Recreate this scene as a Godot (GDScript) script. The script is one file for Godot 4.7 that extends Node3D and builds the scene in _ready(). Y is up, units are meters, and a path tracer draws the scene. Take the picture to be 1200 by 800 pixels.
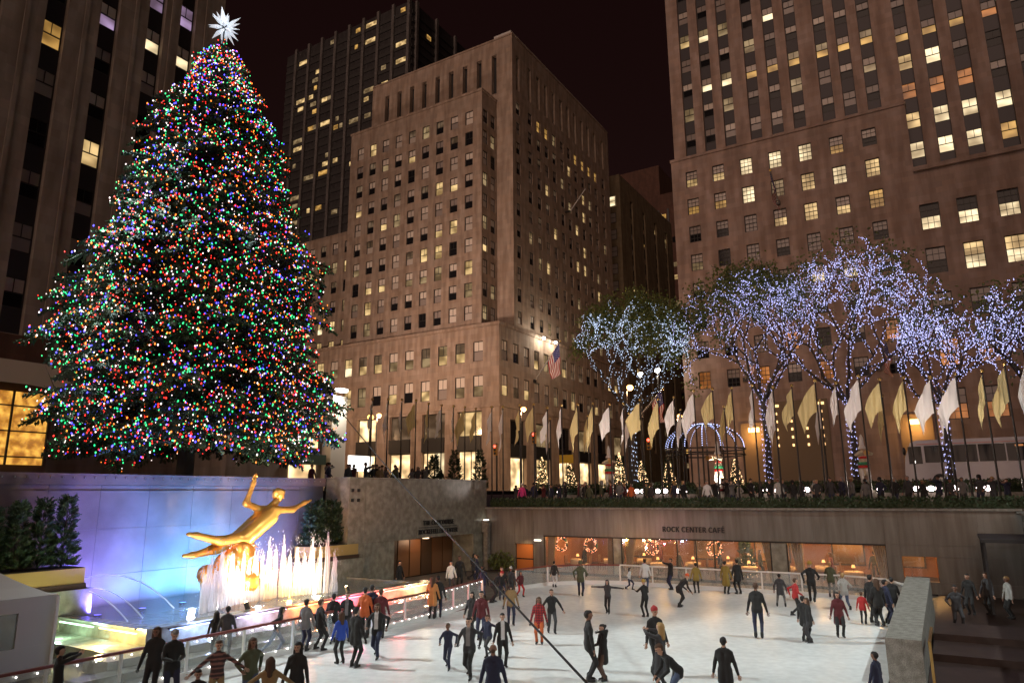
extends Node3D
# Night view over a sunken ice rink towards a lit fir tree, a fountain and office towers. y up, metres, ice at y = 0, south is +z.

const STREET := 5.5
const WALK := 4.3
const NEAR_WALK := 3.7
var M := {}
var taken := {}
var rng := RandomNumberGenerator.new()
var unit_box := BoxMesh.new()
var body_cache := {}
var hair_cache := {}
var head_cache := {}
var shoe_blade: ArrayMesh
var win_mesh := {}

func _ready() -> void:
	rng.seed = 20131
	set_camera_sky_and_lights()
	make_materials()
	build_ground()
	build_north_wall_and_cafe()
	build_concourse()
	build_fountain_wall()
	build_parapet_and_east()
	build_office_block()
	build_limestone_tower()
	build_slab_tower()
	build_far_buildings()
	build_shading_block()
	build_pavilions()
	build_fir_tree()
	build_fountain()
	build_statue()
	build_planters_and_hedges()
	build_rink_fence()
	build_flags()
	build_lit_trees()
	build_plaza_things()
	build_tent_and_cable()
	build_people()

# ---------------------------------------------------------------- camera, sky, lamps out of frame
func set_camera_sky_and_lights() -> void:
	var cam := Camera3D.new()
	cam.name = "camera"
	cam.fov = 51.64
	cam.near = 0.1
	cam.far = 1500.0
	var pitch := deg_to_rad(12.2414)
	var roll := deg_to_rad(-0.429)
	var head := deg_to_rad(-31.207)
	var fw := Vector3(sin(head) * cos(pitch), sin(pitch), -cos(head) * cos(pitch))
	var rt := Vector3(cos(head), 0, sin(head))
	var up := rt.cross(fw)
	cam.transform = Transform3D(Basis(rt * cos(roll) + up * sin(roll), up * cos(roll) - rt * sin(roll), -fw), Vector3(0, 5.2, 0))
	add_child(cam)
	cam.current = true
	var we := WorldEnvironment.new()
	we.name = "world_environment"
	var e := Environment.new()
	e.background_mode = Environment.BG_SKY
	var sky := Sky.new()
	var sm := ProceduralSkyMaterial.new()
	sm.sky_top_color = lin(0.0062, 0.0019, 0.0019)
	sm.sky_horizon_color = lin(0.019, 0.0085, 0.0075)
	sm.sky_curve = 0.25
	sm.ground_bottom_color = lin(0.005, 0.003, 0.003)
	sm.ground_horizon_color = lin(0.01, 0.006, 0.006)
	sm.sun_angle_max = 0.1
	sky.sky_material = sm
	e.sky = sky
	e.tonemap_mode = Environment.TONE_MAPPER_LINEAR
	e.tonemap_exposure = 1.0
	e.sdfgi_enabled = true
	e.ssao_enabled = true
	e.ssil_enabled = true
	we.environment = e
	add_child(we)
	# the floodlit city behind the camera: very soft, warm and low
	var glow := DirectionalLight3D.new()
	glow.name = "city_glow"
	glow.light_color = lin(1.0, 0.66, 0.50)
	glow.light_energy = 0.34
	glow.light_angular_distance = 45.0
	glow.shadow_enabled = true
	glow.sky_mode = DirectionalLight3D.SKY_MODE_LIGHT_ONLY
	var az := deg_to_rad(10.0)
	var el := deg_to_rad(20.0)
	var from := Vector3(sin(az) * cos(el), sin(el), cos(az) * cos(el))
	glow.transform = Transform3D(Basis.looking_at(-from, Vector3.UP), Vector3(0, 60, 40))
	add_child(glow)
	# two unseen floodlight masts, placed outside the frame to light the ice
	unseen_flood_mast(Vector3(-44, STREET, -9), 22.0, Vector3(-10, 0, -29), 1850.0, "unseen tall floodlight mast placed to light the ice, beyond the white tent")
	unseen_flood_mast(Vector3(16, STREET, -27), 26.0, Vector3(-9, 0, -30), 850.0, "unseen tall floodlight mast placed to light the ice, beyond the dark corner")

func unseen_flood_mast(base: Vector3, high: float, aim: Vector3, energy: float, label: String) -> void:
	var t := thing("unseen_floodlight_mast", label, "floodlight", base)
	var metal := mat("mast_metal", lin(0.08, 0.08, 0.085), 0.5, 0.6)
	var st := begin()
	tube(st, [Vector3(0, 0, 0), Vector3(0, high, 0)], [0.16, 0.08], 10)
	commit(st, "pole", metal, t)
	var headp := Vector3(0, high, 0)
	var dir := (aim - (base + headp)).normalized()
	var holder := Node3D.new()
	holder.name = "lamp_head"
	t.add_child(holder)
	holder.transform = Transform3D(Basis.looking_at(dir, Vector3.UP), headp)
	bx("housing", holder, Vector3(0, 0, 0.2), Vector3(1.2, 0.8, 0.4), metal)
	bx("lamp_glass", holder, Vector3(0, 0, -0.03), Vector3(1.1, 0.7, 0.04), glow_mat("flood_glass", lin(1, 0.96, 0.9), 8.0))
	var s := SpotLight3D.new()
	s.name = "flood"
	s.light_color = lin(0.88, 1.0, 1.0)
	s.light_energy = energy
	s.spot_angle = 29.0
	s.spot_angle_attenuation = 0.8
	s.spot_range = 120.0
	s.spot_attenuation = 2.0
	s.light_size = 0.45
	s.shadow_enabled = true
	s.position = Vector3(0, 0, -0.12)
	holder.add_child(s)

# ---------------------------------------------------------------- helpers
func lin(r: float, g: float, b: float) -> Color:
	return Color(r, g, b).linear_to_srgb()

func numbered(n: String) -> String:
	if not taken.has(n):
		taken[n] = 0
		return n
	taken[n] += 1
	return "%s_%03d" % [n, taken[n]]

func tag(o: Node, label: String, category: String, group := "", kind := "") -> void:
	if label != "":
		o.set_meta("label", label)
	if category != "":
		o.set_meta("category", category)
	if group != "":
		o.set_meta("group", group)
	if kind != "":
		o.set_meta("kind", kind)

func thing(called: String, label: String, category: String, at := Vector3.ZERO, group := "", turn := 0.0) -> Node3D:
	var o := Node3D.new()
	o.name = numbered(called)
	add_child(o)
	o.position = at
	o.rotation.y = turn
	tag(o, label, category, group)
	return o

func put(o: Node3D, called: String, parent: Node) -> void:
	o.name = numbered(called) if parent == self else called
	parent.add_child(o, true)

func begin() -> SurfaceTool:
	var st := SurfaceTool.new()
	st.begin(Mesh.PRIMITIVE_TRIANGLES)
	return st

func mesh_of(st: SurfaceTool, m: Material, normals := true) -> ArrayMesh:
	if normals:
		st.generate_normals()
	var a := st.commit()
	if m:
		a.surface_set_material(0, m)
	return a

func commit(st: SurfaceTool, called: String, m: Material, parent: Node, at := Vector3.ZERO, normals := true) -> MeshInstance3D:
	var o := MeshInstance3D.new()
	o.mesh = mesh_of(st, m, normals)
	o.position = at
	put(o, called, parent)
	return o

func inst(mesh: Mesh, called: String, parent: Node, t: Transform3D, m: Material = null) -> MeshInstance3D:
	var o := MeshInstance3D.new()
	o.mesh = mesh
	o.transform = t
	if m:
		o.material_override = m
	put(o, called, parent)
	return o

func bx(called: String, parent: Node, c: Vector3, size: Vector3, m: Material) -> MeshInstance3D:
	var o := MeshInstance3D.new()
	o.mesh = unit_box
	o.material_override = m
	o.transform = Transform3D(Basis.from_scale(size), c)
	put(o, called, parent)
	return o

func quad(st: SurfaceTool, a: Vector3, b: Vector3, c: Vector3, d: Vector3, uv := false) -> void:
	var us := [Vector2(0, 0), Vector2(1, 0), Vector2(1, 1), Vector2(0, 1)]
	var vs := [a, b, c, d]
	for i in [0, 1, 2, 0, 2, 3]:
		if uv:
			st.set_uv(us[i])
		st.set_smooth_group(-1)
		st.add_vertex(vs[i])

func box(st: SurfaceTool, c: Vector3, s: Vector3, b := Basis.IDENTITY) -> void:
	var h := s * 0.5
	var p := []
	for i in 8:
		p.append(c + b * Vector3(h.x if i & 1 else -h.x, h.y if i & 2 else -h.y, h.z if i & 4 else -h.z))
	for f in [[4, 6, 7, 5], [1, 3, 2, 0], [5, 7, 3, 1], [0, 2, 6, 4], [6, 2, 3, 7], [0, 4, 5, 1]]:
		quad(st, p[f[0]], p[f[1]], p[f[2]], p[f[3]])

func prism(st: SurfaceTool, pts: PackedVector2Array, y0: float, y1: float) -> void:
	# pts are (x, z); walls and a top
	var n := pts.size()
	for i in n:
		var a := pts[i]
		var b := pts[(i + 1) % n]
		quad(st, Vector3(a.x, y0, a.y), Vector3(a.x, y1, a.y), Vector3(b.x, y1, b.y), Vector3(b.x, y0, b.y))
	var idx := Geometry2D.triangulate_polygon(pts)
	for i in range(0, idx.size(), 3):
		for k in 3:
			st.set_smooth_group(-1)
			st.add_vertex(Vector3(pts[idx[i + k]].x, y1, pts[idx[i + k]].y))

func tube(st: SurfaceTool, pts: Array, radii: Array, sides := 6, caps := true) -> void:
	var rings := []
	var n := pts.size()
	for i in n:
		var d: Vector3 = (pts[mini(i + 1, n - 1)] - pts[maxi(i - 1, 0)]).normalized()
		var ref := Vector3.UP if absf(d.y) < 0.9 else Vector3.RIGHT
		var u := d.cross(ref).normalized()
		var v := d.cross(u)
		var ring := []
		for k in sides:
			var a := TAU * k / sides
			ring.append(pts[i] + (u * cos(a) + v * sin(a)) * radii[i])
		rings.append(ring)
	st.set_smooth_group(0)
	for i in n - 1:
		for k in sides:
			var k2 := (k + 1) % sides
			for p in [rings[i][k], rings[i + 1][k], rings[i + 1][k2], rings[i][k], rings[i + 1][k2], rings[i][k2]]:
				st.set_smooth_group(0)
				st.add_vertex(p)
	if caps:
		for e in [0, n - 1]:
			for k in sides:
				st.set_smooth_group(-1)
				st.add_vertex(pts[e])
				st.add_vertex(rings[e][k] if e > 0 else rings[e][(k + 1) % sides])
				st.add_vertex(rings[e][(k + 1) % sides] if e > 0 else rings[e][k])

func lathe(st: SurfaceTool, prof: Array, seg := 12, c := Vector3.ZERO) -> void:
	for i in prof.size() - 1:
		for k in seg:
			var a := TAU * k / seg
			var b := TAU * (k + 1) / seg
			var p0: Vector2 = prof[i]
			var p1: Vector2 = prof[i + 1]
			var q := [Vector3(cos(a) * p0.x, p0.y, sin(a) * p0.x), Vector3(cos(a) * p1.x, p1.y, sin(a) * p1.x), Vector3(cos(b) * p1.x, p1.y, sin(b) * p1.x), Vector3(cos(b) * p0.x, p0.y, sin(b) * p0.x)]
			for j in [0, 1, 2, 0, 2, 3]:
				st.set_smooth_group(0)
				st.add_vertex(c + q[j])

func ball(st: SurfaceTool, c: Vector3, r: Vector3, seg := 8, rows := 6) -> void:
	var prof := []
	for i in rows + 1:
		var a := -PI / 2 + PI * i / rows
		prof.append(Vector2(cos(a), sin(a)))
	for i in rows:
		for k in seg:
			var a := TAU * k / seg
			var b := TAU * (k + 1) / seg
			var p0: Vector2 = prof[i]
			var p1: Vector2 = prof[i + 1]
			var q := [Vector3(cos(a) * p0.x, p0.y, sin(a) * p0.x), Vector3(cos(a) * p1.x, p1.y, sin(a) * p1.x), Vector3(cos(b) * p1.x, p1.y, sin(b) * p1.x), Vector3(cos(b) * p0.x, p0.y, sin(b) * p0.x)]
			for j in [0, 1, 2, 0, 2, 3]:
				st.set_smooth_group(0)
				st.add_vertex(c + q[j] * r)

func copies(called: String, mesh: Mesh, m: Material, places: Array, parent: Node, label := "") -> MultiMeshInstance3D:
	var mm := MultiMesh.new()
	mm.transform_format = MultiMesh.TRANSFORM_3D
	mm.mesh = mesh
	mm.instance_count = places.size()
	for i in places.size():
		mm.set_instance_transform(i, places[i])
	var o := MultiMeshInstance3D.new()
	o.multimesh = mm
	o.material_override = m
	put(o, called, parent)
	o.set_meta("kind", "stuff")
	if label != "":
		o.set_meta("label", label)
	return o

func omni(parent: Node, at: Vector3, color: Color, energy: float, size := 0.1) -> OmniLight3D:
	var l := OmniLight3D.new()
	l.light_color = color
	l.light_energy = energy
	l.omni_range = 90.0
	l.omni_attenuation = 2.0
	l.light_size = size
	l.shadow_enabled = true
	l.position = at
	put(l, "lamp_light", parent)
	return l

func spot(parent: Node, at: Vector3, aim: Vector3, color: Color, energy: float, angle: float, size := 0.1) -> SpotLight3D:
	var l := SpotLight3D.new()
	l.light_color = color
	l.light_energy = energy
	l.spot_angle = angle
	l.spot_angle_attenuation = 0.9
	l.spot_range = 90.0
	l.spot_attenuation = 2.0
	l.light_size = size
	l.shadow_enabled = true
	var dir := (aim - at).normalized()
	l.transform = Transform3D(Basis.looking_at(dir, Vector3.UP if absf(dir.y) < 0.98 else Vector3.RIGHT), at)
	put(l, "lamp_light", parent)
	return l

# ---------------------------------------------------------------- materials
func mat(key: String, color := Color.WHITE, rough := 0.7, metal := 0.0) -> StandardMaterial3D:
	if M.has(key):
		return M[key]
	var m := StandardMaterial3D.new()
	m.resource_name = key
	m.albedo_color = color
	m.roughness = rough
	m.metallic = metal
	M[key] = m
	return m

func glow_mat(key: String, color: Color, energy: float, albedo := Color(0.5, 0.5, 0.5)) -> StandardMaterial3D:
	if M.has(key):
		return M[key]
	var m := mat(key, albedo, 0.5)
	m.emission_enabled = true
	m.emission = color
	m.emission_energy_multiplier = energy
	return m

func noise_tex(s: int, freq: float, lo: Color, hi: Color, size := 512, octaves := 5, normal := false, mid := 0.5) -> NoiseTexture2D:
	var n := FastNoiseLite.new()
	n.seed = s
	n.frequency = freq
	n.fractal_octaves = octaves
	n.noise_type = FastNoiseLite.TYPE_SIMPLEX_SMOOTH
	var t := NoiseTexture2D.new()
	t.width = size
	t.height = size
	t.seamless = true
	t.noise = n
	if normal:
		t.as_normal_map = true
		t.bump_strength = 3.0
	else:
		var g := Gradient.new()
		g.set_color(0, lo)
		g.set_color(1, hi)
		g.set_offset(0, mid - 0.3)
		g.set_offset(1, mid + 0.3)
		t.color_ramp = g
	return t

func block_image(s: int, cols: int, rows: int, vary: float, joint: float) -> ImageTexture:
	# tone of dressed stone blocks laid in courses
	var r := RandomNumberGenerator.new()
	r.seed = s
	var im := Image.create(512, 512, false, Image.FORMAT_RGB8)
	var ch := 512 / rows
	var cw := 512 / cols
	for j in rows:
		var off := (cw / 2) * (j % 2)
		for i in cols + 1:
			var v := 1.0 - r.randf() * vary
			var w := 1.0 - r.randf() * vary * 0.3
			im.fill_rect(Rect2i(i * cw - off, j * ch, cw, ch), Color(v, v * w, v * w * w))
			im.fill_rect(Rect2i(i * cw - off, j * ch, 1, ch), Color(v * joint, v * joint, v * joint))
		im.fill_rect(Rect2i(0, j * ch, 512, 1), Color(joint, joint, joint))
	return ImageTexture.create_from_image(im)

func stone(key: String, color: Color, base: Texture2D, base_scale: Vector3, stain: Texture2D, stain_scale: Vector3, rough := 0.8) -> StandardMaterial3D:
	var m := mat(key, color, rough)
	m.albedo_texture = base
	m.uv1_triplanar = true
	m.uv1_world_triplanar = true
	m.uv1_scale = base_scale
	m.detail_enabled = true
	m.detail_albedo = stain
	m.detail_blend_mode = BaseMaterial3D.BLEND_MODE_MUL
	m.detail_uv_layer = BaseMaterial3D.DETAIL_UV_2
	m.uv2_triplanar = true
	m.uv2_world_triplanar = true
	m.uv2_scale = stain_scale
	return m

func make_materials() -> void:
	var blocks := block_image(4, 8, 16, 0.09, 0.93)
	var streaks := noise_tex(11, 0.012, Color(0.84, 0.82, 0.80), Color(1, 1, 1), 512, 5)
	var grain := noise_tex(21, 0.03, Color(0.82, 0.81, 0.80), Color(1, 1, 1), 512, 6)
	var fine := noise_tex(31, 0.09, Color(0.80, 0.80, 0.80), Color(1, 1, 1), 512, 4)
	stone("limestone", lin(0.40, 0.315, 0.255), blocks, Vector3(0.085, 0.085, 0.085), streaks, Vector3(0.12, 0.02, 0.12))
	stone("limestone_pink", lin(0.40, 0.30, 0.26), blocks, Vector3(0.1, 0.1, 0.1), streaks, Vector3(0.1, 0.017, 0.1))
	stone("limestone_grey", lin(0.29, 0.25, 0.22), blocks, Vector3(0.09, 0.09, 0.09), streaks, Vector3(0.1, 0.02, 0.1))
	stone("dark_cladding", lin(0.045, 0.042, 0.045), grain, Vector3(0.05, 0.05, 0.05), streaks, Vector3(0.1, 0.02, 0.1), 0.45)
	stone("dark_pier", lin(0.15, 0.14, 0.14), grain, Vector3(0.05, 0.05, 0.05), streaks, Vector3(0.1, 0.02, 0.1), 0.6)
	stone("pale_brick", lin(0.24, 0.19, 0.12), blocks, Vector3(0.1, 0.1, 0.1), streaks, Vector3(0.1, 0.02, 0.1))
	stone("red_brick", lin(0.10, 0.045, 0.03), blocks, Vector3(0.1, 0.1, 0.1), streaks, Vector3(0.1, 0.02, 0.1))
	stone("granite_green", lin(0.36, 0.355, 0.29), fine, Vector3(0.9, 0.9, 0.9), grain, Vector3(0.11, 0.11, 0.11), 0.24)
	stone("granite_red", lin(0.27, 0.205, 0.21), fine, Vector3(0.9, 0.9, 0.9), streaks, Vector3(0.06, 0.06, 0.06), 0.4)
	stone("granite_brown", lin(0.25, 0.235, 0.205), fine, Vector3(0.9, 0.9, 0.9), streaks, Vector3(0.35, 0.03, 0.35), 0.28)
	stone("concrete", lin(0.33, 0.31, 0.27), fine, Vector3(0.5, 0.5, 0.5), grain, Vector3(0.2, 0.2, 0.2), 0.75)
	stone("paving", lin(0.17, 0.155, 0.14), blocks, Vector3(0.12, 0.12, 0.12), grain, Vector3(0.08, 0.08, 0.08), 0.7)
	stone("asphalt", lin(0.055, 0.053, 0.052), fine, Vector3(0.4, 0.4, 0.4), grain, Vector3(0.05, 0.05, 0.05), 0.75)
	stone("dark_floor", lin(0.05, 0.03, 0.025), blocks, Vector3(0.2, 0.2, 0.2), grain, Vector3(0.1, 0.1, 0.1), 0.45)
	var scuffs := noise_tex(41, 0.02, Color(0.94, 0.94, 0.94), Color(1, 1, 1), 1024, 6)
	var patches := noise_tex(43, 0.006, Color(0.93, 0.93, 0.93), Color(1, 1, 1), 512, 4)
	var ice := stone("ice", lin(0.84, 0.86, 0.85), scuffs, Vector3(0.12, 0.12, 0.12), patches, Vector3(0.05, 0.05, 0.05), 0.42)
	ice.metallic_specular = 0.35
	mat("frame_dark", lin(0.03, 0.028, 0.026), 0.5, 0.3)
	mat("frame_bronze", lin(0.06, 0.05, 0.04), 0.5, 0.4)
	mat("spandrel", lin(0.035, 0.032, 0.036), 0.45, 0.4)
	mat("spandrel_grey", lin(0.045, 0.043, 0.043), 0.5, 0.3)
	var g := mat("glass_dark", lin(0.012, 0.012, 0.014), 0.06)
	g.metallic_specular = 0.3
	for b in [["blind_a", 0.62, 0.55, 0.48], ["blind_b", 0.46, 0.40, 0.35], ["blind_c", 0.26, 0.22, 0.20]]:
		var bm := mat(b[0], lin(b[1], b[2], b[3]), 0.75)
		bm.clearcoat_enabled = true
		bm.clearcoat = 0.6
		bm.clearcoat_roughness = 0.06
	# rooms with the lights on, seen through the glass: the glow varied by noise
	var room := noise_tex(51, 0.02, Color(0.55, 0.53, 0.5), Color(1, 1, 1), 256, 2)
	for w in [["lit_cream", 1.0, 0.68, 0.30, 1.0], ["lit_white", 1.0, 0.80, 0.48, 1.5], ["lit_amber", 1.0, 0.56, 0.15, 0.75], ["lit_orange", 1.0, 0.34, 0.08, 0.5], ["lit_dim", 1.0, 0.70, 0.36, 0.34], ["lit_violet", 0.80, 0.55, 0.95, 0.55], ["lit_shop", 1.0, 0.70, 0.36, 2.4], ["lit_soft", 0.95, 0.62, 0.38, 0.16]]:
		var lm := glow_mat(w[0], lin(w[1], w[2], w[3]), w[4], Color(0.2, 0.18, 0.15))
		lm.roughness = 0.12
		lm.emission_texture = room
		lm.emission_operator = BaseMaterial3D.EMISSION_OP_MULTIPLY
		lm.uv1_triplanar = true
		lm.uv1_world_triplanar = true
		lm.uv1_scale = Vector3(0.06, 0.09, 0.06)
	mat("bark", lin(0.06, 0.05, 0.04), 0.9)
	mat("needle", lin(0.028, 0.062, 0.03), 0.7)
	mat("yew", lin(0.028, 0.06, 0.026), 0.7)
	mat("hedge_leaf", lin(0.035, 0.06, 0.022), 0.6)
	var lf := mat("leaf_green", lin(0.10, 0.12, 0.03), 0.55)
	lf.backlight_enabled = true
	lf.backlight = lin(0.08, 0.1, 0.02)
	mat("gold", lin(0.95, 0.54, 0.14), 0.36, 0.8)
	mat("pole_metal", lin(0.045, 0.042, 0.04), 0.35, 0.7)
	mat("finial", lin(0.8, 0.55, 0.2), 0.3, 1.0)
	mat("white_paint", lin(0.72, 0.72, 0.70), 0.45)
	mat("tan_paint", lin(0.42, 0.29, 0.10), 0.6)
	mat("wood", lin(0.16, 0.075, 0.035), 0.4)
	mat("wood_dark", lin(0.05, 0.028, 0.018), 0.4)
	mat("black", lin(0.012, 0.012, 0.013), 0.5)
	mat("rail_red", lin(0.20, 0.045, 0.035), 0.4)
	var cl := mat("clear_panel", Color(0.9, 0.95, 0.95, 0.12), 0.05)
	cl.transparency = BaseMaterial3D.TRANSPARENCY_ALPHA
	var cg := mat("cafe_glass", Color(0.85, 0.9, 0.9, 0.06), 0.03)
	cg.transparency = BaseMaterial3D.TRANSPARENCY_ALPHA
	for c in [["silk_white", 0.68, 0.66, 0.64], ["silk_gold", 0.56, 0.47, 0.23]]:
		var f := mat(c[0], lin(c[1], c[2], c[3]), 0.5)
		f.rim_enabled = true
		f.rim = 0.4
		f.backlight_enabled = true
		f.backlight = lin(c[1] * 0.7, c[2] * 0.7, c[3] * 0.7)
	glow_mat("bulb_white", lin(1.0, 0.92, 0.85), 5.0)
	glow_mat("bulb_blue_white", lin(0.50, 0.52, 1.0), 2.1)
	glow_mat("bulb_pale_blue", lin(0.60, 0.74, 1.0), 2.0)
	glow_mat("bulb_warm", lin(1.0, 0.62, 0.3), 4.0)

# ---------------------------------------------------------------- ground, pit, walls of the sunken plaza
func struct(st: SurfaceTool, called: String, m: Material) -> MeshInstance3D:
	var o := commit(st, called, m, self)
	o.set_meta("kind", "structure")
	return o

func sheet(st: SurfaceTool, x0: float, x1: float, z0: float, z1: float, y: float, thick := 0.0) -> void:
	if thick > 0.0:
		box(st, Vector3((x0 + x1) / 2, y - thick / 2, (z0 + z1) / 2), Vector3(x1 - x0, thick, z1 - z0))
	else:
		quad(st, Vector3(x0, y, z0), Vector3(x1, y, z0), Vector3(x1, y, z1), Vector3(x0, y, z1))

func panels(parent: Node, o: Vector3, u: Vector3, n: Vector3, us: Array, vs: Array, thick: float, m: Material, holes: Array, gap := 0.014) -> void:
	for i in us.size() - 1:
		for j in vs.size() - 1:
			var cu: float = (us[i] + us[i + 1]) / 2
			var cv: float = (vs[j] + vs[j + 1]) / 2
			var skip := false
			for h in holes:
				if cu > h[0] and cu < h[1] and cv > h[2] and cv < h[3]:
					skip = true
			if skip:
				continue
			var w: float = us[i + 1] - us[i] - gap
			var h2: float = vs[j + 1] - vs[j] - gap
			var p := o + u * cu + Vector3.UP * cv + n * (thick * 0.5 + rng.randf() * 0.004)
			inst(unit_box, "panel", parent, Transform3D(Basis(u * w, Vector3.UP * h2, n * thick), p), m)

func steps(a: float, b: float, n: int) -> Array:
	var r := []
	for i in n + 1:
		r.append(a + (b - a) * i / n)
	return r

func build_ground() -> void:
	var st := begin()
	var far := 900.0
	sheet(st, -far, -31.0, -far, 80, STREET)
	sheet(st, 14, far, -far, 80, STREET)
	sheet(st, -31, 14, -far, -53.0, STREET)
	sheet(st, -31, 14, 16, 80, STREET)
	struct(st, "ground", M.paving)
	st = begin()
	sheet(st, -120, 120, -83, -68, STREET + 0.004)
	sheet(st, -50.5, -30.0, -400, -83.0, STREET + 0.004)
	struct(st, "road", M.asphalt)
	st = begin()
	box(st, Vector3(0, STREET + 0.06, -67.9), Vector3(240, 0.12, 0.25))
	box(st, Vector3(-86, STREET + 0.06, -83.2), Vector3(70, 0.12, 0.25))
	struct(st, "kerb", M.concrete)
	st = begin()
	sheet(st, -30.9, 14, -53.0, -44.1, WALK, 0.9)
	sheet(st, 2.9, 14, -44.1, -3.0, WALK - 0.2, 0.4)
	sheet(st, -31, 14, -3.0, 16.0, NEAR_WALK, 0.4)
	struct(st, "walkway", M.paving)
	st = begin()
	sheet(st, -31, 3.0, -44.1, -3.0, -0.05)
	struct(st, "sunken_floor", M.paving)
	st = begin()
	prism(st, PackedVector2Array([Vector2(-19.9, -4.0), Vector2(-19.9, -29), Vector2(-20.9, -33), Vector2(-21.4, -35.6), Vector2(-20.8, -38), Vector2(-19.3, -39.8), Vector2(-17.2, -40.6), Vector2(-5, -40.6), Vector2(-3.2, -39.9), Vector2(-2.1, -37.8), Vector2(-2.1, -23.5), Vector2(-0.9, -23.4), Vector2(-0.9, -4.0)]), -0.04, 0.0)
	struct(st, "ice_rink", M.ice)
	# retaining walls out of sight of the lens that close the pit
	var t := thing("retaining_wall", "plain stone retaining wall below the viewer's walkway", "wall", Vector3(-14, 0, -3.2))
	bx("wall_face", t, Vector3(0, NEAR_WALK / 2 - 0.21, 0), Vector3(34, NEAR_WALK - 0.42, 0.38), M.granite_brown)

func build_north_wall_and_cafe() -> void:
	var t := thing("cafe_wall", "long grey stone wall with a lit glass café front beside the ice", "wall", Vector3(0, 0, -44.1))
	var x0 := -29.0
	var x1 := 2.9
	# backing in pieces round the openings, panels in front of it
	var bk: Material = M.granite_brown
	bx("wall_backing", t, Vector3((x0 + x1) / 2, 3.6, -0.2), Vector3(x1 - x0, 1.2, 0.3), bk)
	bx("wall_backing", t, Vector3((x0 + x1) / 2, 2.72, -0.2), Vector3(x1 - x0, 0.56, 0.3), bk)
	for r in [[-29.0, -26.6, 0.0, 2.44], [-26.6, -25.1, 1.95, 2.44], [-25.1, -24.3, 0.0, 2.44], [-3.3, -2.6, 0.0, 2.44], [-2.6, -1.0, 0.0, 0.6], [-2.6, -1.0, 1.85, 2.44], [-1.0, 2.9, 0.0, 2.44]]:
		bx("wall_backing", t, Vector3((r[0] + r[1]) / 2, (r[2] + r[3]) / 2, -0.2), Vector3(r[1] - r[0], r[3] - r[2], 0.3), bk)
	var us := [-29.0, -26.6, -25.1, -24.3, -21.4, -18.5, -15.6, -12.7, -9.8, -6.9, -3.3, -2.6, -1.0, 1.0, 2.9]
	panels(t, Vector3(0, 0, -0.05), Vector3.RIGHT, Vector3.BACK, us, [0.0, 0.6, 1.85, 2.44, 4.18], 0.05, M.granite_brown, [[-26.6, -25.1, -1, 1.9], [-24.3, -3.3, -1, 2.44], [-2.6, -1.0, 0.6, 1.85]])
	bx("coping", t, Vector3((x0 + x1) / 2, 4.26, -0.15), Vector3(x1 - x0 + 0.1, 0.12, 0.75), M.concrete)
	# lettering
	var tm := TextMesh.new()
	tm.text = "ROCK CENTER CAFÉ"
	var f := SystemFont.new()
	f.font_names = PackedStringArray(["Droid Sans"])
	f.font_weight = 700
	tm.font = f
	tm.font_size = 44
	tm.pixel_size = 0.0096
	tm.depth = 0.05
	var o := inst(tm, "lettering", t, Transform3D(Basis.IDENTITY, Vector3(-13.8, 3.0, 0.035)), M.black)
	o.set_meta("label", "dark raised capital letters spelling the café sign")
	# glazing: mullions, panes, green stone piers
	var xs := [-24.3, -19.2, -18.6, -14.9, -13.7, -12.6, -9.3, -8.4, -3.3]
	for i in xs.size() - 1:
		var a: float = xs[i]
		var b: float = xs[i + 1]
		if i == 1 or i == 6:
			bx("stone_pier", t, Vector3((a + b) / 2, 1.2, -0.2), Vector3(b - a - 0.08, 2.4, 0.25), M.granite_green)
		else:
			bx("pane", t, Vector3((a + b) / 2, 1.22, -0.15), Vector3(b - a - 0.08, 2.3, 0.015), M.cafe_glass)
	for x in xs:
		bx("mullion", t, Vector3(x, 1.22, -0.14), Vector3(0.07, 2.44, 0.1), M.frame_dark)
	bx("window_head", t, Vector3(-13.8, 2.4, -0.1), Vector3(21.0, 0.08, 0.14), M.frame_dark)
	bx("window_sill", t, Vector3(-13.8, 0.05, -0.1), Vector3(21.0, 0.1, 0.14), M.frame_dark)
	bx("pane", t, Vector3(-1.8, 1.22, -0.15), Vector3(1.5, 1.2, 0.015), M.cafe_glass)
	# service door
	var d := thing("service_door", "orange wooden double door set in the grey stone wall left of the café", "door", Vector3(-25.85, 0, -44.25))
	bx("door_frame", d, Vector3(0, 0.97, -0.02), Vector3(1.48, 1.94, 0.06), M.frame_dark)
	bx("door_leaf", d, Vector3(0, 1.35, 0.04), Vector3(1.3, 0.95, 0.05), mat("door_orange", lin(0.45, 0.15, 0.04), 0.35))
	bx("door_leaf", d, Vector3(0, 0.43, 0.04), Vector3(1.3, 0.72, 0.05), M.door_orange)
	bx("wall_lamp", d, Vector3(1.2, 2.12, 0.35), Vector3(0.5, 0.1, 0.12), glow_mat("lamp_small", lin(1, 0.9, 0.75), 2.5))
	spot(d, Vector3(0.6, 2.3, 0.9), Vector3(0, 0.9, 0), lin(1, 0.62, 0.3), 1.6, 45.0)
	# room behind the glass
	var st := begin()
	sheet(st, -24.6, 0.0, -52.8, -44.3, 0.0)
	struct(st, "cafe_floor", M.wood_dark)
	st = begin()
	box(st, Vector3(-12.3, 1.5, -52.9), Vector3(25.2, 3.0, 0.2))
	box(st, Vector3(-24.85, 1.5, -48.6), Vector3(0.2, 3.0, 8.4))
	box(st, Vector3(0.3, 1.5, -48.6), Vector3(0.2, 3.0, 8.4))
	struct(st, "cafe_inner_wall", mat("cafe_wall_paint", lin(0.26, 0.10, 0.035), 0.6))
	var warm := lin(1.0, 0.52, 0.17)
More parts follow.
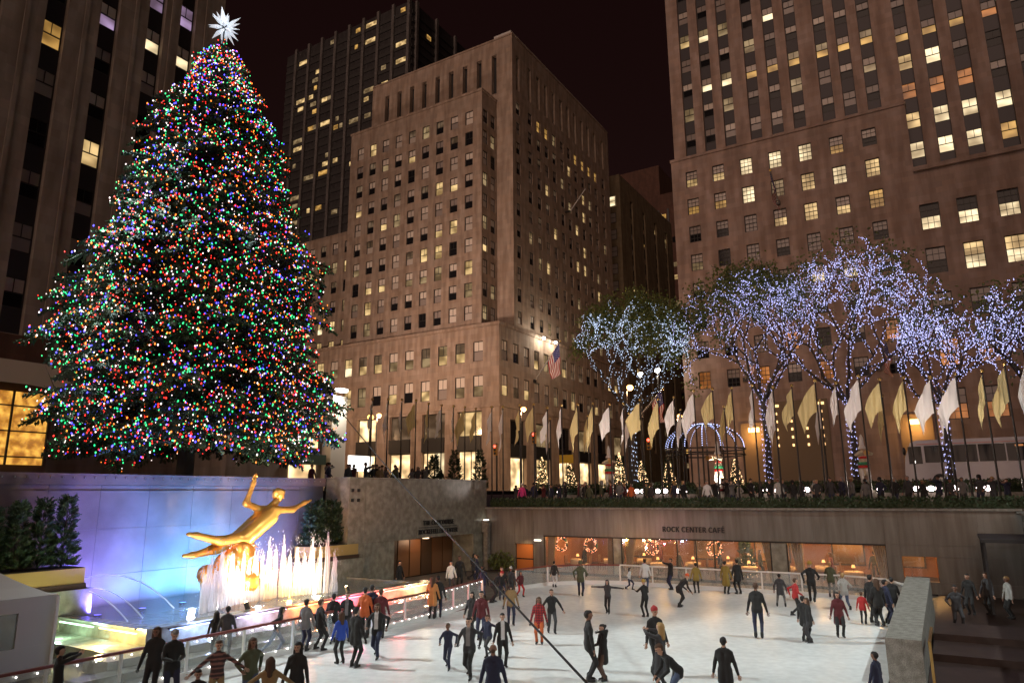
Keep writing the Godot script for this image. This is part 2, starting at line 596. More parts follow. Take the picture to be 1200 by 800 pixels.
	for lx in [-22.6, -19.8, -16.6, -13.6, -10.8, -7.4, -4.6, -1.6]:
		var l := thing("ceiling_lamp", "long warm ceiling lamp inside the café, %s from the orange door" % ordinal([-22.6, -19.8, -16.6, -13.6, -10.8, -7.4, -4.6, -1.6].find(lx)), "lamp", Vector3(lx, 2.86, -46.9), "ceiling lamps in the café")
		bx("lamp_housing", l, Vector3(0, 0.06, 0), Vector3(1.3, 0.06, 0.3), M.frame_dark)
		bx("lamp_diffuser", l, Vector3(0, 0.0, 0), Vector3(1.2, 0.06, 0.25), glow_mat("cafe_lamp", warm, 4.0))
		omni(l, Vector3(0, -0.25, 0), warm, 8.5, 0.3)
	for i in 4:
		var wx: float = [-24.0, -21.7, -17.3, -13.1][i]
		wreath(Vector3(wx, 1.75, -46.2), 0.42, "round wreath of reddish bulbs inside the café, " + ["nearest the orange door", "second from the orange door", "right of the first green pier", "in the middle of the glass front"][i])
	# curtains
	for cx in [-24.0, -19.5, -18.2, -9.6, -8.0, -3.7]:
		var c := begin()
		var pts := []
		for k in 13:
			pts.append(Vector3(-0.36 + k * 0.06, 0, (0.05 if k % 2 else -0.05)))
		for k in 12:
			quad(c, pts[k] + Vector3(0, 2.35, 0), pts[k + 1] + Vector3(0, 2.35, 0), pts[k + 1] * Vector3(0.55, 1, 1) + Vector3(signf(cx + 14) * 0.2, 0.1, 0), pts[k] * Vector3(0.55, 1, 1) + Vector3(signf(cx + 14) * 0.2, 0.1, 0))
		var cu := commit(c, "curtain", mat("curtain_cloth", lin(0.34, 0.22, 0.10), 0.8), self, Vector3(cx, 0, -44.8))
		tag(cu, "tan curtain hanging inside the café glass, " + {-24.0: "beside the leftmost wreath", -19.5: "left of the first green pier", -18.2: "right of the first green pier", -9.6: "left of the second green pier", -8.0: "right of the second green pier", -3.7: "at the far right end"}[cx], "curtain", "curtains in the café")
	# tables with cloths and small lamps, chairs
	for i in 11:
		var tx := -22.8 + i * 1.95
		var tz := -46.3 - (i % 3) * 1.3
		var tb := thing("cafe_table", "small round café table with cloth, %s from the orange door" % ordinal(i), "table", Vector3(tx, 0, tz), "tables in the café")
		var s2 := begin()
		lathe(s2, [Vector2(0.001, 0.76), Vector2(0.5, 0.76), Vector2(0.52, 0.72), Vector2(0.5, 0.45), Vector2(0.48, 0.45)], 14)
		commit(s2, "tablecloth", mat("table_cloth", lin(0.55, 0.42, 0.3), 0.8), tb)
		s2 = begin()
		lathe(s2, [Vector2(0.22, 0.0), Vector2(0.2, 0.03), Vector2(0.04, 0.06), Vector2(0.04, 0.7)], 10)
		commit(s2, "pedestal", M.frame_dark, tb)
		var lp := thing("table_lamp", "little lamp with glowing shade on the %s café table from the orange door" % ordinal(i), "lamp", Vector3(tx, 0.76, tz), "table lamps in the café")
		s2 = begin()
		lathe(s2, [Vector2(0.06, 0.0), Vector2(0.015, 0.02), Vector2(0.012, 0.22)], 8)
		commit(s2, "stem", M.frame_bronze, lp)
		s2 = begin()
		lathe(s2, [Vector2(0.11, 0.2), Vector2(0.07, 0.36)], 10)
		commit(s2, "lamp_shade", glow_mat("shade_glow", lin(1.0, 0.45, 0.12), 2.2), lp)
		for k in 2:
			var ch := thing("cafe_chair", "dark wooden chair %s the %s café table from the orange door" % [["left of", "right of"][k], ordinal(i)], "chair", Vector3(tx + (k * 2 - 1) * 0.72, 0, tz), "chairs in the café", PI / 2 * (1 - k * 2))
			bx("seat", ch, Vector3(0, 0.45, 0), Vector3(0.42, 0.06, 0.42), M.wood)
			bx("backrest", ch, Vector3(0, 0.75, -0.2), Vector3(0.42, 0.5, 0.05), M.wood)
			for q in 4:
				bx("leg", ch, Vector3(-0.18 + 0.36 * (q % 2), 0.21, -0.18 + 0.36 * (q / 2)), Vector3(0.04, 0.42, 0.04), M.wood_dark)
	# a fir with lights in the middle of the café and screens against the back wall
	var xt := conifer_thing("indoor_fir", "dark fir with warm bulbs standing inside the café", Vector3(-11.6, 0, -47.5), 2.5, 0.75, 70)
	bulbs_on_cone(xt, 2.5, 0.75, 90, "bulb_warm", 0.018)
	for b in [[-20.6, 1.5], [-15.6, 1.6], [-11.0, 2.2], [-6.2, 1.8], [-2.6, 1.4]]:
		var sc := thing("wall_niche", "amber lit wall panel at the back of the café, " + {-20.6: "behind the first wreaths", -15.6: "behind the third wreath", -11.0: "behind the indoor fir", -6.2: "right of the second green pier", -2.6: "seen in the small window"}[b[0]], "wall panel", Vector3(b[0], 1.3, -52.75), "lit panels in the café")
		bx("panel_frame", sc, Vector3.ZERO, Vector3(b[1] + 0.2, 1.6, 0.06), M.wood_dark)
		bx("panel_light", sc, Vector3(0, 0, 0.05), Vector3(b[1], 1.4, 0.04), M.lit_orange)

func wreath(at: Vector3, r: float, label: String) -> void:
	var t := thing("wreath", label, "wreath", at, "wreaths in the café")
	var st := begin()
	var pts := []
	var rad := []
	for k in 25:
		var a := TAU * k / 24
		pts.append(Vector3(cos(a) * r, sin(a) * r, 0))
		rad.append(0.085 + 0.02 * sin(k * 5.0))
	tube(st, pts, rad, 7, false)
	commit(st, "greenery", M.needle, t)
	var places := []
	for k in 60:
		var a := rng.randf() * TAU
		var q := rng.randf() * PI
		places.append(Transform3D(Basis.from_scale(Vector3.ONE * 0.03), Vector3(cos(a) * (r + cos(q) * 0.09), sin(a) * (r + cos(q) * 0.09), sin(q) * 0.09)))
	copies("bulb_string", bulb_mesh(), glow_mat("bulb_red", lin(1.0, 0.30, 0.14), 4.0), places, t)

func bulb_mesh() -> ArrayMesh:
	if not M.has("_bulb"):
		var st := begin()
		ball(st, Vector3.ZERO, Vector3.ONE, 5, 3)
		M["_bulb"] = mesh_of(st, null)
	return M["_bulb"]

func build_concourse() -> void:
	# the green stone block over the brown door front, facing east
	var t := thing("concourse_block", "tall green granite block with a wide dark opening beside the fountain", "wall", Vector3(-29.0, 0, -37.0))
	var z0 := 7.0   # south end (z -30) to north end (z -44.1)
	var z1 := -7.1
	var bk: Material = M.granite_green
	bx("wall_backing", t, Vector3(-0.95, 4.35, (z0 + z1) / 2), Vector3(1.8, 3.6, z0 - z1 - 0.06), bk)
	bx("wall_backing", t, Vector3(-0.95, 1.27, (z0 + 3.0) / 2), Vector3(1.8, 2.54, z0 - 3.0 - 0.06), bk)
	bx("wall_backing", t, Vector3(-0.95, 1.27, (z1 - 5.4) / 2), Vector3(1.8, 2.54, 1.6), bk)
	# panels along -z: u = forward (north)
	panels(t, Vector3(-0.05, 0, z0), Vector3.FORWARD, Vector3.RIGHT, [0.0, 1.35, 4.0, 6.1, 8.2, 10.3, 12.4, 14.1], [0.0, 2.54, 4.35, 6.16], 0.06, M.granite_green, [[4.0, 12.4, -1, 2.54]])
	bx("coping", t, Vector3(-0.9, 6.2, (z0 + z1) / 2), Vector3(1.95, 0.08, z0 - z1 + 0.1), M.granite_green)
	for v in 2:
		for w in 2:
			bx("vent", t, Vector3(0.03, 5.5 - v * 0.55, 6.75 - w * 0.5), Vector3(0.05, 0.18, 0.2), M.black)
	# opening: recess, doors, soffit
	bx("recess_wall", t, Vector3(-1.9, 1.25, -1.2), Vector3(0.1, 2.5, 8.4), M.wood_dark)
	for k in 7:
		var dz := 2.4 - k * 1.2
		bx("door_leaf", t, Vector3(-1.8, 1.2, dz), Vector3(0.07, 2.3, 1.1), M.wood if k % 3 != 1 else M.wood_dark)
	var tm := TextMesh.new()
	var f := SystemFont.new()
	f.font_names = PackedStringArray(["Droid Sans"])
	f.font_weight = 700
	for s in [["THE CONCOURSE", 3.46, 3.0], ["ROCKEFELLER CENTER", 2.92, 4.1]]:
		tm = TextMesh.new()
		tm.text = s[0]
		tm.font = f
		tm.font_size = 40
		tm.pixel_size = 0.0102 if s[1] > 3.2 else 0.0100
		tm.depth = 0.05
		var o := inst(tm, "lettering", t, Transform3D(Basis(Vector3.UP, PI / 2), Vector3(0.045, s[1], -1.35)), M.black)
		o.set_meta("label", "dark raised capital letters on the green granite block")
	bx("lettering_rule", t, Vector3(0.03, 3.19, -1.35), Vector3(0.04, 0.04, 4.1), M.black)
	omni(t, Vector3(-0.9, 2.2, -1.2), lin(1.0, 0.6, 0.35), 1.1, 0.2)
	bx("recess_lamp", t, Vector3(-0.9, 2.44, -1.2), Vector3(0.3, 0.06, 0.3), glow_mat("recess_lamp_glow", lin(1, 0.7, 0.4), 3.0))
	# small pale box on a post at the corner of the block
	var c := thing("security_camera", "small pale box on a post at the corner of the green granite block", "camera", Vector3(-28.7, 0, -43.7))
	bx("post", c, Vector3(0, 1.3, 0), Vector3(0.35, 2.6, 0.35), M.concrete)
	bx("housing", c, Vector3(0, 3.0, 0.1), Vector3(0.5, 0.8, 0.4), M.concrete)
	bx("lamp_cap", c, Vector3(0, 3.44, 0.1), Vector3(0.3, 0.08, 0.3), M.lamp_small)
	# shrub in front of the wall corner
	leafy_bush("planter_shrub", "green leafy shrub standing at the wall left of the orange door", Vector3(-27.2, 0.0, -43.2), Vector3(1.1, 1.25, 0.5), 500, "leaf_green")

func build_fountain_wall() -> void:
	var t := thing("fountain_wall", "polished reddish granite wall behind the golden statue", "wall", Vector3(-31.0, 0, -21.5))
	bx("wall_backing", t, Vector3(-0.35, 3.05, 0), Vector3(0.5, 6.1, 17.0), M.granite_red)
	panels(t, Vector3(-0.1, 0, 8.5), Vector3.FORWARD, Vector3.RIGHT, [0.0, 2.1, 4.2, 6.4, 8.6, 10.8, 13.0, 15.2, 17.0], [0.0, 2.0, 3.9, 5.72], 0.06, M.granite_red, [])
	bx("coping", t, Vector3(-0.2, 5.96, 0), Vector3(0.62, 0.46, 17.04), M.granite_red)
	for k in 38:
		bx("stud", t, Vector3(0.12, 6.02, 8.2 - k * 0.44), Vector3(0.03, 0.07, 0.05), mat("stud_metal", lin(0.5, 0.5, 0.52), 0.3, 0.9))
	# wall running on to the left behind the tent
	var w := thing("side_wall", "dark granite side wall behind the white tent", "wall", Vector3(-31.0, 0, -6.0))
	bx("wall_face", w, Vector3(-0.3, 3.1, -1.4), Vector3(0.6, 6.2, 11.2), M.granite_red)

func build_parapet_and_east() -> void:
	var t := thing("concrete_parapet", "sloping concrete parapet at the right edge of the ice", "wall", Vector3(0, 0, 0))
	var st := begin()
	var a := [Vector3(-2.05, 0, -23.5), Vector3(-1.15, 0, -23.5), Vector3(-1.15, 0, -36), Vector3(-2.05, 0, -36)]
	var h := [1.2, 1.2, 1.62, 1.62]
	var b := []
	for i in 4:
		b.append(Vector3(a[i].x, h[i], a[i].z))
	for i in 4:
		var j := (i + 1) % 4
		quad(st, a[i], b[i], b[j], a[j])
	quad(st, b[0], b[3], b[2], b[1])
	commit(st, "wall_face", M.concrete, t)
	bx("handrail_post", t, Vector3(-0.95, 0.55, -23.3), Vector3(0.07, 1.3, 0.07), mat("brass", lin(0.6, 0.42, 0.16), 0.3, 1.0))
	bx("handrail", t, Vector3(-0.95, 1.2, -24.5), Vector3(0.07, 0.07, 2.5), M.brass)
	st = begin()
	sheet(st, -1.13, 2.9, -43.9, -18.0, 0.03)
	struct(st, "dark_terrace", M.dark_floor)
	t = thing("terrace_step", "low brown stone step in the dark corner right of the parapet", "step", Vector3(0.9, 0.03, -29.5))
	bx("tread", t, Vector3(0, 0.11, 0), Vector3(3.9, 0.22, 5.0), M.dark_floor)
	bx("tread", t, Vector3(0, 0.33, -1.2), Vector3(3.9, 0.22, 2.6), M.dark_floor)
	t = thing("east_wall", "dark reddish retaining wall at the right end of the plaza", "wall", Vector3(2.9, 0, -23.5))
	bx("wall_face", t, Vector3(0.2, 2.05, 0), Vector3(0.4, 4.1, 41.0), M.granite_red)
	bx("coping", t, Vector3(0.15, 4.16, 0), Vector3(0.7, 0.12, 41.0), M.concrete)
	t = thing("stair_canopy", "dark sloping canopy against the right end wall", "canopy", Vector3(1.9, 0, -40.0))
	bx("canopy_roof", t, Vector3(0, 3.1, 0), Vector3(2.0, 0.15, 5.0), M.black)
	for k in 3:
		bx("post", t, Vector3(-0.9, 1.55, -2.2 + k * 2.2), Vector3(0.1, 3.0, 0.1), M.black)

# ---------------------------------------------------------------- buildings
# wall with real openings: us, vs are sorted break lines, hole(i, j) says which cells are open; o lower left corner seen from outside
func holed_wall(st: SurfaceTool, o: Vector3, u: Vector3, n: Vector3, us: Array, vs: Array, holes: Dictionary, depth: float) -> void:
	var up := Vector3.UP
	for j in vs.size() - 1:
		var run := -1
		for i in us.size():
			var open: bool = i == us.size() - 1 or holes.has(Vector2i(i, j))
			if not open and run < 0:
				run = i
			if open and run >= 0:
				quad(st, o + u * us[run] + up * vs[j], o + u * us[run] + up * vs[j + 1], o + u * us[i] + up * vs[j + 1], o + u * us[i] + up * vs[j])
				run = -1
	for c in holes:
		var a: Vector3 = o + u * us[c.x] + up * vs[c.y]
		var b: Vector3 = o + u * us[c.x + 1] + up * vs[c.y]
		var d: Vector3 = o + u * us[c.x + 1] + up * vs[c.y + 1]
		var e: Vector3 = o + u * us[c.x] + up * vs[c.y + 1]
		var k := -n * depth
		quad(st, a, a + k, e + k, e)
		quad(st, b, d, d + k, b + k)
		quad(st, e, e + k, d + k, d)
		quad(st, a, b, b + k, a + k)

func facing(n: Vector3) -> Basis:
	return Basis(Vector3.UP.cross(n), Vector3.UP, n)

# sash window: frame mesh with bars; children are its panes and its sill
func window_mesh(w: float, h: float, kind: String) -> ArrayMesh:
	var key := "%s_%.2f_%.2f" % [kind, w, h]
	if win_mesh.has(key):
		return win_mesh[key]
	var st := begin()
	var f := 0.09
	box(st, Vector3(-w / 2 + f / 2, 0, 0.05), Vector3(f, h, 0.1))
	box(st, Vector3(w / 2 - f / 2, 0, 0.05), Vector3(f, h, 0.1))
	box(st, Vector3(0, h / 2 - f / 2, 0.05), Vector3(w - 2 * f, f, 0.1))
	box(st, Vector3(0, -h / 2 + f / 2, 0.05), Vector3(w - 2 * f, f, 0.1))
	box(st, Vector3(0, 0, 0.055), Vector3(w - 2 * f, 0.08, 0.09))
	if kind == "grid":
		for s in [-1, 1]:
			box(st, Vector3(s * (w - 2 * f) / 6, 0, 0.04), Vector3(0.05, h - 2 * f, 0.05))
		for s in [-1, 1]:
			box(st, Vector3(0, s * h / 4, 0.042), Vector3(w - 2 * f, 0.045, 0.05))
	elif kind == "sash":
		box(st, Vector3(0, h / 4, 0.04), Vector3(0.05, h / 2 - f, 0.05))
	win_mesh[key] = mesh_of(st, null)
	return win_mesh[key]

func window(parent: Node, at: Vector3, n: Vector3, w: float, h: float, kind: String, upper: Material, lower: Material, sill: Material = null) -> void:
	var o := MeshInstance3D.new()
	o.mesh = window_mesh(w, h, kind)
	o.material_override = M.frame_dark
	o.transform = Transform3D(facing(n), at)
	put(o, "window", parent)
	var split := 0.0
	var hu := h / 2 - split
	bx("pane", o, Vector3(0, split + hu / 2, 0.0), Vector3(w, hu, 0.03), upper)
	bx("pane", o, Vector3(0, split - (h - hu) / 2, 0.002), Vector3(w, h - hu, 0.03), lower)
	if sill:
		bx("sill", o, Vector3(0, -h / 2 - 0.06, 0.2), Vector3(w + 0.1, 0.12, 0.5), sill)

func pick(weights: Array) -> Material:
	var total := 0.0
	for w in weights:
		total += w[1]
	var x := rng.randf() * total
	for w in weights:
		x -= w[1]
		if x <= 0.0:
			return M[w[0]]
	return M[weights[0][0]]

# a grid of windows with the wall round them. cx: window centres along u, cy: list of [centre, height]
func window_wall(parent: Node, called: String, m: Material, o: Vector3, u: Vector3, n: Vector3, length: float, y0: float, y1: float, cx: Array, w: float, cy: Array, kind: String, chooser: Callable, depth := 0.3, sills := false) -> void:
	var us := [0.0]
	for c in cx:
		us.append(c - w / 2)
		us.append(c + w / 2)
	us.append(length)
	var vs := [y0]
	var rows := cy.duplicate()
	rows.sort_custom(func(a, b): return a[0] < b[0])
	for r in rows:
		vs.append(r[0] - r[1] / 2)
		vs.append(r[0] + r[1] / 2)
	vs.append(y1)
	var holes := {}
	for i in cx.size():
		for j in rows.size():
			holes[Vector2i(1 + 2 * i, 1 + 2 * j)] = true
	var st := begin()
	var base := Vector3(o.x, 0, o.z)
	holed_wall(st, base, u, n, us, vs, holes, depth)
	commit(st, called, m, parent)
	for i in cx.size():
		for j in rows.size():
			var pair: Array = chooser.call(i, rows.size() - 1 - j)
			window(parent, base + u * cx[i] + Vector3.UP * rows[j][0] - n * (depth - 0.06), n, w, rows[j][1], kind, pair[0], pair[1], m if sills else null)

func roof_slab(parent: Node, x0: float, x1: float, z0: float, z1: float, y: float, m: Material, called := "roof") -> void:
	bx(called, parent, Vector3((x0 + x1) / 2, y, (z0 + z1) / 2), Vector3(absf(x1 - x0), 0.3, absf(z1 - z0)), m)

func office_pair(i: int, j: int) -> Array:
	var x := rng.randf()
	if x < 0.07:
		return [M.lit_cream, M.lit_cream]
	if x < 0.16:
		return [M.blind_a, pick([["lit_cream", 2], ["lit_dim", 2]])]
	if x < 0.24:
		return [M.lit_dim, M.lit_dim]
	if x < 0.80:
		return [pick([["blind_a", 4], ["blind_b", 3], ["lit_soft", 2]]), pick([["glass_dark", 5], ["blind_b", 3], ["blind_c", 3], ["blind_a", 1]])]
	return [pick([["blind_c", 2], ["glass_dark", 1]]), M.glass_dark]

func office_pair_low(i: int, j: int) -> Array:
	if i > 7:
		return [M.lit_cream, M.lit_white] if rng.randf() < 0.75 else [M.blind_a, M.lit_dim]
	var x := rng.randf()
	if x < 0.55:
		return [pick([["lit_soft", 2], ["blind_a", 2], ["lit_dim", 1]]), pick([["lit_cream", 3], ["lit_dim", 2]])]
	return [pick([["blind_a", 2], ["blind_b", 1]]), pick([["glass_dark", 2], ["blind_c", 1], ["lit_soft", 1]])]

func east_pair(i: int, j: int) -> Array:
	if j == 0 and i in [2, 3, 7, 8, 9, 10]:
		return [M.lit_amber, M.lit_amber]
	var x := rng.randf()
	if x < 0.06:
		return [M.lit_cream, M.lit_cream]
	if x < 0.16 + 0.012 * j:
		return [M.lit_dim, M.lit_dim]
	return [pick([["blind_b", 3], ["blind_c", 3], ["lit_soft", 1]]), pick([["glass_dark", 2], ["blind_c", 3], ["blind_b", 1]])]

func build_office_block() -> void:
	var t := thing("office_block", "big brown limestone office block with setbacks in the centre of the view", "building", Vector3(0, 0, 0))
	var s: Material = M.limestone
	# base, south front: u runs east, so the lower left corner seen from outside is the west end
	var xw := -108.0
	var cols := []
	for k in 16:
		cols.append(-57.4 - 3.27 * (15 - k) - xw)
	window_wall(t, "base_wall", s, Vector3(xw, 0, -85), Vector3.RIGHT, Vector3.BACK, -53.7 - xw, 18.0, 29.6, cols, 1.75, [[26.0, 3.0], [20.8, 3.15]], "sash", func(i, j): return office_pair_low(15 - i, j))
	# shop storey with tall openings
	var us := [0.0]
	var holes := {}
	var cs := [-104.5, -99.0, -92.6, -85.8, -78.9, -72.0, -65.5, -58.9]
	for c in cs:
		us.append(c - 2.15 - xw)
		us.append(c + 2.15 - xw)
	us.append(-53.7 - xw)
	for k in cs.size():
		holes[Vector2i(1 + 2 * k, 0)] = true
	var st := begin()
	holed_wall(st, Vector3(xw, STREET, -85), Vector3.RIGHT, Vector3.BACK, us, [0.0, 11.7, 12.5], holes, 0.7)
	commit(st, "shop_wall", s, t)
	for k in cs.size():
		var sh := MeshInstance3D.new()
		sh.mesh = window_mesh(4.3, 11.7, "plain")
		sh.material_override = M.frame_bronze
		sh.position = Vector3(cs[k], STREET + 5.85, -85.62)
		put(sh, "shop_window", t)
		bx("pane", sh, Vector3(0, 4.0, 0.0), Vector3(4.3, 3.4, 0.03), [M.lit_soft, M.lit_cream, M.lit_shop, M.lit_soft][(k + 2) % 4])
		bx("awning", sh, Vector3(0, 1.2, 0.55), Vector3(4.2, 2.1, 0.5), M.black)
		bx("pane", sh, Vector3(-1.1, -2.9, 0.0), Vector3(2.1, 5.8, 0.03), M.lit_shop)
		bx("pane", sh, Vector3(1.1, -2.9, 0.0), Vector3(2.1, 5.8, 0.03), M.lit_shop if k % 3 else M.lit_white)
		bx("mullion", sh, Vector3(0, -2.9, 0.06), Vector3(0.12, 5.8, 0.1), M.frame_bronze)
	# base, east front: u runs north, lower left corner is the south end
	cols = []
	for k in 14:
		cols.append(1.6 + 3.2 * k)
	window_wall(t, "base_wall", s, Vector3(-53.7, 0, -85), Vector3.FORWARD, Vector3.RIGHT, 50.0, 18.0, 29.6, cols, 1.7, [[26.0, 3.0], [20.8, 3.15]], "sash", func(i, j): return office_pair_low(i % 8, j))
	us = [0.0]
	holes = {}
	for k in 6:
		us.append(3.0 + 7.6 * k)
		us.append(7.6 + 7.6 * k)
		holes[Vector2i(1 + 2 * k, 0)] = true
	us.append(50.0)
	st = begin()
	holed_wall(st, Vector3(-53.7, STREET, -85), Vector3.FORWARD, Vector3.RIGHT, us, [0.0, 10.5, 12.5], holes, 0.7)
	commit(st, "shop_wall", s, t)
	for k in 6:
		var sh := MeshInstance3D.new()
		sh.mesh = window_mesh(4.6, 10.5, "plain")
		sh.material_override = M.frame_bronze
		sh.transform = Transform3D(facing(Vector3.RIGHT), Vector3(-54.32, STREET + 5.25, -90.3 - 7.6 * k))
		put(sh, "shop_window", t)
		bx("pane", sh, Vector3(0, 3.4, 0.0), Vector3(4.6, 3.4, 0.03), M.glass_dark if k % 2 == 0 else M.lit_dim)
		bx("awning", sh, Vector3(0, 0.7, 0.45), Vector3(4.4, 1.9, 0.4), M.black)
		bx("pane", sh, Vector3(0, -2.8, 0.0), Vector3(4.6, 4.9, 0.03), M.lit_shop if k != 1 else M.lit_cream)
	# ledge on the base
	bx("ledge", t, Vector3((xw - 53.5) / 2, 29.85, -110), Vector3(-53.5 - xw, 0.5, 50.5), s)
	# protruding mass above the base
	cols = []
	for k in 9:
		cols.append(2.45 + 2.98 * k)
	var rows := []
	for k in 10:
		rows.append([65.6 - 3.67 * k, 2.35])
	window_wall(t, "tower_wall", s, Vector3(-86.6, 0, -86.5), Vector3.RIGHT, Vector3.BACK, 28.8, 30.1, 69.8, cols, 1.5, rows, "sash", office_pair)
	window_wall(t, "return_wall", s, Vector3(-57.8, 0, -86.5), Vector3.FORWARD, Vector3.RIGHT, 4.6, 30.1, 69.8, [1.05, 3.3], 1.35, rows, "sash", office_pair)
	st = begin()
	quad(st, Vector3(-86.6, 30.1, -91), Vector3(-86.6, 69.8, -91), Vector3(-86.6, 69.8, -86.5), Vector3(-86.6, 30.1, -86.5))
	commit(st, "return_wall", s, t)
	bx("ledge", t, Vector3(-72.2, 70.0, -88.7), Vector3(29.1, 0.4, 4.7), s)
	# main slab with the tall slots at the top
	us = [0.0]
	holes = {}
	var sx := [-82.3, -79.3, -76.3, -73.4, -70.4, -67.4, -64.4, -61.4, -58.3]
	for k in 9:
		us.append(sx[k] - 0.5 + 86.0)
		us.append(sx[k] + 0.5 + 86.0)
		holes[Vector2i(1 + 2 * k, 1)] = true
	us.append(31.3)
	st = begin()
	holed_wall(st, Vector3(-86.0, 0, -91), Vector3.RIGHT, Vector3.BACK, us, [30.1, 71.6, 79.0, 81.8], holes, 0.9)
	commit(st, "slab_wall", s, t)
	for k in 9:
		bx("louver", t, Vector3(sx[k], 75.3, -91.85), Vector3(1.0, 7.4, 0.1), M.black)
	cols = [1.8, 5.8, 8.9, 11.8, 14.7, 17.8, 20.7, 23.6, 26.7, 29.7, 32.8, 36.6]
	rows = []
	for k in 11:
		rows.append([68.6 - 3.62 * k, 2.2])
	window_wall(t, "slab_wall", s, Vector3(-54.7, 0, -91), Vector3.FORWARD, Vector3.RIGHT, 40.0, 30.1, 71.4, cols, 1.3, rows, "sash", east_pair)
	us = [0.0]
	holes = {}
	for k in 12:
		us.append(cols[k] - 0.55)
		us.append(cols[k] + 0.55)
		holes[Vector2i(1 + 2 * k, 1)] = true
	us.append(40.0)
	st = begin()
	holed_wall(st, Vector3(-54.7, 0, -91), Vector3.FORWARD, Vector3.RIGHT, us, [71.4, 72.0, 78.4, 81.8], holes, 0.9)
	commit(st, "slab_wall", s, t)
	for k in 12:
		bx("louver", t, Vector3(-55.55, 75.2, -91 - cols[k]), Vector3(0.1, 6.4, 1.1), M.black)
	roof_slab(t, -86.0, -54.6, -131, -90.9, 81.9, s)
	bx("roof_curb", t, Vector3(-56.6, 82.3, -110), Vector3(3.4, 0.5, 38), mat("lead_roof", lin(0.5, 0.47, 0.44), 0.6))
	# west wing, lower
	cols = []
	for k in 7:
		cols.append(1.6 + 2.98 * k)
	rows = []
	for k in 6:
		rows.append([49.3 - 3.67 * k, 2.2])
	window_wall(t, "wing_wall", s, Vector3(-107.5, 0, -88), Vector3.RIGHT, Vector3.BACK, 21.4, 30.1, 51.9, cols, 1.4, rows, "sash", func(i, j): return [M.lit_cream, M.lit_white] if j >= 4 and rng.randf() < 0.6 else office_pair(i, j))
	roof_slab(t, -107.5, -86.6, -120, -88, 52.0, s)
	st = begin()
	quad(st, Vector3(-54.7, 30, -131), Vector3(-54.7, 81.8, -131), Vector3(-86, 81.8, -131), Vector3(-86, 30, -131))
	quad(st, Vector3(-86, 30, -131), Vector3(-86, 81.8, -131), Vector3(-86, 81.8, -91), Vector3(-86, 30, -91))
	quad(st, Vector3(-53.7, 5.5, -135), Vector3(-53.7, 30, -135), Vector3(-108, 30, -135), Vector3(-108, 5.5, -135))
	quad(st, Vector3(-108, 5.5, -135), Vector3(-108, 52, -135), Vector3(-108, 52, -85), Vector3(-108, 5.5, -85))
	commit(st, "rear_wall", s, t)
	# string courses of the same stone above the shop storey
	bx("string_course", t, Vector3(-53.62, 17.75, -110), Vector3(0.3, 0.4, 50.4), s)
	bx("string_course", t, Vector3((xw - 53.6) / 2, 17.75, -84.92), Vector3(-53.6 - xw, 0.4, 0.3), s)
	bx("flagpole_bracket", t, Vector3(-54.3, 56.0, -109.6), Vector3(1.2, 0.3, 0.3), M.pole_metal)
	st = begin()
	tube(st, [Vector3(-53.6, 56.0, -109.6), Vector3(-50.5, 59.6, -109.6)], [0.13, 0.09], 6)
	commit(st, "bare_flagpole", mat("pale_metal", lin(0.4, 0.38, 0.36), 0.4, 0.5), t)
	# two floodlights on the base ledge over the flag
	for k in 2:
		var fz: float = [-97.0, -101.0][k]
		var fl := thing("ledge_floodlight", "bright floodlight on the ledge of the office block, " + ["nearer the corner", "farther along the street side"][k], "floodlight", Vector3(-52.9, 29.2, fz), "floodlights over the hanging flag")
		bx("bracket", fl, Vector3(-0.4, 0.3, 0), Vector3(0.8, 0.1, 0.1), M.pole_metal)
		var sb := begin()
		ball(sb, Vector3(0.1, 0.45, 0), Vector3(0.26, 0.22, 0.26), 10, 6)
		commit(sb, "lamp_globe", glow_mat("flood_globe", lin(1.0, 0.95, 0.86), 30.0), fl)
		omni(fl, Vector3(0.6, 0.2, 0), lin(1.0, 0.86, 0.66), 16.0, 0.3)

func strip_floor(parent: Node, at: Vector3, n: Vector3, w: float, floor_h: float, upper: Material, lower: Material, sp: Material) -> void:
	var wh := floor_h * 0.54
	window(parent, at + Vector3.UP * (floor_h - wh / 2), n, w, wh, "sash", upper, lower)
	bx("spandrel", parent, at + Vector3.UP * ((floor_h - wh) / 2) + n * 0.02, Vector3(w if absf(n.z) > 0.5 else 0.12, floor_h - wh, 0.12 if absf(n.z) > 0.5 else w), sp)

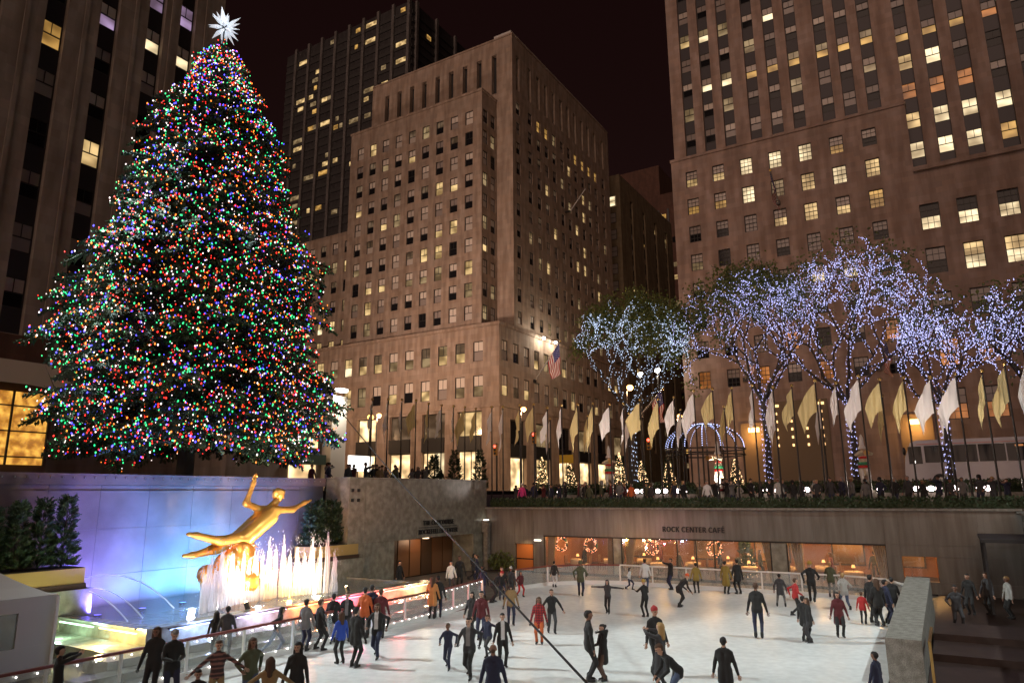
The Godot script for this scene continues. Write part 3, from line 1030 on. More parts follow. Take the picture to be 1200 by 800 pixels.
func build_limestone_tower() -> void:
	var t := thing("limestone_tower", "tall pinkish limestone tower with vertical window strips behind the lit trees", "building", Vector3.ZERO)
	var s: Material = M.limestone_pink
	# lower block
	var cols := []
	for k in 7:
		cols.append(2.6 + 3.46 * k)
	var rows := []
	for k in 8:
		rows.append([45.1 - 3.78 * k, 2.15])
	var bright := {Vector2i(2, 0): "lit_white", Vector2i(3, 0): "lit_white", Vector2i(4, 0): "lit_white", Vector2i(2, 1): "lit_white", Vector2i(5, 1): "lit_white", Vector2i(6, 1): "lit_cream", Vector2i(4, 1): "lit_cream", Vector2i(4, 2): "lit_cream", Vector2i(6, 2): "lit_amber", Vector2i(3, 1): "lit_dim"}
	var half := {Vector2i(0, 0): "lit_cream", Vector2i(1, 0): "lit_cream", Vector2i(5, 0): "lit_amber", Vector2i(0, 1): "lit_amber", Vector2i(1, 1): "lit_amber", Vector2i(3, 2): "lit_cream", Vector2i(5, 2): "lit_cream", Vector2i(4, 4): "lit_white", Vector2i(5, 4): "lit_white", Vector2i(1, 4): "lit_cream", Vector2i(2, 4): "lit_cream", Vector2i(0, 3): "lit_dim"}
	var chooser := func(i, j):
		var c := Vector2i(i, j)
		if bright.has(c):
			return [M[bright[c]], M[bright[c]]]
		if half.has(c):
			return [M.blind_b, M[half[c]]]
		if j > 5 and rng.randf() < 0.4:
			return [M.lit_orange, M.lit_orange]
		return [pick([["blind_b", 1], ["blind_c", 4], ["glass_dark", 1]]), pick([["glass_dark", 4], ["blind_c", 1]])]
	window_wall(t, "lower_wall", s, Vector3(-26.6, 0, -85), Vector3.RIGHT, Vector3.BACK, 27.3, STREET, 48.0, cols, 1.5, rows, "grid", chooser, 0.3)
	bx("ledge", t, Vector3(-12.95, 48.15, -85.4), Vector3(27.5, 0.35, 1.1), s)
	# tower strips above
	var fh := 3.7
	var sx := [-24.1, -21.5, -18.9, -15.7, -13.1, -10.5, -7.2, -4.8, -2.3]
	var nf := 11
	var y0 := 48.5
	var us := [0.0]
	var holes := {}
	for k in sx.size():
		us.append(sx[k] - 0.7 + 26.4)
		us.append(sx[k] + 0.7 + 26.4)
		holes[Vector2i(1 + 2 * k, 0)] = true
	us.append(27.1)
	var st := begin()
	holed_wall(st, Vector3(-26.4, 0, -86), Vector3.RIGHT, Vector3.BACK, us, [y0, y0 + nf * fh, y0 + nf * fh + 3.0], holes, 0.55)
	commit(st, "tower_wall", s, t)
	var strip_lit := {Vector2i(0, 4): "lit_cream", Vector2i(1, 4): "lit_white", Vector2i(4, 4): "lit_white", Vector2i(1, 2): "lit_white", Vector2i(2, 2): "lit_white", Vector2i(0, 1): "lit_dim", Vector2i(3, 2): "lit_amber", Vector2i(4, 2): "lit_amber", Vector2i(5, 2): "lit_amber", Vector2i(5, 1): "lit_dim", Vector2i(6, 2): "lit_amber", Vector2i(7, 2): "lit_amber", Vector2i(8, 2): "lit_amber", Vector2i(2, 4): "lit_dim", Vector2i(3, 3): "lit_dim", Vector2i(6, 5): "lit_amber", Vector2i(7, 5): "lit_white", Vector2i(8, 1): "lit_dim", Vector2i(2, 1): "lit_dim"}
	for k in sx.size():
		for j in nf:
			var lowm: Material = M.glass_dark if rng.randf() < 0.7 else M.blind_c
			var upm: Material = pick([["blind_a", 3], ["blind_b", 3], ["blind_c", 2]])
			if strip_lit.has(Vector2i(k, j)):
				lowm = M[strip_lit[Vector2i(k, j)]]
				upm = pick([["lit_dim", 1], ["blind_b", 1]])
			strip_floor(t, Vector3(sx[k], y0 + j * fh, -86.5), Vector3.BACK, 1.4, fh, upm, lowm, M.spandrel)
	# right part: strips reach lower, a ledge at 39.7 and bigger windows below
	us = [0.0]
	holes = {}
	var rx := [1.3, 4.1, 6.8, 9.9, 12.6, 15.3]
	for k in rx.size():
		us.append(rx[k] - 0.75 - 0.7)
		us.append(rx[k] + 0.75 - 0.7)
		holes[Vector2i(1 + 2 * k, 0)] = true
	us.append(22.3)
	var y2 := 40.2
	var nf2 := 13
	st = begin()
	holed_wall(st, Vector3(0.7, 0, -86.2), Vector3.RIGHT, Vector3.BACK, us, [y2, y2 + nf2 * fh, y2 + nf2 * fh + 3.2], holes, 0.55)
	quad(st, Vector3(0.7, 40.2, -86.2), Vector3(0.7, 92.3, -86.2), Vector3(0.7, 92.3, -86.0), Vector3(0.7, 40.2, -86.0))
	quad(st, Vector3(0.7, STREET, -86.2), Vector3(0.7, 48.0, -86.2), Vector3(0.7, 48.0, -85.0), Vector3(0.7, STREET, -85.0))
	commit(st, "tower_wall", s, t)
	var rl := {Vector2i(0, 0): "lit_white", Vector2i(1, 0): "lit_white", Vector2i(2, 0): "lit_white", Vector2i(3, 0): "lit_amber", Vector2i(0, 1): "lit_cream", Vector2i(1, 1): "lit_white", Vector2i(2, 1): "lit_white", Vector2i(3, 1): "lit_white", Vector2i(0, 2): "lit_orange", Vector2i(1, 2): "lit_orange", Vector2i(2, 2): "lit_orange", Vector2i(0, 3): "lit_cream", Vector2i(1, 3): "lit_white", Vector2i(0, 4): "lit_amber", Vector2i(1, 4): "lit_amber", Vector2i(2, 4): "lit_amber", Vector2i(3, 5): "lit_cream", Vector2i(3, 4): "lit_orange"}
	for k in rx.size():
		for j in nf2:
			var lowm: Material = M.glass_dark
			var upm: Material = pick([["blind_b", 1], ["blind_c", 4], ["glass_dark", 2]])
			if rl.has(Vector2i(k, j)):
				lowm = M[rl[Vector2i(k, j)]]
				upm = lowm if j < 4 else M.blind_c
			strip_floor(t, Vector3(rx[k], y2 + j * fh, -86.7), Vector3.BACK, 1.5, fh, upm, lowm, M.spandrel)
	bx("ledge", t, Vector3(11.9, 39.95, -85.5), Vector3(22.5, 0.5, 1.6), s)
	cols = []
	for k in 5:
		cols.append(0.5 + 1.5 + 3.7 * k)
	rows = [[34.4, 2.9], [29.4, 2.9], [24.4, 2.9], [19.4, 2.9], [14.0, 3.2]]
	window_wall(t, "lower_wall", s, Vector3(-1.2 + 0.0 + 1.9, 0, -85.1), Vector3.RIGHT, Vector3.BACK, 22.5, STREET, 39.7, [0.95, 4.4, 8.0, 11.6, 15.2], 1.85, rows, "grid", func(i, j):
		if j == 0:
			return [M.glass_dark, M.lit_white if i < 3 else M.lit_cream]
		if j == 1 and i > 0:
			return [M.lit_cream, M.lit_white]
		if j == 3 and i == 0:
			return [M.lit_orange, M.lit_orange]
		return [M.blind_c, pick([["glass_dark", 2], ["lit_dim", 1], ["lit_orange", 1]])], 0.35)
	# side wall on the street and the roof
	st = begin()
	quad(st, Vector3(-26.6, STREET, -150), Vector3(-26.6, 48, -150), Vector3(-26.6, 48, -85), Vector3(-26.6, STREET, -85))
	quad(st, Vector3(-26.4, 48, -150), Vector3(-26.4, 92.2, -150), Vector3(-26.4, 92.2, -86), Vector3(-26.4, 48, -86))
	commit(st, "side_wall", s, t)
	roof_slab(t, -26.4, 23, -150, -85.9, 92.4, s)
	# lit entrance behind the flags: bronze grille with rows of lamps
	bx("entrance_grille", t, Vector3(-13.6, 10.6, -84.85), Vector3(6.2, 9.6, 0.2), mat("bronze_screen", lin(0.14, 0.10, 0.06), 0.5, 0.4))
	for r in 6:
		for q in 4:
			bx("grille_light", t, Vector3(-16.0 + q * 1.6, 14.9 - r * 0.9, -84.7), Vector3(0.7 if r == 0 else 0.2, 0.28, 0.08), glow_mat("grille_glow", lin(1, 0.6, 0.24), [2.2][0]))
	for ax in [-18.6, -2.2]:
		bx("entrance_arch", t, Vector3(ax, 9.6, -84.85), Vector3(3.0, 7.0, 0.2), mat("arch_stone", lin(0.30, 0.2, 0.11), 0.7))
		bx("arch_light", t, Vector3(ax, 12.3, -84.6), Vector3(1.2, 0.5, 0.2), glow_mat("arch_glow", lin(1, 0.6, 0.2), 6.0))
		omni(t, Vector3(ax, 11.6, -83.6), lin(1.0, 0.55, 0.18), 5.0, 0.3)

func build_slab_tower() -> void:
	# the dark grey tower at the left edge, east front at x = -55
	var t := thing("slab_tower", "dark grey limestone tower with recessed window strips at the left edge", "building", Vector3.ZERO)
	var s: Material = M.limestone_grey
	var cz := [-14.6, -18.6, -22.9, -26.8, -30.7, -33.6]
	var fh := 4.15
	var y0 := 16.5
	var nf := 15
	var us := [0.0]
	var holes := {}
	for k in cz.size():
		us.append(-cz[k] - 0.75 - 8.0)
		us.append(-cz[k] + 0.75 - 8.0)
		holes[Vector2i(1 + 2 * k, 1)] = true
	us.append(29.2)
	var st := begin()
	holed_wall(st, Vector3(-55, 0, -8), Vector3.FORWARD, Vector3.RIGHT, us, [STREET, y0, y0 + nf * fh, y0 + nf * fh + 4.0], holes, 0.6)
	quad(st, Vector3(-55, STREET, -37.2), Vector3(-55, 82.7, -37.2), Vector3(-100, 82.7, -37.2), Vector3(-100, STREET, -37.2))
	commit(st, "tower_wall", s, t)
	var lit := {Vector2i(2, 5): "lit_amber", Vector2i(3, 3): "lit_cream", Vector2i(3, 6): "lit_violet", Vector2i(4, 6): "lit_white", Vector2i(5, 6): "lit_white", Vector2i(4, 7): "lit_violet", Vector2i(5, 7): "lit_violet"}
	for k in cz.size():
		for j in nf:
			var upm: Material = pick([["blind_b", 2], ["blind_c", 3], ["glass_dark", 3]])
			var lowm: Material = pick([["glass_dark", 5], ["blind_c", 1]])
			if lit.has(Vector2i(k, j)):
				lowm = M[lit[Vector2i(k, j)]]
				upm = lowm if j != 6 else M.blind_a
			strip_floor(t, Vector3(-55.55, y0 + j * fh, cz[k]), Vector3.RIGHT, 1.5, fh, upm, lowm, M.spandrel)
	# thin pilaster edges beside the strips
	for z in [-16.6, -20.9, -25.0, -28.9, -32.1, -35.4]:
		bx("pilaster", t, Vector3(-54.95, 48.0, z), Vector3(0.12, 68.0, 0.3), s)
	roof_slab(t, -100, -55, -37.2, -8, 82.8, s)
	bx("dark_frieze", t, Vector3(-54.6, 15.3, -17), Vector3(0.7, 2.0, 17), M.red_brick)
	bx("dark_frieze", t, Vector3(-54.4, 12.4, -17), Vector3(1.1, 1.6, 17), M.limestone_grey)

func build_far_buildings() -> void:
	# dark office tower far behind: piers and floors with scattered lit windows
	var t := thing("dark_tower", "dark glass tower with pale vertical fins and scattered lit windows, far behind", "building", Vector3.ZERO)
	var x0 := -232.0
	var x1 := -160.7
	var z0 := -190.0
	var top := 198.0
	bx("core", t, Vector3((x0 + x1) / 2, top / 2, z0 - 22), Vector3(x1 - x0, top, 44), M.dark_cladding)
	for k in 11:
		var px := x1 - 0.8 - k * 8.0
		if px > x0:
			bx("fin", t, Vector3(px, top / 2 + 0.5, z0 + 0.5), Vector3(1.3, top + 1.0, 1.0), M.dark_pier)
	for k in 4:
		bx("fin", t, Vector3(x1 + 0.5, top / 2 + 0.5, z0 - 3 - k * 13.0), Vector3(1.0, top + 1.0, 1.4), M.dark_pier)
	var strips := begin()
	for j in 36:
		box(strips, Vector3((x0 + x1) / 2, 62 + j * 3.75, z0 + 0.1), Vector3(x1 - x0 - 0.2, 1.5, 0.3))
		box(strips, Vector3(x1 + 0.1, 62 + j * 3.75, z0 - 22), Vector3(0.3, 1.5, 43))
	var sp := commit(strips, "floor_bands", M.spandrel_grey, t)
	sp.set_meta("kind", "stuff")
	for k in 90:
		var j := rng.randi_range(2, 35)
		var bay := int(pow(rng.randf(), 0.8) * 8.0)
		var w: float = [1.6, 2.4, 3.2, 5.2][rng.randi_range(0, 3)]
		var wx := x1 - 4.8 - bay * 8.0 + rng.randf_range(-1.0, 1.0) * (6.2 - w) * 0.5
		bx("lit_window", t, Vector3(wx, 63.9 + j * 3.75, z0 + 0.16), Vector3(w, 1.9, 0.1), pick([["lit_cream", 3], ["lit_amber", 2], ["lit_dim", 4]]))
	for k in 14:
		var j := rng.randi_range(22, 34)
		bx("lit_window", t, Vector3(x1 + 0.2, 63.9 + j * 3.75, z0 - 5 - rng.randf() * 28), Vector3(0.1, 1.9, 2.6), pick([["lit_cream", 3], ["lit_amber", 2], ["lit_dim", 2]]))
	# pale building beyond the office block on the same street side
	t = thing("pale_street_building", "yellowish mid-rise building beyond the office block down the side street", "building", Vector3.ZERO)
	var st := begin()
	var us := [0.0]
	var holes := {}
	for k in 4:
		us.append(6.0 + 8.0 * k)
		us.append(7.6 + 8.0 * k)
		holes[Vector2i(1 + 2 * k, 1)] = true
	us.append(36.0)
	holed_wall(st, Vector3(-56, 0, -140), Vector3.FORWARD, Vector3.RIGHT, us, [STREET, 14.0, 72.0, 76.0], holes, 0.5)
	quad(st, Vector3(-90, STREET, -140), Vector3(-90, 76, -140), Vector3(-56, 76, -140), Vector3(-56, STREET, -140))
	commit(st, "front_wall", M.pale_brick, t)
	for k in 4:
		for j in 15:
			window(t, Vector3(-56.45, 16.0 + j * 3.8, -146.8 - 8.0 * k), Vector3.RIGHT, 1.6, 2.6, "plain", M.lit_cream if rng.randf() < 0.12 else M.glass_dark, M.glass_dark if rng.randf() < 0.9 else M.lit_dim)
	for j in 12:
		window(t, Vector3(-58.2, 26.0 + j * 4.0, -139.95), Vector3.BACK, 2.2, 2.4, "plain", M.lit_white if j == 11 else M.blind_c, M.lit_white if j == 11 else M.blind_c)
	roof_slab(t, -90, -56, -176, -140, 76.1, M.pale_brick)
	# dark reddish tower closing the street
	t = thing("street_end_tower", "dark reddish tower with dotted lit windows at the end of the side street", "building", Vector3.ZERO)
	bx("core", t, Vector3(-88, 55, -250), Vector3(44, 110, 40), M.red_brick)
	bx("upper_core", t, Vector3(-94, 118, -252), Vector3(30, 14, 30), M.red_brick)
	for k in 13:
		bx("fin", t, Vector3(-109 + k * 3.5, 52, -229.8), Vector3(0.7, 104, 0.5), M.dark_cladding)
	for j in 20:
		for k in 12:
			if rng.randf() < 0.2:
				bx("lit_window", t, Vector3(-107.2 + k * 3.5, 14 + j * 4.6, -229.85), Vector3(1.6, 1.5, 0.3), pick([["lit_amber", 2], ["lit_dim", 3], ["lit_cream", 1]]))
			elif (j + k) % 3 == 0:
				bx("dark_window", t, Vector3(-107.2 + k * 3.5, 14 + j * 4.6, -229.9), Vector3(1.6, 1.9, 0.3), M.glass_dark)

func gold_screen() -> StandardMaterial3D:
	var m := glow_mat("gold_screen_light", lin(1.0, 0.52, 0.08), 1.15)
	m.emission_texture = noise_tex(71, 0.02, Color(0.62, 0.52, 0.4), Color(1, 1, 1), 256, 5) if m.emission_texture == null else m.emission_texture
	m.emission_operator = BaseMaterial3D.EMISSION_OP_MULTIPLY
	m.uv1_triplanar = true
	m.uv1_world_triplanar = true
	m.uv1_scale = Vector3(0.25, 0.25, 0.25)
	return m

func build_pavilions() -> void:
	# white floodlit storefront right of the fir
	var t := thing("storefront_pavilion", "white floodlit shop pavilion just right of the fir tree", "building", Vector3.ZERO)
	var w: Material = mat("stucco", lin(0.62, 0.57, 0.48), 0.8)
	bx("wall", t, Vector3(-55.2, 10.0, -44.4), Vector3(8.6, 9.0, 12.4), M.limestone_grey)
	bx("pier", t, Vector3(-50.4, 10.1, -49.7), Vector3(1.4, 9.2, 1.9), w)
	bx("fascia", t, Vector3(-50.8, 13.6, -46.8), Vector3(0.5, 1.9, 3.9), w)
	for k in 4:
		var o := MeshInstance3D.new()
		o.mesh = window_mesh(2.6, 2.9, "sash")
		o.material_override = M.frame_dark
		o.transform = Transform3D(facing(Vector3.RIGHT), Vector3(-50.82, 11.0, -46.9 + k * 2.8))
		put(o, "window", t)
		bx("pane", o, Vector3(0, 0, 0), Vector3(2.6, 2.9, 0.04), M.lit_shop if k < 3 else M.lit_amber)
	bx("awning", t, Vector3(-50.3, 8.5, -46.4), Vector3(1.2, 0.9, 3.6), mat("awning_green", lin(0.02, 0.05, 0.03), 0.7))
	bx("shop_window", t, Vector3(-50.85, 6.9, -46.4), Vector3(0.1, 2.4, 3.2), M.lit_shop)
	bx("sign_box", t, Vector3(-49.6, 8.3, -52.6), Vector3(0.3, 1.5, 3.0), glow_mat("white_sign", lin(1, 0.93, 0.85), 2.2))
	bx("lamp_head", t, Vector3(-49.4, 15.2, -49.5), Vector3(0.7, 0.3, 1.0), glow_mat("pavilion_lamp_glow", lin(1, 0.95, 0.88), 12.0))
	spot(t, Vector3(-48.4, 15.0, -49.3), Vector3(-50.4, 11.5, -48.6), lin(1, 0.93, 0.84), 42.0, 60.0, 0.2)
	var l := thing("orange_wall_lamp", "small orange lamp glowing right of the white pavilion", "lamp", Vector3(-51.5, 13.2, -56.0))
	bx("bracket", l, Vector3(0, -3.9, 0), Vector3(0.14, 7.6, 0.14), M.pole_metal)
	var st := begin()
	ball(st, Vector3(0, 0.1, 0), Vector3(0.34, 0.26, 0.34), 8, 6)
	commit(st, "lamp_globe", glow_mat("orange_globe", lin(1, 0.42, 0.08), 8.0), l)
	# unseen floodlights behind the fir, placed to wash the office block with light
	for k in 2:
		var fp: Vector3 = [Vector3(-57.5, 14.5, -42.0), Vector3(-58.5, 14.5, -46.5)][k]
		var fl := thing("unseen_roof_floodlight", "unseen floodlight on the pavilion roof placed to light the office block, " + ["nearer the fir", "nearer the street"][k], "floodlight", fp, "unseen floodlights on the pavilion roof")
		bx("stand", fl, Vector3(0, 0.3, 0), Vector3(0.2, 0.6, 0.2), M.pole_metal)
		var aim: Vector3 = [Vector3(-66, 44, -86), Vector3(-80, 30, -86)][k]
		var dir := (aim - fp).normalized()
		var hd := Node3D.new()
		hd.name = "lamp_head"
		fl.add_child(hd)
		hd.transform = Transform3D(Basis.looking_at(dir, Vector3.UP), Vector3(0, 0.9, 0))
		bx("housing", hd, Vector3(0, 0, 0.15), Vector3(0.8, 0.6, 0.3), M.pole_metal)
		bx("lamp_glass", hd, Vector3(0, 0, -0.02), Vector3(0.7, 0.5, 0.03), M.flood_glass)
		spot(hd, Vector3(0, 0, -0.1), Vector3(0, 0, -5), lin(1.0, 0.68, 0.52), 820.0, 48.0, 0.3)
	# golden screen entrance at the left edge
	t = thing("gold_entrance", "entrance with a glowing gold panelled screen under a pale awning, left of the fir", "building", Vector3.ZERO)
	bx("wall", t, Vector3(-50.5, 9.2, -17.2), Vector3(6.2, 7.4, 11.0), M.wood_dark)
	for k in 5:
		bx("screen_light", t, Vector3(-47.25, 9.3, -21.6 + k * 2.1 + 0.2), Vector3(0.2, 4.3, 1.98), gold_screen())
		bx("screen_bar", t, Vector3(-47.1, 9.3, -22.4 + k * 2.1), Vector3(0.14, 4.4, 0.1), M.frame_dark)
	for k in 3:
		bx("screen_bar", t, Vector3(-47.08, 7.6 + k * 1.5, -17.4), Vector3(0.1, 0.08, 10.2), M.frame_bronze)
	st = begin()
	for k in 8:
		var za := -23.2 + k * 1.5
		quad(st, Vector3(-47.0, 13.3, za), Vector3(-47.0, 13.3, za + 1.5), Vector3(-45.4, 11.7, za + 1.5 + 0.0), Vector3(-45.4, 11.7 - 0.12 * (k % 2), za))
	commit(st, "awning", mat("awning_cloth", lin(0.36, 0.33, 0.27), 0.8), t)
	for k in 6:
		bx("railing_light", t, Vector3(-46.4, 6.5, -22.0 + k * 1.4), Vector3(0.25, 0.12, 0.25), glow_mat("yellow_lamp", lin(1, 0.75, 0.3), 3.0))

func build_shading_block() -> void:
	# unseen building right of the frame, placed to shade the right-hand side
	var t := thing("unseen_shading_building", "unseen building placed right of the view to shade the right-hand side", "building", Vector3.ZERO)
	var s: Material = M.limestone_grey
	var cols := []
	for k in 16:
		cols.append(3.0 + 4.6 * k)
	var rows := []
	for k in 5:
		rows.append([14.0 + 12.0 * k, 3.0])
	window_wall(t, "west_wall", s, Vector3(27, 0, -52), Vector3.BACK, Vector3.LEFT, 76.0, STREET, 72.0, cols, 2.0, rows, "sash", func(i, j): return [M.blind_c, M.glass_dark])
	bx("core", t, Vector3(44, 38.75, -14), Vector3(33, 66.5, 75.8), s)
	roof_slab(t, 27, 61, -52, 24, 72.1, s)

# ---------------------------------------------------------------- fir, conifers, bushes
# a bough: drooping stem with side twigs, each twig a thin folded blade of needles
func bough_mesh(n: int, length: float, m: Material) -> ArrayMesh:
	var st := begin()
	var r := RandomNumberGenerator.new()
	r.seed = n * 7 + 3
	tube(st, [Vector3.ZERO, Vector3(0, -0.03, length * 0.5), Vector3(0, -0.12, length)], [0.02, 0.014, 0.004], 3, false)
	for k in n:
		var q := (k + 0.5) / n
		var side := 1.0 if k % 2 else -1.0
		var root := Vector3(0, -0.12 * q * q, length * (0.1 + 0.9 * q))
		var tl := length * 0.55 * (1.0 - 0.65 * q) * r.randf_range(0.8, 1.2)
		var dir := Vector3(side * r.randf_range(0.6, 1.0), r.randf_range(-0.35, 0.2), r.randf_range(0.35, 0.8)).normalized()
		var w := dir.cross(Vector3.UP).normalized() * 0.055 * r.randf_range(0.8, 1.3)
		var tip := root + dir * tl + Vector3(0, -0.06, 0)
		var mid := root + dir * tl * 0.5
		for f in [Vector3(0, 0.03, 0), Vector3(0, -0.03, 0)]:
			for p in [root, mid + w + f, tip, root, tip, mid - w + f]:
				st.set_smooth_group(-1)
				st.add_vertex(p)
		for z in 3:
			var c := root + dir * tl * (0.25 + 0.25 * z)
			var up := Vector3(r.randf_range(-0.5, 0.5), 1, r.randf_range(-0.3, 0.3)).normalized() * 0.1
			for p in [c - dir * 0.06, c + up + dir * 0.05, c + dir * 0.06]:
				st.set_smooth_group(-1)
				st.add_vertex(p)
	return mesh_of(st, m)

func bough_basis(out: Vector3, droop: float, roll: float, scale: float) -> Basis:
	var d := (out - Vector3.UP * droop).normalized()
	var b := Basis.looking_at(-d, Vector3.UP)
	return (b * Basis(Vector3.BACK, roll)).scaled(Vector3.ONE * scale)

func build_fir_tree() -> void:
	var t := thing("fir_tree", "giant fir tree covered in thousands of coloured bulbs", "tree", Vector3(-33.9, STREET, -23.0))
	var st := begin()
	tube(st, [Vector3(0, 0, 0), Vector3(0, 10, 0), Vector3(0, 25.6, 0)], [0.45, 0.3, 0.05], 8)
	commit(st, "trunk", M.bark, t)
	# radius against height above the base
	var prof := [Vector2(0.9, 6.2), Vector2(2.6, 7.5), Vector2(5.5, 7.3), Vector2(8.0, 7.2), Vector2(10.5, 7.0), Vector2(12.6, 6.6), Vector2(15.1, 5.2), Vector2(17.7, 4.3), Vector2(20.3, 3.35), Vector2(23.0, 2.2), Vector2(25.0, 1.0), Vector2(26.1, 0.3)]
	var radius := func(y: float) -> float:
		for i in prof.size() - 1:
			if y <= prof[i + 1].x:
				return lerpf(prof[i].y, prof[i + 1].y, clampf((y - prof[i].x) / (prof[i + 1].x - prof[i].x), 0, 1))
		return 0.4
	var places := [[], [], []]
	var sets := {"red": [], "green": [], "white": [], "blue": [], "orange": []}
	var keys := ["red", "red", "red", "green", "green", "green", "white", "white", "blue", "blue", "orange", "orange"]
	var limbs := begin()
	var lumps := FastNoiseLite.new()
	lumps.seed = 5
	lumps.frequency = 0.9
	for i in 560:
		var f := pow((i + rng.randf()) / 560.0, 1.12)
		var y := 2.3 + 23.4 * f
		var a := i * 2.39996 + rng.randf_range(-0.3, 0.3)
		var out := Vector3(cos(a), 0, sin(a))
		var r: float = radius.call(y) * (0.92 + 0.36 * lumps.get_noise_3d(out.x * 1.4, y * 0.28, out.z * 1.4)) * rng.randf_range(0.82, 1.06)
		if rng.randf() < 0.08:
			r *= 1.14
		var lift := 0.10 * r
		var droop := 0.16
		tube(limbs, [Vector3(0, y + lift, 0) + out * 0.2, Vector3(0, y + lift * 0.8, 0) + out * r * 0.5, Vector3(0, y - droop * r * 0.4, 0) + out * r * 0.92], [0.06, 0.04, 0.012], 3, false)
		var nb := int(5 + r * 1.75)
		for k in nb:
			var q := pow(rng.randf(), 0.62)
			var da := rng.randf_range(-0.5, 0.5) * (0.25 + 0.5 / maxf(r, 1.0))
			var o2 := out.rotated(Vector3.UP, da)
			var at := Vector3(0, y + lift * (1 - q) - droop * r * 0.4 * q * q + rng.randf_range(-0.25, 0.25), 0) + o2 * r * (0.16 + 0.72 * q)
			var sc := rng.randf_range(0.75, 1.2) * (0.55 if y > 22.0 else 0.95)
			var b := bough_basis(o2.rotated(Vector3.UP, rng.randf_range(-0.7, 0.7)), rng.randf_range(0.0, 0.75), rng.randf_range(-0.5, 0.5), sc)
			places[rng.randi_range(0, 2)].append(Transform3D(b, at))
			var nl := 6 if q > 0.6 else 2
			for z in nl:
				var p := at + b * Vector3(rng.randf_range(-0.5, 0.5), rng.randf_range(-0.06, 0.16), rng.randf_range(0.2, 1.3))
				var s := rng.randf_range(0.020, 0.040)
				sets[keys[rng.randi_range(0, 11)]].append(Transform3D(Basis.from_scale(Vector3(s, s * 1.5, s)), p))
	commit(limbs, "limbs", M.bark, t)
	for k in 3:
		var nm := StandardMaterial3D.new()
		nm.resource_name = "needle_%d" % k
		nm.albedo_color = [lin(0.04, 0.085, 0.045), lin(0.055, 0.10, 0.05), lin(0.035, 0.078, 0.055)][k]
		nm.roughness = 0.65
		copies("crown", bough_mesh(12 + k * 2, 1.25, null), nm, places[k], t)
	var col := {"red": lin(1.0, 0.02, 0.012), "green": lin(0.015, 0.75, 0.2), "white": lin(1.0, 0.82, 0.78), "blue": lin(0.07, 0.06, 1.0), "orange": lin(1.0, 0.22, 0.015)}
	var en := {"red": 3.4, "green": 3.0, "white": 3.2, "blue": 5.0, "orange": 3.2}
	for k in sets:
		copies("%s_bulbs" % k, bulb_mesh(), glow_mat("bulb_on_fir_" + k, col[k], en[k]), sets[k], t, "%s bulbs scattered over the fir" % k)
	# star of white crystal spikes
	var s := thing("tree_star", "white spiked crystal star on top of the fir", "star", Vector3(-33.9, STREET + 27.15, -23.0))
	var glow := glow_mat("star_light", lin(0.80, 0.90, 1.0), 0.5, Color(0.9, 0.92, 0.95))
	var spike := begin()
	for k in 4:
		var a0 := TAU * k / 4
		var a1 := TAU * (k + 1) / 4
		var p0 := Vector3(cos(a0) * 0.15, sin(a0) * 0.11, 0.55)
		var p1 := Vector3(cos(a1) * 0.15, sin(a1) * 0.11, 0.55)
		for p in [Vector3.ZERO, p0, p1, p0, Vector3(0, 0, 1.15), p1]:
			spike.set_smooth_group(-1)
			spike.add_vertex(p)
	var sp := mesh_of(spike, null)
	for k in 26:
		var yy := 1.0 - 2.0 * (k + 0.5) / 26.0
		var rr := sqrt(1.0 - yy * yy)
		var ph := k * 2.39996
		var d := Vector3(cos(ph) * rr, yy, sin(ph) * rr)
		inst(sp, "spike_light", s, Transform3D(Basis.looking_at(-d, Vector3.UP if absf(d.y) < 0.95 else Vector3.RIGHT).scaled(Vector3.ONE * (1.0 if k % 2 else 0.78)), Vector3.ZERO), glow)
	st = begin()
	ball(st, Vector3.ZERO, Vector3.ONE * 0.2, 8, 6)
	tube(st, [Vector3(0, -1.5, 0), Vector3(0, 0, 0)], [0.05, 0.05], 6)
	commit(st, "mount", M.frame_dark, s)
	omni(s, Vector3(1.1, 0.3, 1.1), lin(0.92, 0.96, 1.0), 0.9, 0.3)

func conifer_thing(called: String, label: String, at: Vector3, h: float, r: float, n: int, group := "", mk := "yew") -> Node3D:
	var t := thing(called, label, "conifer", at, group)
	var st := begin()
	tube(st, [Vector3.ZERO, Vector3(0, h * 0.95, 0)], [0.05, 0.01], 5)
	commit(st, "trunk", M.bark, t)
	var places := []
	for i in n * 5:
		var f := pow(rng.randf(), 1.3)
		var a := rng.randf() * TAU
		var rr := r * (1.0 - f) * rng.randf_range(0.45, 1.0) + 0.03
		var out := Vector3(cos(a), 0, sin(a))
		places.append(Transform3D(bough_basis(out, rng.randf_range(-1.6, -0.3), rng.randf_range(-1, 1), rng.randf_range(0.24, 0.42)), Vector3(0, 0.08 + f * h * 0.93, 0) + out * rr * 0.75))
	if not M.has("_bough_small"):
		M["_bough_small"] = bough_mesh(10, 0.9, null)
	copies("crown", M["_bough_small"], M[mk], places, t)
	return t

func bulbs_on_cone(t: Node3D, h: float, r: float, n: int, m: String, size: float) -> void:
	var places := []
	for i in n:
		var f := pow(rng.randf(), 1.3)
		var a := rng.randf() * TAU
		var rr := r * (1.0 - f) + 0.05
		places.append(Transform3D(Basis.from_scale(Vector3.ONE * size), Vector3(cos(a) * rr, 0.1 + f * h, sin(a) * rr)))
	copies("bulb_string", bulb_mesh(), M[m], places, t)

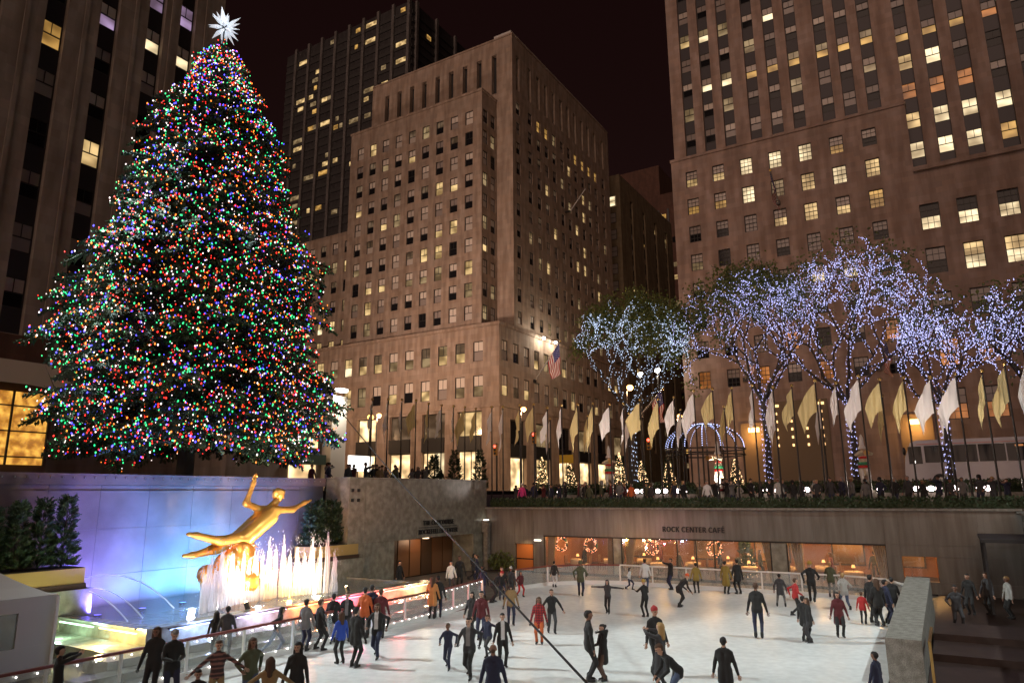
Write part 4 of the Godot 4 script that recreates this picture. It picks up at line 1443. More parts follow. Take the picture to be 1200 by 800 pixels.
func leaf_mesh() -> ArrayMesh:
	if not M.has("_leaf"):
		var st := begin()
		for p in [Vector3(0, 0, 0), Vector3(0.35, 0.06, 0.45), Vector3(0, 0, 1), Vector3(0, 0, 0), Vector3(0, 0, 1), Vector3(-0.35, 0.06, 0.45)]:
			st.set_smooth_group(-1)
			st.add_vertex(p)
		M["_leaf"] = mesh_of(st, null)
	return M["_leaf"]

func random_basis(s: float) -> Basis:
	return Basis.from_euler(Vector3(rng.randf_range(-1.4, 1.4), rng.randf() * TAU, rng.randf_range(-1.2, 1.2))).scaled(Vector3.ONE * s)

func leafy_bush(called: String, label: String, at: Vector3, half: Vector3, n: int, mk: String, group := "") -> Node3D:
	var t := thing(called, label, "shrub", at, group)
	var st := begin()
	for k in 7:
		var e := Vector3(rng.randf_range(-1, 1) * half.x, half.y * rng.randf_range(0.7, 1.0), rng.randf_range(-1, 1) * half.z)
		tube(st, [Vector3(e.x * 0.15, 0, e.z * 0.15), e * Vector3(0.6, 0.6, 0.6), e], [0.03, 0.02, 0.006], 4, false)
	commit(st, "stem", M.bark, t)
	var places := []
	for i in n:
		var v := Vector3(rng.randfn(), rng.randfn(), rng.randfn()).normalized() * pow(rng.randf(), 0.4)
		places.append(Transform3D(random_basis(rng.randf_range(0.14, 0.28)), Vector3(v.x * half.x, half.y * (0.55 + 0.5 * v.y), v.z * half.z)))
	copies("foliage", leaf_mesh(), M[mk], places, t)
	return t

func hedge(label: String, a: Vector3, b: Vector3, h: float, w: float) -> void:
	var t := thing("hedge", label, "hedge", a)
	var d := b - a
	var l := d.length()
	var n := d.normalized().cross(Vector3.UP)
	var st := begin()
	box(st, d / 2 + Vector3(0, h * 0.36, 0), Vector3(absf(d.x) + w * 0.5 * absf(n.x), h * 0.68, absf(d.z) + w * 0.5 * absf(n.z)))
	commit(st, "inner_twigs", M.hedge_leaf, t)
	var places := []
	for i in int(l * 380 * h):
		var p := d * rng.randf() + n * w * rng.randf_range(-0.5, 0.5) + Vector3.UP * h * rng.randf_range(0.05, 1.0)
		if rng.randf() < 0.35:
			p.y = h * rng.randf_range(0.75, 1.05)
		elif rng.randf() < 0.6:
			p += n * (w * 0.5 * (1.0 if n.z > 0.0 else -1.0) - n.dot(p) * 1.0)
		places.append(Transform3D(random_basis(rng.randf_range(0.1, 0.19)), p))
	copies("foliage", leaf_mesh(), M.hedge_leaf, places, t)

func build_planters_and_hedges() -> void:
	# planters with clipped conifers either side of the fountain
	for p in [["planter_box", "tan planter box lit in front, holding the dark conifers left of the fountain", -14.0, 3.6], ["planter_box", "tan planter box holding the green conifers right of the fountain", -29.2, 3.3]]:
		var t := thing(p[0], p[1], "planter", Vector3(-29.7, 0, p[2]), "planters beside the fountain")
		bx("plinth", t, Vector3(0, 0.9, 0), Vector3(1.9, 1.8, p[3] + 0.5), M.granite_green)
		bx("tray", t, Vector3(0, 1.9, 0), Vector3(1.6, 0.2, p[3] + 0.1), M.wood_dark)
		bx("trough", t, Vector3(0, 2.28, 0), Vector3(1.5, 0.56, p[3]), M.tan_paint)
		bx("soil", t, Vector3(0, 2.57, 0), Vector3(1.4, 0.03, p[3] - 0.1), M.bark)
	for k in 4:
		conifer_thing("clipped_conifer", ["dark conifer in the left planter, farthest from the fountain", "dark conifer in the left planter, second from the tent", "dark conifer in the left planter, third from the tent", "dark conifer in the left planter, nearest the fountain jets"][k], Vector3(-29.7, 2.55, -12.7 - k * 0.85), [2.3, 2.5, 2.6, 2.7][k], 0.55, 60, "conifers in the left planter")
	for k in 6:
		conifer_thing("clipped_conifer", "green conifer in the right planter, %s counted from the statue" % ordinal(k), Vector3(-29.75, 2.55, -27.9 - k * 0.52), rng.randf_range(2.1, 2.45), 0.38, 45, "conifers in the right planter")
	hedge("long low hedge on top of the café wall in front of the crowd", Vector3(-28.8, 4.32, -44.6), Vector3(3.6, 4.32, -44.6), 0.55, 0.7)
	hedge("hedge on the raised bed behind the crowd at the left", Vector3(-30.2, 5.1, -54.2), Vector3(-16.5, 5.1, -54.2), 0.85, 1.0)
	hedge("hedge on the raised bed behind the crowd at the right", Vector3(-13.5, 5.1, -54.2), Vector3(6.5, 5.1, -54.2), 0.8, 1.0)
	var t2 := thing("planting_bed", "long stone planting bed behind the crowd, under the lit trees", "planter", Vector3(-12, WALK, -54.3))
	bx("kerb_wall", t2, Vector3(0, 0.42, 1.0), Vector3(38, 0.84, 0.4), M.concrete)
	bx("kerb_wall", t2, Vector3(0, 0.7, -5.4), Vector3(38, 1.4, 0.4), M.concrete)
	bx("soil", t2, Vector3(0, 0.38, -2.2), Vector3(37.6, 0.76, 6.0), M.bark)

# ---------------------------------------------------------------- bare trees wound with bulbs
func grow(st: SurfaceTool, p: Vector3, d: Vector3, l: float, r: float, depth: int, spread: float, lights: Array, tips: Array, box_lo: Vector3, box_hi: Vector3) -> void:
	var pts := [p]
	var rad := [r]
	var q := p
	var n := 4
	var dir := d
	for i in n:
		dir = (dir + Vector3(rng.randf_range(-1, 1), rng.randf_range(-0.55, 0.75), rng.randf_range(-1, 1)) * 0.22).normalized()
		var nq := q + dir * l / n
		var c := (box_lo + box_hi) / 2
		var e := (box_hi - box_lo) / 2
		var off := (nq - c) / e
		if off.length() > 1.0 and depth < 4:
			dir = (dir - off.normalized() * 0.7).normalized()
			nq = q + dir * l / n
		var steps_n := int(ceil((l / n) / 0.145))
		for k in steps_n:
			var f := float(k) / steps_n
			var a := rng.randf() * TAU
			var rr := lerpf(rad[-1], r * (1.0 - 0.5 * (i + 1) / n), f) + 0.035
			lights.append(q.lerp(nq, f) + Vector3(cos(a), rng.randf_range(-0.7, 0.7), sin(a)) * (rr + 0.05))
		q = nq
		pts.append(q)
		rad.append(r * (1.0 - 0.5 * (i + 1) / n))
	tube(st, pts, rad, 6 if depth > 2 else 4, false)
	if depth == 0:
		tips.append(q)
		return
	var kids := 3 if depth > 1 else 2
	var a0 := rng.randf() * TAU
	for k in kids:
		var a := a0 + TAU * k / kids + rng.randf_range(-0.4, 0.4)
		var side := dir.cross(Vector3.UP if absf(dir.y) < 0.9 else Vector3.RIGHT).normalized().rotated(dir, a)
		var nd := (dir * (1.0 - spread * 0.4) + side * spread + Vector3.UP * 0.12).normalized()
		grow(st, pts[2 + k % 3] if k > 0 else q, nd, l * rng.randf_range(0.66, 0.86), r * 0.52, depth - 1, spread, lights, tips, box_lo, box_hi)

func lit_tree(label: String, base: Vector3, fork: float, lo: Vector3, hi: Vector3, leaves: int, lit: String, seed_n: int, dens := 1.0) -> void:
	rng.seed = seed_n
	var t := thing("lit_tree", label, "tree", base, "trees wound with white bulbs")
	var st := begin()
	var lights := []
	var tips := []
	tube(st, [Vector3.ZERO, Vector3(0.1, fork * 0.5, 0), Vector3(0, fork, 0)], [0.3, 0.22, 0.2], 8)
	commit(st, "trunk", M.bark, t)
	for k in int(fork / 0.035):
		var y := k * 0.035
		if y < 1.0:
			continue
		var a := k * 0.55 + rng.randf_range(-0.5, 0.5)
		lights.append(Vector3(cos(a) * 0.3, y + rng.randf_range(-0.05, 0.05), sin(a) * 0.3))
	st = begin()
	var span := hi - lo
	var l := minf(span.x, span.y * 1.1) * 0.44
	for k in 6:
		var a := TAU * k / 6 + rng.randf_range(-0.3, 0.3)
		var d := Vector3(cos(a) * 0.8, rng.randf_range(0.6, 1.35), sin(a) * 0.8).normalized()
		grow(st, Vector3(0, fork - 0.1, 0), d, l, 0.14, 3, 0.75, lights, tips, lo, hi)
	commit(st, "limbs", M.bark, t)
	var places := []
	for p in lights:
		if rng.randf() > dens:
			continue
		var s := rng.randf_range(0.018, 0.036)
		places.append(Transform3D(Basis.from_scale(Vector3(s, s * 1.3, s)), p))
	copies("bulb_string", bulb_mesh(), M[lit], places, t, "bluish white bulbs wound round trunk and limbs")
	if leaves > 0:
		var lp := []
		for i in leaves:
			var tip: Vector3 = tips[rng.randi_range(0, tips.size() - 1)]
			lp.append(Transform3D(random_basis(rng.randf_range(0.18, 0.34)), tip + Vector3(rng.randfn(), rng.randfn(), rng.randfn()) * 0.45))
		copies("leaves", leaf_mesh(), M.leaf_green, lp, t)

func build_lit_trees() -> void:
	var z := -57.6
	lit_tree("bulb-wound tree with green leaves standing alone near the side street", Vector3(-22.8, 5.06, z), 7.0, Vector3(-5.2, 5.8, -3.5), Vector3(5.6, 18.0, 3.5), 9000, "bulb_pale_blue", 101, 0.9)
	lit_tree("bulb-wound tree with yellowish leaves left of the tower's lit entrance", Vector3(-11.8, 5.06, z), 7.2, Vector3(-7.4, 6.3, -3.5), Vector3(4.8, 18.2, 3.5), 7000, "bulb_blue_white", 202, 0.85)
	lit_tree("tallest bulb-wound tree right of the tower's lit entrance", Vector3(-5.7, 5.06, z), 6.6, Vector3(-5.0, 5.4, -3.5), Vector3(7.4, 19.4, 3.5), 1500, "bulb_blue_white", 303)
	lit_tree("dense bulb-wound tree in front of the white coach", Vector3(0.2, 5.06, z), 6.2, Vector3(-2.6, 5.0, -3.0), Vector3(4.8, 14.6, 3.0), 700, "bulb_blue_white", 404)
	lit_tree("bulb-wound tree cut off by the right edge of the view", Vector3(5.4, 5.06, z + 2), 6.6, Vector3(-2.6, 6.0, -2.5), Vector3(4.0, 14.6, 2.5), 900, "bulb_blue_white", 505, 0.7)
	rng.seed = 777

# ---------------------------------------------------------------- fountain, statue
func build_fountain() -> void:
	var t := thing("fountain", "wide stone fountain basin with coloured lights in front of the golden statue", "fountain", Vector3.ZERO)
	var g: Material = M.granite_green
	# basin walls
	bx("basin_wall", t, Vector3(-23.6, 0.43, -22.6), Vector3(0.4, 0.86, 15.2), g)
	bx("basin_wall", t, Vector3(-27.1, 0.43, -15.2), Vector3(6.6, 0.86, 0.4), g)
	bx("basin_wall", t, Vector3(-27.1, 0.43, -30.0), Vector3(6.6, 0.86, 0.36), g)
	bx("basin_rim", t, Vector3(-23.55, 0.89, -22.6), Vector3(0.6, 0.06, 15.4), g)
	bx("basin_rim", t, Vector3(-27.1, 0.89, -15.15), Vector3(6.5, 0.06, 0.6), g)
	bx("basin_floor", t, Vector3(-27.2, 0.2, -22.6), Vector3(6.8, 0.06, 14.4), g)
	# lower tier and steps towards the ice
	bx("lower_step", t, Vector3(-22.7, 0.2, -21.6), Vector3(1.3, 0.4, 17.2), g)
	bx("lower_step", t, Vector3(-26.6, 0.2, -14.3), Vector3(6.4, 0.4, 1.2), g)
	bx("lower_step", t, Vector3(-21.7, 0.06, -21.0), Vector3(0.7, 0.2, 18.4), g)
	var wm := mat("pool_water", Color(0.5, 0.6, 0.65, 0.35), 0.05)
	wm.transparency = BaseMaterial3D.TRANSPARENCY_ALPHA
	var wn := noise_tex(61, 0.03, Color.BLACK, Color.WHITE, 256, 3, true)
	wm.normal_enabled = true
	wm.normal_texture = wn
	wm.normal_scale = 0.6
	wm.uv1_triplanar = true
	wm.uv1_world_triplanar = true
	wm.uv1_scale = Vector3(0.5, 0.5, 0.5)
	var st := begin()
	sheet(st, -30.7, -23.8, -29.8, -15.4, 0.8)
	var w := commit(st, "pool_water", wm, self)
	w.set_meta("kind", "structure")
	# jets: bundles of rising and falling strands
	var jm := mat("jet_water", Color(0.93, 0.95, 1.0, 0.42), 0.5)
	jm.transparency = BaseMaterial3D.TRANSPARENCY_ALPHA
	jm.backlight_enabled = true
	jm.backlight = Color(0.9, 0.9, 0.9)
	var heights := [1.7, 2.3, 2.0, 2.75, 2.2, 2.5, 1.9, 2.35, 2.0, 2.45, 2.15, 2.75, 2.3, 2.9, 2.2, 2.6, 2.05, 2.85, 2.5, 3.0, 2.0]
	for k in heights.size():
		var f := float(k) / (heights.size() - 1)
		var z := -18.5 - 7.0 * f
		var x := -25.4 - 0.9 * sin(f * PI)
		var h: float = heights[k]
		var js := begin()
		for s in 20:
			var ox := rng.randfn() * 0.075
			var oz := rng.randfn() * 0.095
			var hh := h * (1.0 - 0.55 * rng.randf() * rng.randf() - 1.4 * absf(oz) - 1.4 * absf(ox))
			var pts := []
			var rad := []
			for i in 7:
				var q := i / 6.0
				pts.append(Vector3(ox * (1.15 - 0.4 * q) + rng.randf_range(-0.015, 0.015), hh * q, oz * (1.15 - 0.4 * q) + rng.randf_range(-0.02, 0.02)))
				rad.append(0.036 * (1.0 - 0.72 * q) + rng.randf() * 0.01)
			tube(js, pts, rad, 5, false)
		for s in 60:
			var q := pow(rng.randf(), 0.6)
			ball(js, Vector3(rng.randfn() * 0.12, h * q, rng.randfn() * 0.13), Vector3(1, 2.2, 1) * rng.randf_range(0.008, 0.022), 4, 3)
		var j := commit(js, "water_jet", jm, t, Vector3(x, 0.8, z))
		j.set_meta("label", "upright white jet of water")
	# thin arcs at the left
	for a in [[Vector3(-29.9, 1.9, -15.8), Vector3(-27.3, 0.82, -18.6), 0.75], [Vector3(-29.9, 1.7, -15.9), Vector3(-26.0, 0.82, -15.9), 0.3], [Vector3(-29.8, 1.7, -16.3), Vector3(-26.2, 0.82, -16.6), 0.35]]:
		var js := begin()
		var pts := []
		var rad := []
		for i in 13:
			var q := i / 12.0
			pts.append(a[0].lerp(a[1], q) + Vector3.UP * 4.0 * a[2] * q * (1 - q))
			rad.append(0.018 + 0.012 * q)
		tube(js, pts, rad, 5, false)
		commit(js, "water_arc", jm, t)
	# lamps in the water: each a glowing lens and a light just above it
	var lamps := [
		# x, z, colour, energy
		[-30.3, -16.2, lin(0.16, 0.12, 1.0), 5.0], [-30.3, -18.0, lin(0.20, 0.18, 1.0), 5.0], [-30.3, -19.8, lin(0.13, 0.32, 1.0), 6.0],
		[-30.3, -21.6, lin(0.10, 0.46, 1.0), 6.5], [-30.3, -23.4, lin(0.09, 0.46, 1.0), 7.0], [-30.3, -25.2, lin(0.12, 0.34, 1.0), 5.0], [-30.3, -26.6, lin(0.36, 0.3, 1.0), 2.5],
		[-26.6, -18.9, lin(0.8, 0.8, 1.0), 4.0], [-26.9, -20.3, lin(1.0, 0.9, 0.9), 6.0], [-27.0, -21.6, lin(1.0, 0.85, 0.7), 7.0], [-26.9, -22.9, lin(1.0, 0.50, 0.08), 14.0], [-26.7, -24.0, lin(1.0, 0.52, 0.07), 14.0], [-26.4, -25.2, lin(0.85, 0.85, 1.0), 6.0],
		[-24.9, -22.4, lin(1.0, 0.5, 0.1), 6.0], [-24.7, -20.6, lin(1.0, 0.85, 0.8), 4.0], [-24.9, -24.0, lin(1.0, 0.7, 0.3), 4.0]]
	var li := 0
	for l in lamps:
		li += 1
		var o := thing("pool_lamp", "round lamp glowing in the fountain pool, %s of the ring round the statue" % ordinal(li - 1), "lamp", Vector3(l[0], 0.72, l[1]), "lamps in the fountain pool")
		var ls := begin()
		lathe(ls, [Vector2(0.17, -0.1), Vector2(0.17, 0.06), Vector2(0.13, 0.1)], 10)
		commit(ls, "housing", M.frame_dark, o)
		ls = begin()
		lathe(ls, [Vector2(0.13, 0.1), Vector2(0.001, 0.115)], 10)
		var key := "pool_glow_%d" % li
		commit(ls, "lamp_lens", glow_mat(key, l[2], 3.0), o)
		if l[0] < -30.0:
			o.position.x = -28.5
			spot(o, Vector3(0, 0.25, 0), Vector3(-2.5, 2.6, 0), l[2], l[3] * (8.0 if l[1] < -19.0 else 5.5), 62.0, 0.12)
		else:
			omni(o, Vector3(0, 0.22, 0), l[2], l[3] * 0.7, 0.12)
	# coloured strips under the rims, lighting the faces of the steps
	for s in [[-23.25, -17.0, 2.6, lin(0.35, 0.5, 1.0), 0.8], [-23.25, -19.6, 2.4, lin(0.7, 0.6, 1.0), 0.7], [-23.25, -22.0, 2.4, lin(1.0, 0.30, 0.10), 1.3], [-23.25, -24.6, 2.6, lin(1.0, 0.12, 0.22), 1.6], [-23.25, -27.2, 2.4, lin(1.0, 0.16, 0.12), 1.3], [-23.25, -29.2, 1.4, lin(1.0, 0.75, 0.4), 0.9]]:
		var o := thing("strip_lamp", "coloured strip lamp under the fountain rim, " + {-17.0: "blue one", -19.6: "lilac one", -22.0: "orange one", -24.6: "pink one", -27.2: "red one", -29.2: "pale one"}[s[1]], "lamp", Vector3(s[0], 0.80, s[1]), "strip lamps under the fountain rim")
		bx("housing", o, Vector3(0, 0.03, 0), Vector3(0.08, 0.05, s[2]), M.frame_dark)
		bx("lamp_strip", o, Vector3(0.02, 0.0, 0), Vector3(0.05, 0.04, s[2] * 0.96), glow_mat("strip_%d" % int(-s[1] * 10), s[3], 3.5))
		omni(o, Vector3(0.55, -0.1, 0), s[3], s[4] * 5.0, 0.1)
	for s in [[-24.6, lin(1.0, 0.72, 0.25), 1.3], [-27.2, lin(0.5, 0.9, 0.6), 0.4]]:
		var o := thing("strip_lamp", "strip lamp under the fountain's left rim, " + ("yellow one" if s[0] > -26 else "greenish one"), "lamp", Vector3(s[0], 0.80, -14.75), "strip lamps under the fountain rim")
		bx("lamp_strip", o, Vector3(0, 0, 0.02), Vector3(2.2, 0.04, 0.05), glow_mat("strip_l%d" % int(-s[0] * 10), s[1], 3.5))
		omni(o, Vector3(0, -0.1, 0.6), s[1], s[2] * 5.0, 0.1)

func build_statue() -> void:
	# plain gilded reclining figure on a rough mound
	var t := thing("golden_statue", "gilded reclining figure on a mound behind the fountain jets", "statue", Vector3(-27.6, 0.75, -22.0))
	var k := 2.55
	# x: towards the ice, y up, z: towards the tent (left in view) is +z
	var J := func(x: float, y: float, z: float) -> Vector3: return Vector3(x, y, z) * k
	var hip: Vector3 = J.call(0.0, 1.02, 0.05)
	var chest: Vector3 = J.call(0.02, 1.38, -0.42)
	var neck: Vector3 = J.call(0.02, 1.56, -0.56)
	var bones := []
	var add := func(a: Vector3, b: Vector3, ra: float, rb: float): bones.append([a, b, ra * k * 1.3, rb * k * 1.36, 0])
	add.call(hip + Vector3(0.08 * k, 0, 0), chest + Vector3(0.10 * k, -0.02, 0), 0.115, 0.115)
	add.call(hip - Vector3(0.08 * k, 0, 0), chest - Vector3(0.10 * k, 0.02, 0), 0.115, 0.115)
	add.call(chest + Vector3(0.15 * k, 0.1 * k, -0.08 * k), chest + Vector3(-0.15 * k, 0.1 * k, -0.08 * k), 0.075, 0.075)
	add.call(chest, neck, 0.09, 0.055)
	add.call(neck, neck + J.call(0.02, 0.1, -0.07), 0.05, 0.05)
	# legs
	var kn1: Vector3 = J.call(0.06, 1.0, 0.55)
	var an1: Vector3 = J.call(0.06, 1.12, 1.0)
	var kn2: Vector3 = J.call(-0.1, 0.86, 0.5)
	var an2: Vector3 = J.call(-0.06, 0.8, 0.96)
	add.call(hip + Vector3(0.07 * k, 0, 0), kn1, 0.1, 0.065)
	add.call(kn1, an1, 0.062, 0.038)
	add.call(an1, an1 + J.call(0, 0.03, 0.17), 0.04, 0.025)
	add.call(hip - Vector3(0.07 * k, 0, 0), kn2, 0.1, 0.065)
	add.call(kn2, an2, 0.062, 0.038)
	add.call(an2, an2 + J.call(0, 0.0, 0.17), 0.04, 0.025)
	# arms: one raised, one stretched out
	var sh1: Vector3 = chest + J.call(0.17, 0.12, -0.04)
	var el1: Vector3 = J.call(0.12, 1.5, -0.96)
	var ha1: Vector3 = J.call(0.14, 1.62, -1.22)
	add.call(sh1, el1, 0.056, 0.042)
	add.call(el1, ha1, 0.042, 0.028)
	var sh2: Vector3 = chest + J.call(-0.16, 0.12, -0.02)
	var el2: Vector3 = J.call(-0.1, 1.62, -0.06)
	var ha2: Vector3 = J.call(-0.08, 1.98, -0.18)
	add.call(sh2, el2, 0.056, 0.042)
	add.call(el2, ha2, 0.042, 0.028)
	add.call(ha1, ha1 + J.call(0.0, 0.02, -0.09), 0.032, 0.026)
	add.call(ha2, ha2 + J.call(0.0, 0.09, -0.02), 0.032, 0.026)
	var d := sdf_mesh(bones, 0.075, 0.12)
	var st := begin()
	add_arrays(st, d)
	# head, fingers
	var hd := head_arrays()
	var hb := Basis(Vector3.UP, PI * 0.78) * Basis(Vector3.RIGHT, 0.35)
	add_arrays(st, hd, Transform3D(hb.scaled(Vector3.ONE * k), neck + J.call(0.03, 0.2, -0.11)))
	for h in [[ha1 + J.call(0.0, 0.02, -0.09), J.call(0, 0.1, -1).normalized(), Vector3.UP], [ha2 + J.call(0.0, 0.09, -0.02), J.call(0, 1, -0.2).normalized(), Vector3.RIGHT]]:
		hand_fingers(st, h[0], h[1], h[2], k)
	var am := st.commit()
	am.surface_set_material(0, M.gold)
	inst(am, "figure", t, Transform3D.IDENTITY)
	var hair := hair_mesh("short")
	inst(hair, "hair", t, Transform3D(hb.scaled(Vector3.ONE * k * 1.04), neck + J.call(0.03, 0.2, -0.11)), M.gold)
	# drapery: a band of cloth folded under the hip and floating behind
	st = begin()
	var rows := []
	for i in 16:
		var q := i / 15.0
		var c: Vector3 = J.call(-0.16, 0.9 + 0.12 * sin(q * PI), -0.25 + 1.0 * q)
		var row := []
		for s in 7:
			var v := s / 6.0
			row.append(c + J.call(0.34 * v, -0.16 * absf(v - 0.5) + 0.03 * sin(v * 19.0 + q * 5.0), 0.02 * sin(v * 12.0)))
		rows.append(row)
	for i in 15:
		for s in 6:
			for p in [rows[i][s], rows[i + 1][s], rows[i + 1][s + 1], rows[i][s], rows[i + 1][s + 1], rows[i][s + 1]]:
				st.set_smooth_group(0)
				st.add_vertex(p)
	commit(st, "drapery", M.gold, t)
	# mound
	bones = []
	rng.seed = 99
	for i in 26:
		var a := rng.randf() * TAU
		var q := rng.randf()
		var p := Vector3(cos(a) * 1.1 * q, 0.25 + 2.3 * (1.0 - q * 0.7) * rng.randf(), 0.3 + sin(a) * 1.7 * q)
		bones.append([p, p + Vector3(rng.randf_range(-0.3, 0.3), rng.randf_range(-0.5, 0.2), rng.randf_range(-0.5, 0.5)), rng.randf_range(0.3, 0.5), rng.randf_range(0.2, 0.4), 0])
	bones.append([Vector3(0, 0.2, 0.1), Vector3(0, 2.2, 0.0), 0.9, 0.5, 0])
	st = begin()
	add_arrays(st, sdf_mesh(bones, 0.13, 0.1))
	am = st.commit()
	am.surface_set_material(0, mat("gold_rough", lin(0.85, 0.42, 0.10), 0.5, 1.0))
	inst(am, "mound", t, Transform3D.IDENTITY)
	# two unseen spotlights, placed on the fountain rim to light the figure
	for s in [[Vector3(-23.95, 1.0, -19.5), 75.0], [Vector3(-23.95, 1.0, -25.0), 85.0]]:
		var o := thing("unseen_statue_spotlight", "small unseen spotlight placed on the fountain rim to light the statue, " + ("nearer the tent" if s[0].z > -22 else "nearer the green block"), "spotlight", s[0], "spotlights on the fountain rim")
		var ls := begin()
		tube(ls, [Vector3(0, -0.08, 0), Vector3(-0.14, 0.12, 0)], [0.1, 0.1], 8)
		commit(ls, "housing", M.frame_dark, o)
		ls = begin()
		ball(ls, Vector3(-0.15, 0.14, 0), Vector3.ONE * 0.07, 8, 5)
		commit(ls, "lamp_lens", glow_mat("statue_lens", lin(1, 0.8, 0.5), 5.0), o)
		spot(o, Vector3(-0.3, 0.26, 0), Vector3(-27.4, 3.6, -22.3) - s[0], lin(1.0, 0.80, 0.52), s[1], 38.0, 0.1)
	rng.seed = 555

# ---------------------------------------------------------------- rink fence
func build_rink_fence() -> void:
	var runs := [
		["low rail with clear panels and bulbs between the ice and the fountain", [Vector2(-19.75, -8.2), Vector2(-19.75, -12), Vector2(-19.75, -16), Vector2(-19.75, -20), Vector2(-19.8, -24), Vector2(-19.95, -27.6), Vector2(-20.5, -30.8)], true],
		["low pale rail with clear panels along the far side of the ice", [Vector2(-21.3, -35.4), Vector2(-20.7, -38.0), Vector2(-19.2, -39.75), Vector2(-17.2, -40.5), Vector2(-13.2, -40.5), Vector2(-9.1, -40.5), Vector2(-5.1, -40.5), Vector2(-3.2, -39.8), Vector2(-2.2, -37.7)], false]]
	for r in runs:
		var t := thing("rink_rail", r[0], "rail", Vector3.ZERO, "rails round the ice")
		var pts: Array = []
		for i in r[1].size() - 1:
			var a: Vector2 = r[1][i]
			var b: Vector2 = r[1][i + 1]
			var n := maxi(1, int(round(a.distance_to(b) / 2.0)))
			for k in n:
				pts.append(a.lerp(b, float(k) / n))
		pts.append(r[1][-1])
		var places := []
		for i in pts.size():
			var p: Vector2 = pts[i]
			bx("post", t, Vector3(p.x, 0.53, p.y), Vector3(0.07, 1.06, 0.07), M.white_paint)
			if i == pts.size() - 1:
				continue
			var q: Vector2 = pts[i + 1]
			var mid := (p + q) / 2
			var l := p.distance_to(q)
			var bs := Basis(Vector3.UP, -atan2(q.y - p.y, q.x - p.x))
			for part in [["top_rail", 1.09, 0.07, 0.1, M.rail_red if r[2] or i < 3 else M.white_paint, l], ["clear_panel", 0.6, 0.86, 0.015, M.clear_panel, l - 0.1], ["kick_board", 0.1, 0.2, 0.05, M.white_paint, l - 0.08]]:
				inst(unit_box, part[0], t, Transform3D(bs * Basis.from_scale(Vector3(part[5], part[2], part[3])), Vector3(mid.x, part[1], mid.y)), part[4])
			if r[2]:
				var nb := int(l / 0.42)
				for k in nb:
					var c := p.lerp(q, (k + 0.5) / nb)
					places.append(Transform3D(Basis.from_scale(Vector3.ONE * 0.032), Vector3(c.x + 0.07, 0.2, c.y)))
					places.append(Transform3D(Basis.from_scale(Vector3.ONE * 0.026), Vector3(c.x + 0.07, 1.0, c.y)))
		if places:
			copies("bulb_string", bulb_mesh(), M.bulb_white, places, t, "small white bulbs along the foot and the top of the rail")

# ---------------------------------------------------------------- flags
func ordinal(i: int) -> String:
	var w := ["first", "second", "third", "fourth", "fifth", "sixth", "seventh", "eighth", "ninth", "tenth", "eleventh", "twelfth", "thirteenth", "fourteenth", "fifteenth", "sixteenth", "seventeenth", "eighteenth", "nineteenth"]
	if i < 19:
		return w[i]
	var n := i + 1
	if n % 10 == 0:
		return ["twentieth", "thirtieth", "fortieth", "fiftieth", "sixtieth", "seventieth", "eightieth"][n / 10 - 2]
	return ["twenty-", "thirty-", "forty-", "fifty-", "sixty-", "seventy-", "eighty-"][n / 10 - 2] + w[n % 10 - 1]

# cloth hanging from a hoist: hoist runs down from top, the fly edge falls under its own weight
func cloth(st: SurfaceTool, top: Vector3, hoist: Vector3, fly: Vector3, droop: float, folds: float, sd: float, nx := 12, ny := 8) -> void:
	var side := hoist.cross(fly).normalized()
	var g := []
	for i in nx + 1:
		var u := float(i) / nx
		var row := []
		for j in ny + 1:
			var v := float(j) / ny
			var p := top + hoist * (v * (1.0 - 0.25 * u) + 0.0) + fly * u * (1.0 - 0.28 * v * u) + Vector3.DOWN * droop * (u * u * 0.55 + u * 0.45)
			p += side * folds * (sin(u * 8.0 + sd + v * 2.5) * (0.35 + u) * 0.5 + sin(u * 15.0 + sd * 2.0 - v * 4.0) * 0.22)
			row.append([p, Vector2(u, v)])
		g.append(row)
	for i in nx:
		for j in ny:
			for q in [g[i][j], g[i + 1][j], g[i + 1][j + 1], g[i][j], g[i + 1][j + 1], g[i][j + 1]]:
				st.set_smooth_group(0)
				st.set_uv(q[1])
				st.add_vertex(q[0])

